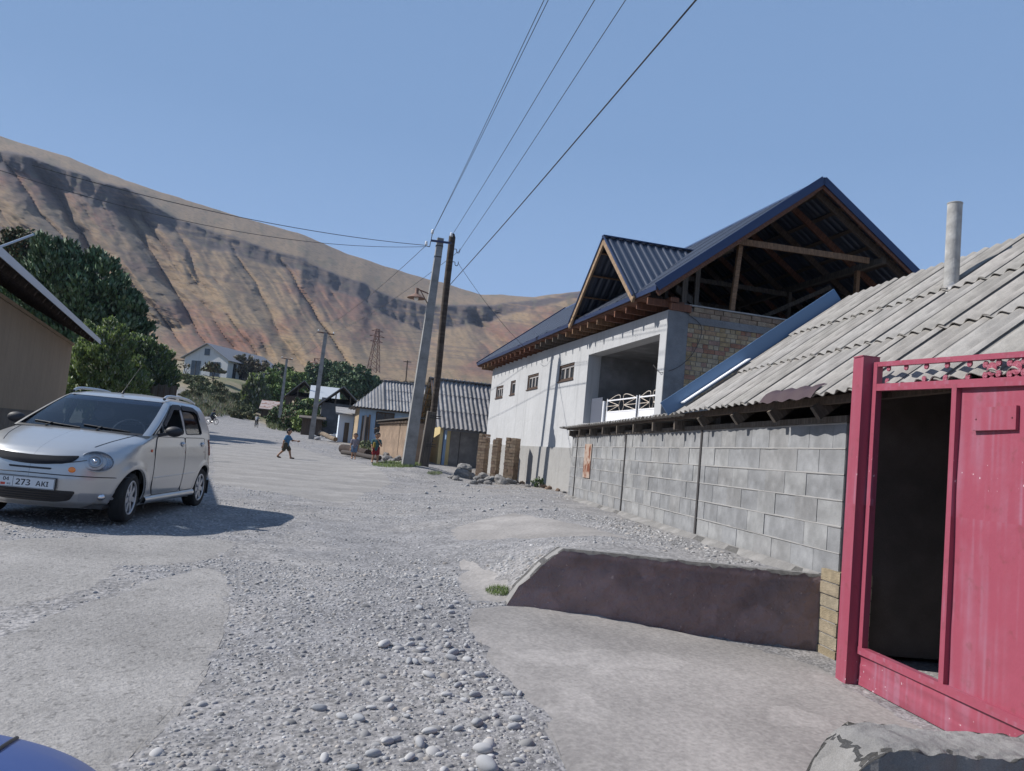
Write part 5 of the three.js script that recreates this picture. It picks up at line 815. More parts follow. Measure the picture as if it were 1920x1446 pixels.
    part(hl, 'reflector', place(new THREE.TorusGeometry(0.058, 0.012, 10, 30).translate(s * -0.02, -0.004, 0.010)), std(0.35, 0.36, 0.38, 0.3, { metalness: 0.7 })); part(hl, 'bulb', place(new THREE.SphereGeometry(0.022, 12, 10).translate(s * -0.02, -0.004, 0.012)), chrome);
    const tz = fMap(0)([s * 0.365, 0.602]); part(t, 'turn_signal', new THREE.SphereGeometry(1, 18, 10).scale(0.036, 0.030, 0.018).translate(tz.x, tz.y, tz.z + 0.002), new THREE.MeshPhysicalMaterial({ color: lin(0.85, 0.22, 0.02), roughness: 0.15, clearcoat: 1 }));
    part(t, 'fog_recess', skin((s > 0 ? roundPoly([[0.44, 0.372], [0.64, 0.368], [0.66, 0.30], [0.42, 0.282]], 0.02) : roundPoly([[-0.64, 0.368], [-0.44, 0.372], [-0.42, 0.282], [-0.66, 0.30]], 0.02)), [], fMap(0.003), 0.03), std(0.33, 0.34, 0.36, 0.4, { metalness: 0.3 }));
    const fz = fMap(0)([s * 0.585, 0.335]); part(t, 'fog_light', new THREE.SphereGeometry(1, 18, 12).scale(0.042, 0.036, 0.03).translate(fz.x, fz.y, fz.z), chrome);
    // mirror
    const mx = carX(CG, 0.56, 1.0, false); part(t, 'mirror', new THREE.SphereGeometry(1, 22, 16).scale(0.095, 0.062, 0.055).translate(s * (mx + 0.155), 1.03, 0.54), trim); part(t, 'mirror_stalk', beam(V(s * (mx - 0.01), 0.97, 0.60), V(s * (mx + 0.1), 0.995, 0.55), 0.05, 0.035), trim);
    const rx = carX(CB, 0.80, 0.80, true); part(t, 'side_repeater', new THREE.SphereGeometry(1, 14, 8).scale(0.01, 0.018, 0.028).translate(s * (rx + 0.003), 0.79, 0.80), std(0.6, 0.1, 0.03, 0.3));
    // roof rail
    const rp = [[0.02, 1.418, 0.525], [-0.06, 1.452, 0.52], [-0.5, 1.475, 0.50], [-0.95, 1.462, 0.505], [-1.12, 1.425, 0.52]].map(([z, y, x]) => V(s * x, y, z)); part(t, 'roof_rail', tube(rp, 0.018, 40, 10), paint);
    part(t, 'mud_flap', bx(s * 0.58, s * 0.73, 0.17, 0.36, -AXZ - AR - 0.02, -AXZ - AR - 0.005), rubber);
    part(t, 'tail_light', strip(CB, 0.72, 0.94, 0.62, 0.95, 6, 10, 0.006, true).applyMatrix4(new THREE.Matrix4().makeScale(1, 1, 1)), std(0.4, 0.02, 0.02, 0.2));
  }
  // wipers, antenna, plate
  for (const [x0, x1, y] of [[0.52, 0.03, 0.0], [0.02, -0.50, 0.0]]) { const a = V(x0, 0.985, 0.02).setZ(carZ(CG, x0, 0.985, false) + 0.012), b = V(x1, 1.02, 0).setZ(carZ(CG, x1, 1.02, false) + 0.014), c = V(x1 + 0.17, 0.975, 0).setZ(carZ(CG, x1 + 0.17, 0.975, false) + 0.02); part(t, 'wiper', [tube([a, a.clone().lerp(b, 0.5).add(V(0, 0, 0.016)), b], 0.009, 20, 6), tube([c, a.clone().lerp(b, 0.6).add(V(0, 0.01, 0.018))], 0.007, 8, 6)], black); }
  part(t, 'antenna', [rod(V(0.02, 1.44, -0.02), V(0.02, 1.475, -0.04), 0.016, 0.009), rod(V(0.02, 1.475, -0.04), V(0.02 + 0.09, 1.84, -0.26), 0.004, 0.002, 6)], black);
  if (opts.plate) {
    const cv = document.createElement('canvas'); cv.width = 1024; cv.height = 224; const c = cv.getContext('2d'); c.fillStyle = '#c9cdd0'; c.fillRect(0, 0, 1024, 224); c.strokeStyle = '#22252c'; c.lineWidth = 8; c.strokeRect(10, 10, 1004, 204); c.beginPath(); c.moveTo(270, 10); c.lineTo(270, 214); c.stroke(); c.fillStyle = '#20232b'; c.textBaseline = 'middle'; c.textAlign = 'center'; c.font = 'bold 104px sans-serif'; c.fillText('04', 142, 70); c.font = 'bold 52px sans-serif'; c.fillText('KG', 200, 168); c.fillStyle = '#b8402c'; c.fillRect(52, 144, 84, 50); c.fillStyle = '#20232b'; c.font = 'bold 168px sans-serif'; c.fillText('273', 452, 116); c.font = 'bold 140px sans-serif'; c.fillText('AKI', 800, 122);
    const tx = new THREE.CanvasTexture(cv); tx.colorSpace = THREE.SRGBColorSpace; const py = 0.46 + FY - 0.015, pz = carZ(CB, 0, py, true) + 0.012; const pl = part(t, 'number_plate', new THREE.BoxGeometry(0.54, 0.125, 0.014).translate(0, py, pz), black); part(pl, 'plate_face', new THREE.PlaneGeometry(0.52, 0.112).translate(0, py, pz + 0.009), new THREE.MeshStandardMaterial({ map: tx, roughness: 0.45 }));
    const wz = carZ(CG, 0.28, 1.02, false);
  }
  // interior
  part(t, 'dashboard', [bx(-0.62, 0.62, 0.80, 0.945, 0.52, 0.78), bx(-0.6, 0.6, 0.60, 0.80, 0.55, 0.75)], std(0.20, 0.20, 0.21, 0.85));
  part(t, 'steering_wheel', new THREE.TorusGeometry(0.18, 0.017, 8, 28).rotateX(-0.5).translate(0.32, 0.96, 0.42), black);
  for (const x of [0.32, -0.32]) { part(t, 'seat', [bx(x - 0.22, x + 0.22, 0.45, 0.6, -0.3, 0.2), beam(V(x, 0.58, -0.24), V(x, 1.05, -0.40), 0.42, 0.13, V(0, 0, 1))], inner); part(t, 'headrest', new THREE.SphereGeometry(1, 16, 12).scale(0.13, 0.09, 0.055).translate(x, 1.17, -0.43), std(0.30, 0.29, 0.28, 0.9)); }
  part(t, 'rear_seat', [beam(V(0, 0.55, -0.95), V(0, 1.02, -1.12), 1.15, 0.14, V(0, 0, 1)), bx(-0.58, 0.58, 0.4, 0.55, -0.98, -0.55)], inner);
  part(t, 'door_lining', [bx(0.64, 0.66, 0.4, 0.95, -1.3, 0.8), bx(-0.66, -0.64, 0.4, 0.95, -1.3, 0.8), bx(-0.6, 0.6, 0.5, 0.95, -1.5, -1.46)], inner);
  // wheels
  const tyreP = [[0.175, -0.072], [0.215, -0.082], [0.25, -0.08], [0.266, -0.062], [WR, -0.03], [WR, 0.03], [0.266, 0.062], [0.25, 0.08], [0.215, 0.082], [0.175, 0.072]].map(a => new THREE.Vector2(...a));
  const coverP = [[0, 0.058], [0.03, 0.06], [0.05, 0.05], [0.16, 0.048], [0.178, 0.068], [0.19, 0.07], [0.188, 0.06]].map(a => new THREE.Vector2(...a));
  const silver = std(0.50, 0.50, 0.51, 0.4, { metalness: 0.5 });
  for (const s of [1, -1]) for (const az of [AXZ, -AXZ]) {
    const w = part(t, 'wheel', new THREE.LatheGeometry(tyreP, 48).rotateZ(-Math.PI / 2 * s), rubber); w.position.set(s * 0.645, WR, az); w.rotation.y = az > 0 ? (opts.steer || 0) : 0;
    part(w, 'rim', new THREE.LatheGeometry([[0, 0.02], [0.15, 0.02], [0.178, 0.05], [0.19, 0.072], [0.186, 0.066]].map(a => new THREE.Vector2(...a)), 40).rotateZ(-Math.PI / 2 * s), std(0.10, 0.10, 0.11, 0.5));
    for (let k = 0; k < 7; k++) part(w, 'spoke', new THREE.BoxGeometry(0.02, 0.135, 0.052).translate(s * 0.055, 0.10, 0).rotateX(k * Math.PI * 2 / 7), silver);
    part(w, 'hub_cap', new THREE.CylinderGeometry(0.045, 0.05, 0.03, 20).rotateZ(Math.PI / 2).translate(s * 0.058, 0, 0), silver); part(w, 'rim_edge', new THREE.TorusGeometry(0.178, 0.013, 8, 40).rotateY(Math.PI / 2).translate(s * 0.066, 0, 0), silver);
  }
  return t;
}
const dustMap = tex(512, (u, v) => 0.30 + 0.35 * fbmp(u, v, 5, 5), false);
const silverPaint = new THREE.MeshPhysicalMaterial({ color: lin(0.47, 0.475, 0.475), metalness: 0.55, roughness: 0.34, clearcoat: 0.8, clearcoatRoughness: 0.12 });
const bluePaint = new THREE.MeshPhysicalMaterial({ color: lin(0.028, 0.07, 0.24), metalness: 0.1, roughness: 0.55, clearcoat: 0.4, clearcoatRoughness: 0.3 });
const silverCar = buildCar('hatchback_car', 'small silver hatchback driving down the gravel road towards the camera', null, [-3.50, gy(-3.3, -9.9) + 0.0, -9.95], rad(-2.4), silverPaint, { plate: true, steer: rad(5) }); silverCar.scale.y = 0.95;
buildCar('hatchback_car', 'blue car whose rounded hood shows beside the near road edge', null, [-1.10, -0.005, -0.08], Math.PI, bluePaint, { fy: -0.16 });

// ---------------------------------------------------------------- people: bodies from joined tapered capsules, meshed as one surface
function nets(sdf, lo, hi, cell) { // naive surface nets
  const n = [0, 1, 2].map(k => Math.ceil((hi[k] - lo[k]) / cell) + 1), N = n[0] * n[1] * n[2], F = new Float32Array(N), id = (i, j, k) => i + n[0] * (j + n[1] * k);
  for (let k = 0; k < n[2]; k++) for (let j = 0; j < n[1]; j++) for (let i = 0; i < n[0]; i++) F[id(i, j, k)] = sdf(lo[0] + i * cell, lo[1] + j * cell, lo[2] + k * cell);
  const vi = new Int32Array(N).fill(-1), P = [], ix = [];
  const E = [[0, 1], [2, 3], [4, 5], [6, 7], [0, 2], [1, 3], [4, 6], [5, 7], [0, 4], [1, 5], [2, 6], [3, 7]];
  for (let k = 0; k < n[2] - 1; k++) for (let j = 0; j < n[1] - 1; j++) for (let i = 0; i < n[0] - 1; i++) {
    const f = []; let neg = 0; for (let c = 0; c < 8; c++) { const v = F[id(i + (c & 1), j + (c >> 1 & 1), k + (c >> 2))]; f.push(v); if (v < 0) neg++; }
    if (neg === 0 || neg === 8) continue; let sx = 0, sy = 0, sz = 0, m = 0;
    for (const [a, b] of E) if ((f[a] < 0) !== (f[b] < 0)) { const t = f[a] / (f[a] - f[b]); sx += (a & 1) + t * ((b & 1) - (a & 1)); sy += (a >> 1 & 1) + t * ((b >> 1 & 1) - (a >> 1 & 1)); sz += (a >> 2) + t * ((b >> 2) - (a >> 2)); m++; }
    vi[id(i, j, k)] = P.length / 3; P.push(lo[0] + (i + sx / m) * cell, lo[1] + (j + sy / m) * cell, lo[2] + (k + sz / m) * cell);
  }
  const quad = (a, b, c, d, s) => { if (a < 0 || b < 0 || c < 0 || d < 0) return; if (s) ix.push(a, b, c, a, c, d); else ix.push(a, c, b, a, d, c); };
  for (let k = 1; k < n[2] - 1; k++) for (let j = 1; j < n[1] - 1; j++) for (let i = 1; i < n[0] - 1; i++) {
    const v = F[id(i, j, k)] < 0;
    if (v !== F[id(i + 1, j, k)] < 0) quad(vi[id(i, j - 1, k - 1)], vi[id(i, j, k - 1)], vi[id(i, j, k)], vi[id(i, j - 1, k)], v);
    if (v !== F[id(i, j + 1, k)] < 0) quad(vi[id(i - 1, j, k - 1)], vi[id(i - 1, j, k)], vi[id(i, j, k)], vi[id(i, j, k - 1)], v);
    if (v !== F[id(i, j, k + 1)] < 0) quad(vi[id(i - 1, j - 1, k)], vi[id(i, j - 1, k)], vi[id(i, j, k)], vi[id(i - 1, j, k)], v);
  }
  const g = new THREE.BufferGeometry(); g.setAttribute('position', new THREE.Float32BufferAttribute(P, 3)); g.setIndex(ix); g.computeVertexNormals(); return g;
}
const cap = (x, y, z, b) => { const [a, c, r0, r1] = b, dx = c[0] - a[0], dy = c[1] - a[1], dz = c[2] - a[2], t = clamp(((x - a[0]) * dx + (y - a[1]) * dy + (z - a[2]) * dz) / (dx * dx + dy * dy + dz * dz + 1e-9)); return Math.hypot(x - a[0] - t * dx, y - a[1] - t * dy, z - a[2] - t * dz) - (r0 + (r1 - r0) * t); };
const smin = (a, b, k) => { const h = clamp(0.5 + 0.5 * (b - a) / k); return lerp(b, a, h) - k * h * (1 - h); };
const field = (bones, k) => (x, y, z) => { let d = 1e3; for (const b of bones) d = smin(d, cap(x, y, z, b), k); return d; };
const bounds = (bones, pad) => { const lo = [9, 9, 9], hi = [-9, -9, -9]; for (const [a, b, r0, r1] of bones) for (const [p, r] of [[a, r0], [b, r1]]) for (let k = 0; k < 3; k++) { lo[k] = Math.min(lo[k], p[k] - r - pad); hi[k] = Math.max(hi[k], p[k] + r + pad); } return [lo, hi]; };
const mk = (bones, k, cell) => { const [lo, hi] = bounds(bones, cell * 2.5 + 0.005); return nets(field(bones, k), lo, hi, cell); };
const addv = (a, b, s = 1) => [a[0] + b[0] * s, a[1] + b[1] * s, a[2] + b[2] * s];
const nrmv = a => { const l = Math.hypot(...a) || 1; return a.map(x => x / l); }, crs = (a, b) => [a[1] * b[2] - a[2] * b[1], a[2] * b[0] - a[0] * b[2], a[0] * b[1] - a[1] * b[0]];
function handGeo(wrist, elbow, side, s) { // relaxed, slightly curled hand continuing the forearm
  const d = nrmv(addv(wrist, elbow, -1)), o = nrmv(crs(d, [side, 0.2, 0.35])), n = nrmv(crs(o, d)), B = [], palm = addv(wrist, d, 0.055 * s);
  B.push([wrist, palm, 0.018 * s, 0.021 * s]);
  for (let f = 0; f < 4; f++) { const off = (f - 1.5) * 0.0165 * s, L = [0.034, 0.040, 0.037, 0.029][f] * s, k = addv(addv(wrist, d, 0.07 * s), o, off), m = addv(addv(k, d, L * 0.85), n, L * 0.25), e = addv(addv(m, d, L * 0.5), n, L * 0.6); B.push([addv(palm, o, off * 0.7), k, 0.011 * s, 0.0085 * s], [k, m, 0.0085 * s, 0.0078 * s], [m, e, 0.0078 * s, 0.0065 * s]); }
  const tb = addv(addv(wrist, d, 0.02 * s), o, -0.018 * s), tm = addv(addv(tb, d, 0.03 * s), o, -0.02 * s); B.push([tb, tm, 0.011 * s, 0.009 * s], [tm, addv(addv(tm, d, 0.024 * s), n, 0.006), 0.009 * s, 0.007 * s]);
  return mk(B, 0.006 * s, 0.0045 * s);
}
function person(label, group, pos, ry, J, col, s = 1) { // J: joints in metres for a child about 1.12 m tall, facing +z
  const t = thing('person', label, 'person', group, pos, ry), skinM = std(0.30, 0.165, 0.10, 0.65), hairM = std(0.016, 0.012, 0.011, 0.75);
  const g = k => J[k], legs = [], arms = [], B = [];
  for (const q of ['L', 'R']) { legs.push([g('hip' + q), g('knee' + q), 0.062, 0.046], [g('knee' + q), g('ank' + q), 0.044, 0.03]); arms.push([g('sh' + q), g('elb' + q), 0.036, 0.029], [g('elb' + q), g('wr' + q), 0.028, 0.019]); }
  const foot = q => { const a = g('ank' + q), f = nrmv(g('toe' + q) || [0, -0.15, 1]); return [addv(a, [0, -0.025, 0]), addv(addv(a, [0, -0.03, 0]), f, 0.115), 0.030, 0.026]; };
  const hd = g('head'), up = nrmv(addv(hd, g('neck'), -1)), fw = nrmv(J.face || [0, 0, 1]), sd = nrmv(crs(up, fw));
  const torso = [[g('pel'), g('chest'), 0.088, 0.092], [addv(g('chest'), [0.045, 0.05, 0]), addv(g('chest'), [-0.045, 0.05, 0]), 0.066, 0.066], [g('shL'), g('shR'), 0.042, 0.042], [g('hipL'), g('hipR'), 0.070, 0.070]];
  const headB = [[addv(hd, up, 0.028), addv(hd, up, -0.012), 0.088, 0.082], [addv(addv(hd, up, -0.06), fw, 0.025), addv(addv(hd, up, -0.072), fw, 0.034), 0.05, 0.04], [addv(addv(hd, fw, 0.082), up, 0.0), addv(addv(hd, fw, 0.10), up, -0.022), 0.010, 0.015], [addv(hd, sd, 0.086), addv(addv(hd, sd, 0.096), up, -0.02), 0.017, 0.012], [addv(hd, sd, -0.086), addv(addv(hd, sd, -0.096), up, -0.02), 0.017, 0.012]];
  B.push(...legs, ...arms, ...torso, [g('chest'), g('neck'), 0.05, 0.038], [g('neck'), hd, 0.038, 0.045], foot('L'), foot('R'));
  const c = 0.0125; const body = [mk(B, 0.035, c), mk([...headB, [g('neck'), hd, 0.038, 0.04]], 0.016, 0.007), handGeo(g('wrL'), g('elbL'), 1, 0.9), handGeo(g('wrR'), g('elbR'), -1, 0.9)];
  const scale = x => { x.scale(s, s, s); return x; };
  const bm = part(t, 'body', scale(merge(body)), skinM);
  const inf = (bs, e) => bs.map(([a, b, r0, r1]) => [a, b, r0 + e, r1 + e]);
  const slv = arms.filter((_, i) => i % 2 === 0).map(([a, b, r0, r1]) => [a, a.map((v, k) => lerp(v, b[k], 0.62)), r0 + 0.014, r1 + 0.022]);
  const hem = J.hem || 0; part(t, 'shirt', scale(mk([...inf(torso.slice(0, 3), 0.013), ...slv, [g('pel'), addv(g('pel'), [0, -0.02 - hem, 0]), 0.100, 0.104]], 0.03, 0.013)), col.shirt);
  if (col.shirt2) part(t, 'shirt_panel', scale(mk([[addv(g('chest'), [-0.05, -0.03, 0.03]), addv(g('pel'), [-0.05, 0.02, 0.03]), 0.075, 0.078]], 0.02, 0.013)), col.shirt2);
  const len = col.long ? 1 : 0.86, sh = legs.filter((_, i) => i % 2 === 0).map(([a, b, r0, r1]) => [a, a.map((v, k) => lerp(v, b[k], col.long ? 1 : len)), r0 + 0.018, r1 + 0.03]); if (col.long) legs.filter((_, i) => i % 2).forEach(([a, b, r0, r1]) => sh.push([a, a.map((v, k) => lerp(v, b[k], 0.9)), r0 + 0.016, r1 + 0.014]));
  part(t, col.long ? 'trousers' : 'shorts', scale(mk([...sh, [g('hipL'), g('hipR'), 0.086, 0.086]], 0.02, 0.013)), col.shorts);
  const hb = nets((x, y, z) => { const d = cap(x, y, z, [addv(hd, up, 0.032), addv(hd, up, -0.012), 0.098, 0.093]); const q = [x - hd[0], y - hd[1], z - hd[2]], h = q[0] * up[0] + q[1] * up[1] + q[2] * up[2], f = q[0] * fw[0] + q[1] * fw[1] + q[2] * fw[2]; return Math.max(d, (f * 0.85 - h * 0.75) - 0.004); }, addv(hd, [-0.16, -0.16, -0.16]), addv(hd, [0.16, 0.18, 0.16]), 0.009);
  part(t, 'hair', scale(hb), hairM);
  for (const k of [1, -1]) part(t, 'eye', scale(new THREE.SphereGeometry(0.0085, 8, 6).translate(...addv(addv(addv(hd, fw, 0.082), sd, k * 0.032), up, 0.008))), hairM);
  part(t, 'mouth', scale(new THREE.SphereGeometry(1, 8, 6).scale(0.018, 0.004, 0.006).applyQuaternion(new THREE.Quaternion().setFromUnitVectors(V(0, 0, 1), V(...fw))).translate(...addv(addv(hd, fw, 0.076), up, -0.048))), std(0.2, 0.06, 0.05, 0.6));
  for (const q of ['L', 'R']) { const f = foot(q); part(t, 'sandal', scale(mk([[addv(f[0], [0, -0.012, 0]), addv(f[1], [0, -0.01, 0]), 0.030, 0.028]], 0.01, 0.009)), std(0.04, 0.035, 0.035, 0.8)); }
  return t;
}
const cloth = (r, g, b) => std(r, g, b, 0.95, { map: rep(grainFine, 0.2) });
const stand = { pel: [0, 0.55, 0], chest: [0, 0.73, 0.0], neck: [0, 0.855, 0.0], head: [0, 0.985, 0.015], shL: [0.115, 0.80, 0], shR: [-0.115, 0.80, 0], elbL: [0.155, 0.62, -0.01], elbR: [-0.155, 0.62, -0.01], wrL: [0.16, 0.455, 0.03], wrR: [-0.16, 0.455, 0.03], hipL: [0.058, 0.53, 0], hipR: [-0.058, 0.53, 0], kneeL: [0.062, 0.30, 0.02], kneeR: [-0.062, 0.30, 0.02], ankL: [0.065, 0.065, 0], ankR: [-0.065, 0.065, 0] };
const footAt = (px, py, D) => { const p = atD(px, py, D); p.y = gy(p.x, p.z); return p; };
{ // boy striding across the road, one arm held out ahead
  const J = { ...stand, pel: [0, 0.535, 0], chest: [0, 0.72, 0.035], neck: [0, 0.845, 0.045], head: [0, 0.975, 0.06], shL: [0.112, 0.79, 0.06], shR: [-0.112, 0.79, 0.02], elbL: [0.15, 0.665, 0.18], wrL: [0.12, 0.665, 0.345], elbR: [-0.15, 0.625, -0.06], wrR: [-0.155, 0.47, -0.085], hipL: [0.058, 0.515, 0], hipR: [-0.058, 0.515, 0], kneeL: [0.06, 0.315, 0.13], ankL: [0.06, 0.075, 0.20], kneeR: [-0.06, 0.30, -0.055], ankR: [-0.06, 0.095, -0.235], toeL: [0, -0.05, 1], toeR: [0, -0.35, 1] };
  const p = hit(533, 860); person('child in a blue shirt and khaki shorts striding across the road, arm stretched out', 'children on the road', [p.x, gy(p.x, p.z), p.z], rad(88), J, { shirt: cloth(0.10, 0.30, 0.55), shorts: cloth(0.13, 0.12, 0.08) }, p.clone().sub(CAM).dot(CF) * 57 / FPX / 1.09);
}
{ const J = { ...stand, kneeR: [-0.06, 0.30, 0.05], ankR: [-0.055, 0.075, -0.03], ankL: [0.06, 0.065, 0.06], elbL: [0.165, 0.62, -0.03] }; const p = hit(662, 861); person('child in a pale lilac shirt and light denim shorts, arms hanging down', 'children on the road', [p.x, gy(p.x, p.z), p.z], rad(8), J, { shirt: cloth(0.42, 0.38, 0.44), shorts: cloth(0.25, 0.36, 0.52) }, p.clone().sub(CAM).dot(CF) * 48 / FPX / 1.09); }
{ const J = { ...stand, elbL: [0.175, 0.63, 0.06], wrL: [0.06, 0.80, 0.15], elbR: [-0.16, 0.63, -0.02], wrR: [-0.14, 0.49, 0.05], head: [0.01, 0.985, 0.03], face: [0.25, -0.15, 1], ankL: [0.10, 0.065, 0.0], kneeL: [0.08, 0.30, 0.02], ankR: [-0.09, 0.065, 0.01], hem: 0.03 }; const p = hit(702, 868); person('child in a teal and yellow shirt and red shorts, one hand at the mouth', 'children on the road', [p.x, gy(p.x, p.z), p.z], rad(4), J, { shirt: cloth(0.08, 0.20, 0.22), shirt2: cloth(0.42, 0.32, 0.06), shorts: cloth(0.45, 0.04, 0.05) }, p.clone().sub(CAM).dot(CF) * 56 / FPX / 1.09); }
// cyclists: bicycle and rider, each a thing
function bicycle(label, pos, ry, s) {
  const t = thing('bicycle', label, 'bicycle', 'bicycles on the road', pos, ry), fr = std(0.05, 0.05, 0.06, 0.4), ty = std(0.02, 0.02, 0.02, 0.9), ch = std(0.5, 0.5, 0.5, 0.3, { metalness: 0.8 }); const r = 0.25 * s, A = V(0, r, 0.42 * s), Bk = V(0, r, -0.42 * s), bb = V(0, 0.25 * s, -0.02 * s), st = V(0, 0.62 * s, -0.16 * s), hd = V(0, 0.66 * s, 0.30 * s);
  for (const c of [A, Bk]) { const w = part(t, 'wheel', new THREE.TorusGeometry(r - 0.018 * s, 0.018 * s, 8, 36).rotateY(Math.PI / 2).translate(c.x, c.y, c.z), ty); const sp = []; for (let k = 0; k < 12; k++) { const a = k * Math.PI / 6; sp.push(rod(c, c.clone().add(V(0, Math.cos(a) * (r - 0.03 * s), Math.sin(a) * (r - 0.03 * s))), 0.002, 0.002, 4)); } part(w, 'spokes', sp, ch); part(w, 'hub', rod(c.clone().add(V(-0.04, 0, 0)), c.clone().add(V(0.04, 0, 0)), 0.02, 0.02, 10), ch); }
  part(t, 'frame', [rod(bb, st, 0.014), rod(bb, hd.clone().add(V(0, -0.08, 0.02)), 0.016), rod(st, hd, 0.014), rod(st, Bk, 0.009), rod(bb, Bk, 0.01)], fr); part(t, 'fork', [rod(hd, A.clone().add(V(0.035, 0, 0)), 0.011), rod(hd, A.clone().add(V(-0.035, 0, 0)), 0.011)], fr);
  part(t, 'handlebar', tube([V(-0.25 * s, 0.76 * s, 0.22 * s), V(-0.14 * s, 0.76 * s, 0.30 * s), V(0, 0.73 * s, 0.29 * s), V(0.14 * s, 0.76 * s, 0.30 * s), V(0.25 * s, 0.76 * s, 0.22 * s)], 0.012, 24), ch); part(t, 'saddle', new THREE.SphereGeometry(1, 14, 10).scale(0.06, 0.025, 0.12).translate(0, 0.66 * s, -0.18 * s), ty);
  part(t, 'crank', [rod(bb.clone().add(V(-0.06, 0, 0)), bb.clone().add(V(0.06, 0, 0)), 0.03, 0.03), rod(bb.clone().add(V(0.06, 0, 0)), bb.clone().add(V(0.06, -0.12 * s, 0.02)), 0.01), rod(bb.clone().add(V(-0.06, 0, 0)), bb.clone().add(V(-0.06, 0.12 * s, 0.02)), 0.01)], ch); return t;
}
const ride = { pel: [0, 0.72, -0.17], chest: [0, 0.90, -0.06], neck: [0, 1.015, 0.0], head: [0, 1.135, 0.05], shL: [0.12, 0.965, -0.01], shR: [-0.12, 0.965, -0.01], elbL: [0.2, 0.82, 0.09], elbR: [-0.2, 0.82, 0.09], wrL: [0.215, 0.785, 0.19], wrR: [-0.215, 0.785, 0.19], hipL: [0.062, 0.70, -0.16], hipR: [-0.062, 0.70, -0.16], kneeL: [0.08, 0.47, 0.05], kneeR: [-0.08, 0.61, 0.09], ankL: [0.07, 0.20, -0.03], ankR: [-0.07, 0.43, -0.02], toeL: [0, -0.1, 1], toeR: [0, -0.2, 1] };
{ const f = (px, py, D) => { const p = atD(px, py, D); p.y = gy(p.x, p.z); return p; };
  const a = f(397, 797, 63), b = f(480, 801, 73); 
  bicycle('small dark bicycle ridden by the child in dark clothes', [a.x, a.y, a.z], rad(148), 0.98); person('child in dark clothes riding a bicycle up the road', 'children cycling away', [a.x, a.y, a.z], rad(148), ride, { shirt: cloth(0.06, 0.085, 0.12), shorts: cloth(0.02, 0.02, 0.03), long: true }, 0.98);
  bicycle('small bicycle ridden by the child in a white shirt', [b.x, b.y, b.z], rad(176), 0.98); person('child in a white shirt and dark trousers riding a bicycle up the road', 'children cycling away', [b.x, b.y, b.z], rad(176), ride, { shirt: cloth(0.72, 0.72, 0.74), shorts: cloth(0.03, 0.03, 0.04), long: true }, 0.98); }

// ---------------------------------------------------------------- paved patches on the ground
const inPoly = (P, x, z) => { let c = false; for (let i = 0, j = P.length - 1; i < P.length; j = i++) { const a = P[i], b = P[j]; if ((a[1] > z) !== (b[1] > z) && x < (b[0] - a[0]) * (z - a[1]) / (b[1] - a[1]) + a[0]) c = !c; } return c; };
const PATCH = [];
function patch(name, px, off, m, jag = 0.05) {
  const pts = px.map(([x, y]) => { const p = hit(x, y); return [p.x, p.z]; }), poly = [];
  pts.forEach((a, i) => { const b = pts[(i + 1) % pts.length], L = Math.hypot(a[0] - b[0], a[1] - b[1]), n = Math.max(2, Math.ceil(L / 0.06)); for (let k = 0; k < n; k++) { const f = k / n, x = lerp(a[0], b[0], f), z = lerp(a[1], b[1], f); poly.push([x + jag * 2 * (fbm(x * 4 + 3, z * 4, 4) - 0.5), z + jag * 2 * (fbm(x * 4, z * 4 + 9, 4) - 0.5)]); } });
  PATCH.push(poly);
  const edge = (x, z) => { let d = 9; for (let i = 0; i < poly.length; i++) { const q = poly[i]; d = Math.min(d, Math.hypot(q[0] - x, q[1] - z)); } return d; };
  const s = new THREE.Shape(poly.map(a => new THREE.Vector2(a[0], -a[1]))), g0 = new THREE.ShapeGeometry(s), p = g0.attributes.position, P = []; for (let i = 0; i < p.count; i++) P.push([p.getX(i), p.getY(i)]);
  const T = subdiv(P, [...g0.index.array], 0.16), pos = [], uv = [];
  for (const [x, nz] of T) { const z = -nz, e = edge(x, z); pos.push(x, gy(x, z) + (e < 0.012 ? -0.012 : off * sstep(0, 0.10, e) + 0.001), z); uv.push(x, z); }
  const g = new THREE.BufferGeometry(); g.setAttribute('position', new THREE.Float32BufferAttribute(pos, 3)); g.setAttribute('uv', new THREE.Float32BufferAttribute(uv, 2)); g.computeVertexNormals();
  // smooth the shading normals from the ground form
  const nn = g.attributes.normal; for (let i = 0; i < pos.length / 3; i++) { const x = pos[i * 3], z = pos[i * 3 + 2], e = 0.06; const n = V(gy(x - e, z) - gy(x + e, z), 2 * e, gy(x, z - e) - gy(x, z + e)).normalize(); nn.setXYZ(i, n.x, n.y, n.z); }
  return struct(name, g, m);
}
const asphM = std(0.365, 0.35, 0.34, 0.95, { map: rep(tex(1024, (u, v) => { const n = fbmp(u, v, 5, 6), s = fbmp(u, v, 120, 2), sp = sstep(0.74, 0.8, fbmp(u, v, 70, 2)), k = 0.86 + 0.20 * (n - 0.5) + 0.16 * (s - 0.5) - 0.12 * sp; return [k, k * 0.995, k * 0.985]; }), 2.3), bumpMap: rep(bumpFine, 0.35), bumpScale: 0.006 });
const slabM = std(0.405, 0.385, 0.37, 0.95, { map: rep(tex(1024, (u, v) => { const n = fbmp(u, v, 4, 6), s = fbmp(u, v, 140, 2), w = sstep(0.60, 0.68, fbmp(u, v, 6, 3)), k = 0.82 + 0.24 * (n - 0.5) + 0.16 * (s - 0.5) + 0.06 * w; return [k, k * 0.99, k * 0.98]; }), 2.7), bumpMap: rep(bumpMid, 0.7), bumpScale: 0.006 });
patch('asphalt_patch', [[0, 1190], [90, 1155], [200, 1120], [300, 1086], [398, 1060], [428, 1085], [434, 1130], [420, 1200], [396, 1260], [362, 1312], [312, 1365], [255, 1412], [200, 1470], [100, 1560], [-300, 1560], [-300, 1200]], 0.02, asphM);
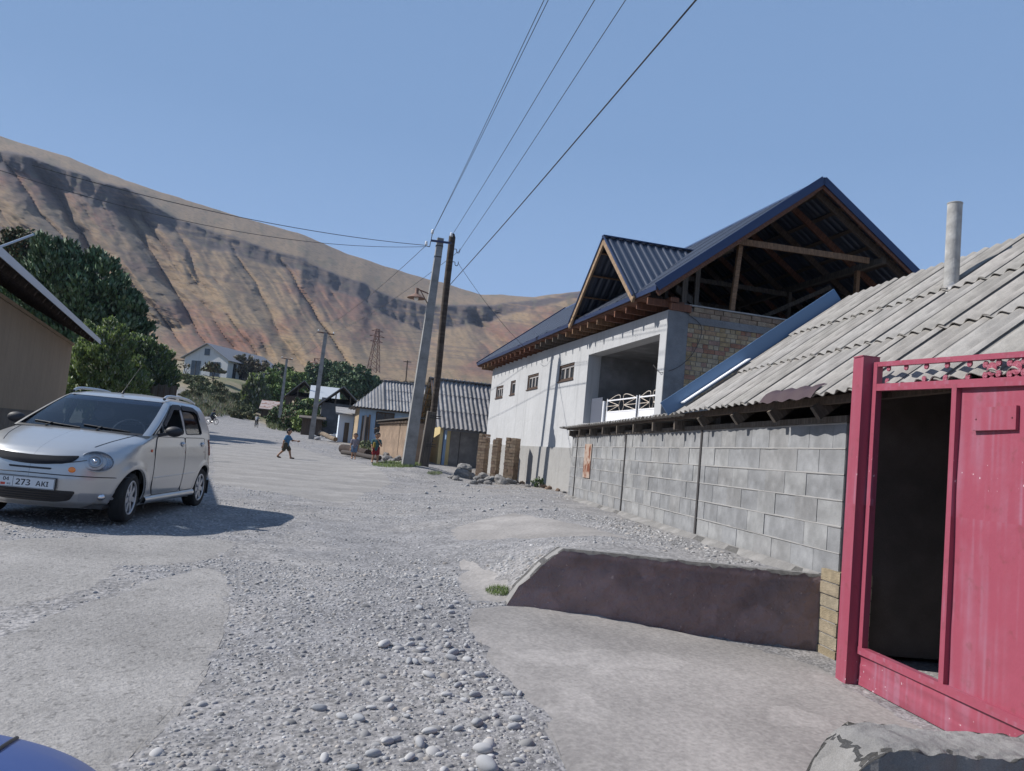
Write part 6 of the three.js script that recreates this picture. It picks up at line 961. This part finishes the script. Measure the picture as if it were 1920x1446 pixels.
patch('asphalt_patch', [[-300, 1010], [0, 1012], [300, 1003], [450, 1015], [415, 1046], [335, 1060], [220, 1062], [196, 1098], [85, 1128], [0, 1140], [-300, 1150]], 0.014, asphM);
patch('road_surface', [[398, 832], [560, 838], [690, 872], [735, 905], [650, 945], [520, 925], [400, 905]], 0.012, asphM, 0.09);
patch('driveway', [[872, 1142], [965, 1131], [1100, 1136], [1250, 1166], [1400, 1212], [1545, 1252], [1590, 1288], [1790, 1398], [1920, 1475], [1900, 1600], [1090, 1600], [1062, 1446], [1012, 1345], [962, 1292], [908, 1236], [884, 1184]], 0.02, slabM);
patch('concrete_strip', [[840, 992], [960, 962], [1085, 984], [1190, 1012], [1080, 1006], [960, 1010], [850, 1014]], 0.014, slabM, 0.04);
patch('concrete_strip', [[858, 1042], [908, 1062], [962, 1088], [985, 1104], [958, 1124], [884, 1132], [866, 1100]], 0.012, slabM, 0.05);
// ---------------------------------------------------------------- stones
const stoneGeo = (sd, det, fx, fy, fz, amp) => { const g = new THREE.IcosahedronGeometry(1, det).toNonIndexed(); const p = g.attributes.position, n = []; for (let i = 0; i < p.count; i++) { const v = V(p.getX(i), p.getY(i), p.getZ(i)); const f = 1 + amp * (fbm(v.x * 1.3 + sd, v.y * 1.3 + v.z * 0.9 + sd * 2.3, 3) - 0.5) * 2; p.setXYZ(i, v.x * f * fx, v.y * f * fy, v.z * f * fz); } const q = g.clone(); q.deleteAttribute('normal'); q.deleteAttribute('uv'); return q; };
import { mergeVertices } from 'three/addons/utils/BufferGeometryUtils.js';
const smooth = g => { g = mergeVertices(g, 1e-4); g.computeVertexNormals(); return g; };
const pebbleGeos = [0, 1, 2, 3, 4].map(k => smooth(stoneGeo(k * 7.7, 1, 1, 0.52 + 0.06 * k, 0.72 + 0.05 * k, 0.22)));
const cobbleGeos = [0, 1, 2, 3].map(k => smooth(stoneGeo(k * 5.1 + 3, 3, 1, 0.55 + 0.07 * k, 0.74, 0.16)));
const rockGeos = [0, 1, 2, 3, 4].map(k => { const g = stoneGeo(k * 3.3 + 1, 2, 1, 0.72, 0.85, 0.55); g.computeVertexNormals(); return boxUV(g); });
{
  const inst = [[], [], [], [], []], N = [];
  const add = (x, z, r) => { const k = Math.floor(rnd() * 5); inst[k].push([x, z, r]); };
  const inside = (x, z) => PATCH.some(P => inPoly(P, x, z));
  const zone = (n, x0, x1, z0, z1, r0, r1, dens) => { for (let i = 0; i < n; i++) { const x = rr(x0, x1), z = rr(z0, z1); if (x > 0.85 && z > -6.25 && z < -5.55) continue; const ins = inside(x, z); if (ins && rnd() > 0.035) continue; if (!ins && rnd() > dens(x, z)) continue; const q = rnd(); add(x, z, (ins ? 0.6 : 1) * lerp(r0, r1, q * q * q)); } };
  const core = (x, z) => { const c = -0.15 + 0.1 * (z + 4), d = Math.abs(x - c); return (0.55 + 0.6 * fbm(x * 2, z * 2, 3)) * (1 - sstep(0.9, 2.2, d)); };
  zone(40000, -2.4, 1.6, -2.2, -7.2, 0.004, 0.019, core);
  zone(900, -0.2, 1.3, -2.2, -7.5, 0.016, 0.04, (x, z) => sstep(-0.3, 0.35, x) * (0.5 + fbm(x * 3, z * 3, 2) * 0.7));
  zone(30000, -5.5, 2.6, -7, -14.5, 0.006, 0.021, (x, z) => 0.25 + 0.9 * sstep(0.42, 0.62, fbm(x * 0.9 + 8, z * 0.9, 3)));
  zone(420, -2.2, 1.4, -2.3, -8, 0.02, 0.034, (x, z) => 0.7 * core(x, z));
  zone(3500, 1.6, 3.0, -6.3, -10.5, 0.008, 0.03, (x, z) => Math.exp(-(((x - (3.0 - (z + 6.3) * -0.12)) / 0.35) ** 2)));
  zone(22000, -8, 4, -14, -29, 0.009, 0.028, (x, z) => 0.3 + 0.7 * sstep(0.4, 0.6, fbm(x * 0.6, z * 0.6 + 5, 3)));
  zone(5000, -8, 3, -29, -60, 0.02, 0.05, () => 0.6);
  const m = new THREE.MeshStandardMaterial({ color: lin(1, 1, 1), roughness: 0.9 }), M = new THREE.Matrix4(), Q = new THREE.Quaternion(), C = new THREE.Color();
  inst.forEach((L, k) => { const im = new THREE.InstancedMesh(pebbleGeos[k], m, L.length); L.forEach(([x, z, r], i) => { Q.setFromEuler(new THREE.Euler(rr(-0.35, 0.35), rr(0, 6.28), rr(-0.35, 0.35))); const w = rr(0.8, 1.35); M.compose(V(x, gy(x, z) - r * rr(0.1, 0.42), z), Q, V(r * w, r * rr(0.8, 1.2), r)); im.setMatrixAt(i, M); const t = rnd(), b = rr(0.22, 0.375) * (t > 0.96 ? 1.35 : t < 0.14 ? 0.62 : 1); C.setRGB(b * 1.02, b * 0.99, b * 0.965); if (rnd() < 0.10) C.setRGB(b * 1.1, b * 1.0, b * 0.9); im.setColorAt(i, C); }); im.name = numbered('gravel'); im.castShadow = im.receiveShadow = true; tag(im, 'loose grey river gravel spread over the road', 'gravel', null, 'stuff'); scene.add(im); });
}
const stoneM = [[0.33, 0.33, 0.335], [0.38, 0.375, 0.375], [0.29, 0.29, 0.295], [0.42, 0.41, 0.40]].map(c => std(...c, 0.9, { bumpMap: rep(bumpFine, 1), bumpScale: 0.002 }));
{
  const put = (x, z, r, k, label) => { const o = mesh(cobbleGeos[k % 4], stoneM[(k * 7 + 3) % 4]); o.name = numbered('river_stone'); o.scale.set(r * 1.15, r * 0.9, r * 0.9); o.rotation.set(rr(-0.2, 0.2), rr(0, 6.28), rr(-0.2, 0.2)); o.position.set(x, gy(x, z) + r * 0.28, z); scene.add(o); tag(o, label === 0 ? 'single large rounded stone standing proud of the fine gravel' : (r > 0.045 ? 'large ' : r > 0.028 ? 'fist-sized ' : 'small ') + ['dark grey', 'pale grey', 'mid grey', 'whitish'][[2, 1, 0, 3].indexOf((k * 7 + 3) % 4)] + ' rounded river stone lying in the coarse gravel strip', 'stone', 'river stones on the gravel strip'); };
  const L = [[720, 1206, 15], [744, 1209, 9], [770, 1207, 8], [787, 1392, 13], [802, 1237, 11], [846, 1232, 11], [876, 1236, 10], [778, 1240, 9], [804, 1264, 12], [895, 1353, 16], [905, 1402, 18], [967, 1347, 11], [768, 1418, 13], [741, 1385, 11], [640, 1342, 11], [672, 1346, 12], [696, 1326, 9], [762, 1342, 8], [823, 1335, 9], [858, 1366, 9], [838, 1301, 10], [890, 1301, 12], [733, 1324, 10], [912, 1432, 22], [726, 1388, 15], [598, 1326, 13], [870, 1312, 8], [974, 1300, 8], [1020, 1383, 7], [928, 1340, 9], [824, 1414, 8], [700, 1412, 13], [608, 1420, 13], [660, 1438, 12]];
  L.forEach(([x, y, r], i) => { const p = hit(x, y + r * 0.4), d = p.clone().sub(CAM).dot(CF); put(p.x, p.z, r * d / FPX, i, i === 0 ? 0 : 1); });
  for (let i = 0; i < 60; i++) { const x = rr(0.1, 1.05), z = rr(-3.0, -6.2); if (PATCH.some(P => inPoly(P, x, z))) continue; put(x, z, rr(0.018, 0.034), i + 1, 1); }
  const rock = (px, py, rpx, k, name, label, group, m, lift = 0) => { const p = hit(px, py + rpx * 0.5), d = p.clone().sub(CAM).dot(CF), r = rpx * d / FPX, o = mesh(rockGeos[k % 5], m || concM); o.name = numbered(name); o.scale.set(r * 1.15, r, r); o.rotation.set(rr(-0.3, 0.3), rr(0, 6.28), rr(-0.3, 0.3)); o.position.set(p.x, gy(p.x, p.z) + r * 0.35 + lift * d / FPX, p.z); scene.add(o); tag(o, label, 'rock', group); };
  const A = [[868, 892, 16], [855, 900, 10], [880, 896, 12], [894, 903, 10], [905, 897, 13], [918, 902, 11], [930, 900, 9], [938, 904, 17], [950, 906, 11], [903, 907, 9], [915, 909, 8], [962, 908, 8], [846, 898, 7], [888, 908, 9]];
  A.forEach(([x, y, r], i) => rock(x, y - 4, r * 0.9, i, 'rubble_rock', i === 7 ? 'broad flat pale rock at the foot of the tallest brick pier' : ['broad', 'angular', 'low', 'blunt', 'small'][i % 5] + ' rough pale rock in the rubble heap before the brick piers', 'rubble heap before the piers'));
  [[870, 878, 13], [862, 884, 9], [878, 883, 9]].forEach(([x, y, r], i) => { const p = hit(868 + i * 6, 895), d = p.clone().sub(CAM).dot(CF), q = atD(x, y, d + 0.1), o = mesh(rockGeos[i], concM); o.name = numbered('rubble_rock'); const s = r * d / FPX; o.scale.set(s, s, s); o.position.copy(q); o.rotation.y = i * 2; scene.add(o); tag(o, 'rough rock lying on top of the rubble heap', 'rock', 'rubble heap before the piers'); });
  for (let i = 0; i < 18; i++) { const f = i / 17; rock(lerp(588, 650, rnd()), lerp(818, 826, rnd()), rr(3, 6), i, 'field_stone', ['grey', 'pale', 'dark grey', 'whitish'][i % 4] + ' stone in the pile at the foot of the lamp pole up the road', 'stone pile up the road', stoneM[i % 4], rr(0, 3)); }
  for (let i = 0; i < 14; i++) rock(lerp(718, 762, rnd()), lerp(854, 864, rnd()), rr(4, 8), i + 2, 'field_stone', ['broad', 'angular', 'low', 'upright', 'small'][i % 5] + ' pale stone heaped at the foot of the concrete pole by the clay wall', 'stone heap by the pole', concM, rr(0, 4));
  [[1003, 912, 7, concM], [990, 914, 5, concM], [1018, 914, 8, claybrick[3]], [1028, 918, 6, claybrick[3]], [1046, 922, 5, claybrick[3]], [978, 908, 6, claybrick[1]], [968, 906, 5, claybrick[1]], [1058, 926, 4, concM]].forEach(([x, y, r, m], i) => rock(x, y - 3, r, i, 'rubble_rock', 'small broken stone or brick along the foot of the white house', 'rubble along the white house', m));
  for (let i = 0; i < 26; i++) rock(rr(790, 1050), rr(885, 960), rr(2.2, 4.5), i, 'field_stone', ['grey', 'pale', 'dark grey', 'whitish'][i % 4] + ' loose stone on the rough ground before the white house', 'loose stones before the white house', stoneM[i % 4]);
  // logs and sack
  const logT = (x0, y0, x1, y1, D0, D1, r, m, label) => { const a = atD(x0, y0, D0), b = atD(x1, y1, D1); a.y = Math.max(a.y, gy(a.x, a.z) + r * 0.8); b.y = Math.max(b.y, gy(b.x, b.z) + r * 0.8); const pts = [a, a.clone().lerp(b, 0.35).add(V(0, 0.02, 0.03)), a.clone().lerp(b, 0.7).add(V(0, -0.02, 0)), b]; single('log', [tube(pts, r, 20, 10), rod(a.clone(), a.clone().add(a.clone().sub(b).normalize().multiplyScalar(0.01)), r, r, 10), rod(b.clone(), b.clone().add(b.clone().sub(a).normalize().multiplyScalar(0.01)), r, r, 10)], m, label, 'log', 'logs beside the road'); };
  logT(600, 812, 629, 824, 52, 50, 0.15, std(0.36, 0.30, 0.24, 0.95, { map: rep(woodMap, 0.4, 2) }), 'pale barkless log lying on the stone pile');
  logT(642, 841, 690, 851, 37, 35, 0.20, std(0.07, 0.05, 0.045, 0.95, { map: rep(woodMap, 0.4, 2) }), 'thick dark log lying behind the standing children'); logT(642, 848, 712, 859, 35.5, 33, 0.10, std(0.06, 0.05, 0.045, 0.95), 'thin dark log lying before the thicker one');
  { const p = hit(549, 804), g = smooth(stoneGeo(4, 3, 1, 0.35, 0.5, 0.3)); g.scale(0.55, 0.5, 0.5); g.translate(p.x, gy(p.x, p.z) + 0.1, p.z); single('sack', g, std(0.72, 0.72, 0.73, 0.9), 'white plastic sack lying at the road edge beyond the striding child', 'sack'); }
}

// ---------------------------------------------------------------- vegetation
function leafCloud(lobes, n, size, cols, o = {}) { // lobes: [centre, rx, ry, rz]; leaves lie through the outer part of each lobe, with gaps
  const pos = [], nor = [], col = []; const q = new THREE.Quaternion(), e = new THREE.Euler(); const tot = lobes.reduce((s, l) => s + l[1] * l[2], 0);
  for (const [c, rx, ry, rz] of lobes) {
    const k = Math.round(n * rx * ry / tot), cl = []; // leaves gather in clumps on the shell, some fill the inside
    const m = o.clumps || 34; for (let i = 0; i < m; i++) { const u = V(rr(-1, 1), rr(-0.85, 1), rr(-1, 1)).normalize(); cl.push([u, rr(0.62, 1.12), rr(0.16, 0.32)]); }
    for (let i = 0; i < k; i++) {
      let u, p; const d = V(rr(-1, 1), rr(-1, 1), rr(-1, 1)); if (d.lengthSq() > 1) d.normalize().multiplyScalar(Math.cbrt(rnd()));
      if (rnd() < 0.78) { const [cu, cr, cs] = cl[Math.floor(rnd() * m)]; const q = V(cu.x * cr + d.x * cs, cu.y * cr + d.y * cs, cu.z * cr + d.z * cs); u = q.clone().normalize().lerp(d.clone().normalize(), 0.5).normalize(); p = V(c.x + q.x * rx, c.y + q.y * ry, c.z + q.z * rz); } else { const R = 0.95 * Math.pow(rnd(), 0.4); u = d.clone().normalize(); p = V(c.x + u.x * R * rx, c.y + u.y * R * ry, c.z + u.z * R * rz); }
      if (o.floor !== undefined && p.y < o.floor) continue;
      const s = size * rr(0.6, 1.35), L = s * (o.long || 1.5); e.set(rr(-1.2, 1.2), rr(0, 6.28), rr(-1.2, 1.2)); q.setFromEuler(e); if (o.up) { const dir = V(u.x * 0.6 + rr(-0.5, 0.5), 0.9, u.z * 0.6 + rr(-0.5, 0.5)).normalize(); q.setFromUnitVectors(V(0, 1, 0), dir); q.multiply(new THREE.Quaternion().setFromAxisAngle(V(0, 1, 0), rr(0, 6.28))); }
      const a = V(0, -L / 2, 0), b = V(s / 2, 0, s * 0.12), cc = V(0, L / 2, 0), dd = V(-s / 2, 0, s * 0.12); for (const v of [a, b, cc, dd]) v.applyQuaternion(q).add(p);
      const nn = V().crossVectors(b.clone().sub(a), cc.clone().sub(a)).normalize().lerp(u, 0.35).normalize(); const C = cols[Math.floor(rnd() * cols.length)], f = rr(0.75, 1.25);
      for (const v of [a, b, cc, a, cc, dd]) { pos.push(v.x, v.y, v.z); nor.push(nn.x, nn.y, nn.z); col.push(C[0] * f, C[1] * f, C[2] * f); }
    }
  }
  const g = new THREE.BufferGeometry(); g.setAttribute('position', new THREE.Float32BufferAttribute(pos, 3)); g.setAttribute('normal', new THREE.Float32BufferAttribute(nor, 3)); g.setAttribute('color', new THREE.Float32BufferAttribute(col, 3)); return g;
}
const leafM = new THREE.MeshStandardMaterial({ vertexColors: true, roughness: 0.75, side: THREE.DoubleSide });
const thinLeafM = new THREE.MeshPhysicalMaterial({ vertexColors: true, color: lin(1, 1, 1), roughness: 0.9, transmission: 0.5, thickness: 0, side: THREE.DoubleSide });
const barkM = std(0.12, 0.095, 0.075, 0.95, { map: rep(woodMap, 0.5, 1.5) });
const GREEN = { dark: [[0.07, 0.125, 0.05], [0.085, 0.145, 0.065], [0.14, 0.19, 0.12], [0.055, 0.10, 0.042]], light: [[0.15, 0.215, 0.05], [0.125, 0.185, 0.042], [0.185, 0.24, 0.07]], olive: [[0.09, 0.105, 0.04], [0.12, 0.12, 0.05], [0.15, 0.13, 0.06]], mid: [[0.075, 0.12, 0.04], [0.09, 0.14, 0.05], [0.06, 0.10, 0.035]], dry: [[0.17, 0.13, 0.08], [0.14, 0.11, 0.07], [0.12, 0.115, 0.06]], sage: [[0.12, 0.145, 0.07], [0.15, 0.165, 0.085], [0.10, 0.125, 0.05]] };
// crown given as circles in the photograph [x, y, r] at a distance
function tree(name, label, group, circ, D, n, size, cols, o = {}) {
  const lobes = circ.map(([x, y, r, dd = 0]) => { const R = r * (D + dd) / FPX; return [atD(x, y, D + dd), R, R * (o.sq || 1), R * 0.9]; });
  let cx = 0, cz = 0, w = 0; lobes.forEach(l => { cx += l[0].x * l[1]; cz += l[0].z * l[1]; w += l[1]; }); cx /= w; cz /= w; if (o.stem) { const q = atD(...o.stem, D); cx = q.x; cz = q.z; }
  const y0 = gy(cx, cz), t = thing(name, label, o.cat || 'tree', group, [cx, y0, cz]);
  const lo = V(cx, y0 - 0.3, cz), parts = [], top = lobes.reduce((a, l) => Math.max(a, l[0].y), -9), tr = o.tr || lobes[0][1] * 0.06, fork = V(cx, lerp(y0, top, 0.3), cz);
  parts.push(tube([lo, lo.clone().lerp(fork, 0.5).add(V(rr(-0.05, 0.05), 0, 0)), fork], tr, 8, 8)); for (const l of lobes) { parts.push(tube([fork.clone().add(V(0, -tr, 0)), fork.clone().lerp(l[0], 0.5).add(V(rr(-0.2, 0.2), 0.1, rr(-0.2, 0.2))), l[0].clone().add(V(0, l[2] * 0.3, 0))], tr * 0.5, 10, 6)); if (o.twigs) for (let k = 0; k < o.twigs; k++) { const u = V(rr(-1, 1), rr(0.1, 1), rr(-1, 1)).normalize(); parts.push(tube([l[0], l[0].clone().add(V(u.x * l[1] * 0.5, u.y * l[2] * 0.6, u.z * l[3] * 0.5)), l[0].clone().add(V(u.x * l[1], u.y * l[2] * 1.05, u.z * l[3]))], tr * 0.16, 6, 4)); } }
  partW(t, 'trunk', merge(parts), barkM); partW(t, 'crown', leafCloud(lobes, n, size, cols, { ...o, floor: y0 + (o.clear || 0.1) }), o.thin ? thinLeafM : leafM); return t;
}
const TL = 'trees on the left roadside', TF = 'trees far up the road';
tree('elm_tree', 'large dark green tree rising behind the beige building', TL, [[110, 525, 72], [178, 550, 70], [60, 560, 60], [225, 590, 52], [150, 610, 70], [240, 630, 42], [250, 660, 34], [95, 480, 34]], 43, 42000, 0.135, GREEN.dark, { up: true, long: 2.2 });
tree('walnut_tree', 'tree with reddish tinged leaves rising above the beige roof', TL, [[40, 462, 40], [75, 470, 28], [10, 490, 40], [20, 540, 50]], 49, 14000, 0.16, [[0.06, 0.085, 0.03], [0.11, 0.075, 0.03], [0.05, 0.075, 0.03]], {});
tree('young_elm_tree', 'bright green bushy tree between the beige building and the plank fence', TL, [[190, 690, 48], [165, 730, 45], [215, 650, 32], [180, 640, 26], [235, 730, 45], [205, 610, 14], [165, 615, 12], [228, 620, 10]], 36, 30000, 0.085, GREEN.light, { thin: true, up: true, long: 2.2 });
tree('young_elm_tree', 'bright green rounded tree beside the plank fence', TL, [[280, 680, 42], [300, 705, 34], [262, 655, 28], [270, 730, 42], [308, 725, 26], [238, 660, 26], [250, 710, 36]], 39, 26000, 0.09, GREEN.mid.concat(GREEN.light), { thin: true, up: true, long: 2 });
tree('apricot_tree', 'brownish round tree before the gable of the white school', TF, [[397, 705, 20], [385, 718, 17], [412, 712, 18], [400, 692, 14], [418, 724, 12], [380, 706, 12]], 112, 5000, 0.30, GREEN.olive.concat(GREEN.dry), { stem: [395, 745], clear: 1.4 });
tree('bare_tree', 'thin leafless tree at the left end of the school', TF, [[347, 705, 14], [345, 690, 10]], 108, 260, 0.2, GREEN.dry, { twigs: 9, stem: [346, 740], tr: 0.1, clear: 1.5 });
tree('bare_tree', 'grey brown sparse trees standing at the far end of the school', TF, [[462, 690, 20], [480, 700, 22], [448, 678, 14], [492, 690, 15]], 132, 3200, 0.3, GREEN.dry, { twigs: 7, tr: 0.16 });
tree('willow_tree', 'feathery light green tree beside the farthest utility pole', TF, [[482, 730, 22], [470, 745, 18], [490, 755, 20], [478, 770, 18], [478, 712, 12]], 100, 6000, 0.24, GREEN.sage.concat(GREEN.light), { thin: true, up: true, long: 2.6 });
[[508, 715, 20, 120, 'light'], [530, 705, 22, 135, 'mid'], [553, 712, 20, 128, 'light'], [515, 740, 22, 104, 'light'], [546, 735, 18, 110, 'light']].forEach(([x, y, r, D, c], i) => tree('leafy_tree', ['yellow green tree behind the willow', 'green tree above the far bushes', 'green tree left of the second lamp pole', 'bright green tree above the rusty shed', 'bright tree behind the open gabled shed'][i], TF, [[x, y, r], [x - r * 0.6, y + r * 0.5, r * 0.8], [x + r * 0.7, y + r * 0.4, r * 0.75]], D, 3200, 0.3, GREEN[c], {}));
[[592, 700, 20, 150], [622, 695, 22, 150], [645, 705, 24, 140], [676, 712, 24, 128], [700, 718, 14, 130], [655, 724, 18, 125]].forEach(([x, y, r, D], i) => tree('dark_tree', ['dark green tree behind the lamp pole up the road', 'tall dark tree behind the grey gabled shed', 'broad dark tree above the grey gabled shed', 'rounded dark tree beside the hipped roof', 'small dark tree at the hipped roof ridge', 'low dark tree behind the gabled shed'][i], TF, [[x, y, r], [x - r * 0.5, y + r * 0.6, r * 0.8], [x + r * 0.6, y + r * 0.5, r * 0.8], [x, y + r, r * 0.8]], D, 3600, 0.34, GREEN.mid.concat(GREEN.dark), {}));
[[560, 770, 22, 70], [580, 762, 16, 72], [545, 785, 18, 68], [572, 785, 18, 66], [520, 778, 16, 80], [535, 770, 14, 84], [600, 790, 10, 62]].forEach(([x, y, r, D], i) => tree('hedge_bush', ['dense green bush before the open gabled shed', 'green bush under the shed eave', 'bush beside the concrete pole among the hedges', 'green bush next to the lean-to', 'bush before the rusty shed', 'bright bush under the rusty roof', 'small bush at the lamp pole'][i], 'bushes along the road', [[x, y, r], [x - r * 0.7, y + r * 0.5, r * 0.7], [x + r * 0.7, y + r * 0.5, r * 0.7], [x, y + r * 0.9, r * 0.9]], D, 3000, 0.17, i % 2 ? GREEN.light : GREEN.mid.concat(GREEN.dry.slice(0, 1)), { cat: 'bush', tr: 0.05 }));
for (let i = 0; i < 34; i++) { // scrub on the bank
  const x = lerp(335, 478, rnd()), D = rr(78, 108), y = lerp(786, 742, (D - 78) / 30) - (x < 380 ? 8 : 0) + rr(-4, 4), r = rr(7, 13); const p = atD(x, y, D), g = gy(p.x, p.z); const R = r * D / FPX;
  const t = thing('scrub_bush', (i % 3 ? 'low sage green' : 'low olive') + (r > 10 ? ' broad' : ' small') + ' bush on the bank below the school', 'bush', 'scrub on the bank', [p.x, g, p.z]); part(t, 'foliage', leafCloud([[V(0, R * 0.35, 0), R, R * 0.65, R], [V(R * 0.7, R * 0.25, 0.2), R * 0.7, R * 0.5, R * 0.7]], 750, 0.15, i % 3 ? GREEN.sage : GREEN.olive, { floor: 0, up: true, long: 2 }), leafM);
}
// tree of heaven sprouts behind the yellow house roof
for (const [x, y, D, lab] of [[850, 728, 44, 'palm-like leafy sprout rising behind the yellow house roof ridge'], [885, 732, 45, 'palm-like leafy sprout next to the white house corner']]) {
  const b = atD(x, y, D), y0 = gy(b.x, b.z), t = thing('leafy_sprout', lab, 'plant', 'leafy sprouts behind the roof', [b.x, y0, b.z]); partW(t, 'stem', rod(V(b.x, y0, b.z), b, 0.06, 0.035), barkM);
  for (let k = 0; k < 13; k++) { const a = k * 2.4, el = rr(0.15, 0.9), L = rr(0.8, 1.2), pos = [], P = s => V(b.x + Math.cos(a) * Math.cos(el) * L * s, b.y + Math.sin(el) * L * s - 0.5 * s * s * L * 0.8 + 0.05, b.z + Math.sin(a) * Math.cos(el) * L * s), side = V(-Math.sin(a), 0, Math.cos(a)); for (let i = 1; i < 13; i++) for (const s of [-1, 1]) { const c = P(i / 12), w = 0.24 * (1 - Math.abs(i / 12 - 0.45)), d = P(Math.min(1, i / 12 + 0.07)).sub(c), tip = c.clone().addScaledVector(side, s * w).add(V(0, -0.05, 0)).add(d.clone().multiplyScalar(0.6)), m = c.clone().lerp(tip, 0.5).addScaledVector(d, 0.35), m2 = c.clone().lerp(tip, 0.5).addScaledVector(d, -0.35); for (const v of [c, m, tip, c, tip, m2]) pos.push(v.x, v.y, v.z); } const g = new THREE.BufferGeometry(); g.setAttribute('position', new THREE.Float32BufferAttribute(pos, 3)); g.computeVertexNormals(); g.setAttribute('color', new THREE.Float32BufferAttribute(new Float32Array(pos.length).map((_, i) => [0.10, 0.17, 0.035][i % 3] * (1 + 0.1 * (k % 3))), 3)); partW(t, 'frond', g, leafM); }
}
// small weeds and grass
const weed = (px, py, rpx, label, cols = GREEN.mid) => { const p = hit(px, py), d = p.clone().sub(CAM).dot(CF), R = rpx * d / FPX, t = thing('weed', label, 'plant', 'weeds by the walls', [p.x, gy(p.x, p.z), p.z]); part(t, 'leaves', leafCloud([[V(0, R * 0.8, 0), R, R * 0.9, R]], 420, R * 0.22, cols, { floor: 0 }), leafM); part(t, 'stem', rod(V(0, -0.02, 0), V(0, R, 0), 0.012, 0.006), barkM); };
weed(936, 890, 11, 'round green weed growing between the brick piers', GREEN.mid); weed(1008, 914, 11, 'leafy green weed at the foot of the white house wall', GREEN.mid); weed(742, 856, 9, 'dark weed against the clay wall', GREEN.mid); weed(684, 846, 12, 'pale dry weed behind the standing children', GREEN.sage);
{
  const tufts = (n, px, py, rx, ry, h, cols, label) => { const g = new THREE.BufferGeometry(); g.setAttribute('position', new THREE.Float32BufferAttribute([-0.5, 0, 0, 0.5, 0, 0, 0.15, 0.6, 0.1, -0.5, 0, 0, 0.15, 0.6, 0.1, 0.1, 1, 0.3], 3)); g.computeVertexNormals(); const im = new THREE.InstancedMesh(g, std(1, 1, 1, 0.9, { side: THREE.DoubleSide }), n), M = new THREE.Matrix4(), Q = new THREE.Quaternion(), C = new THREE.Color(); for (let i = 0; i < n; i++) { const a = rr(0, 6.28), q = Math.sqrt(rnd()), p = hit(px + Math.cos(a) * q * rx, py + Math.sin(a) * q * ry); Q.setFromEuler(new THREE.Euler(rr(-0.5, 0.5), rr(0, 6.28), rr(-0.5, 0.5))); const s = h * rr(0.5, 1.2); M.compose(V(p.x, gy(p.x, p.z) - 0.005, p.z), Q, V(s * 0.12, s, s * 0.6)); im.setMatrixAt(i, M); const c = pick(cols); C.setRGB(c[0] * 1.4, c[1] * 1.4, c[2] * 1.4); im.setColorAt(i, C); } im.name = numbered('grass'); im.castShadow = im.receiveShadow = true; tag(im, label, 'grass', null, 'stuff'); scene.add(im); };
  tufts(2600, 745, 872, 48, 5, 0.11, GREEN.light.concat(GREEN.sage), 'short green grass at the foot of the concrete pole'); tufts(900, 932, 1112, 22, 8, 0.05, GREEN.light.concat(GREEN.sage), 'small tuft of grass at the end of the retaining wall'); tufts(500, 815, 888, 14, 3, 0.08, GREEN.sage, 'sparse grass before the grey garage'); tufts(700, 694, 846, 26, 8, 0.3, GREEN.sage.concat(GREEN.dry), 'dry grass before the light blue house'); tufts(900, 640, 812, 40, 8, 0.3, GREEN.sage, 'dry grass beside the stone pile'); tufts(2500, 560, 800, 60, 10, 0.5, GREEN.sage.concat(GREEN.olive), 'tall grass along the right road edge'); tufts(4000, 400, 760, 70, 22, 0.6, GREEN.sage.concat(GREEN.dry), 'rough grass on the bank below the school');
}

renderer.render(scene, camera);
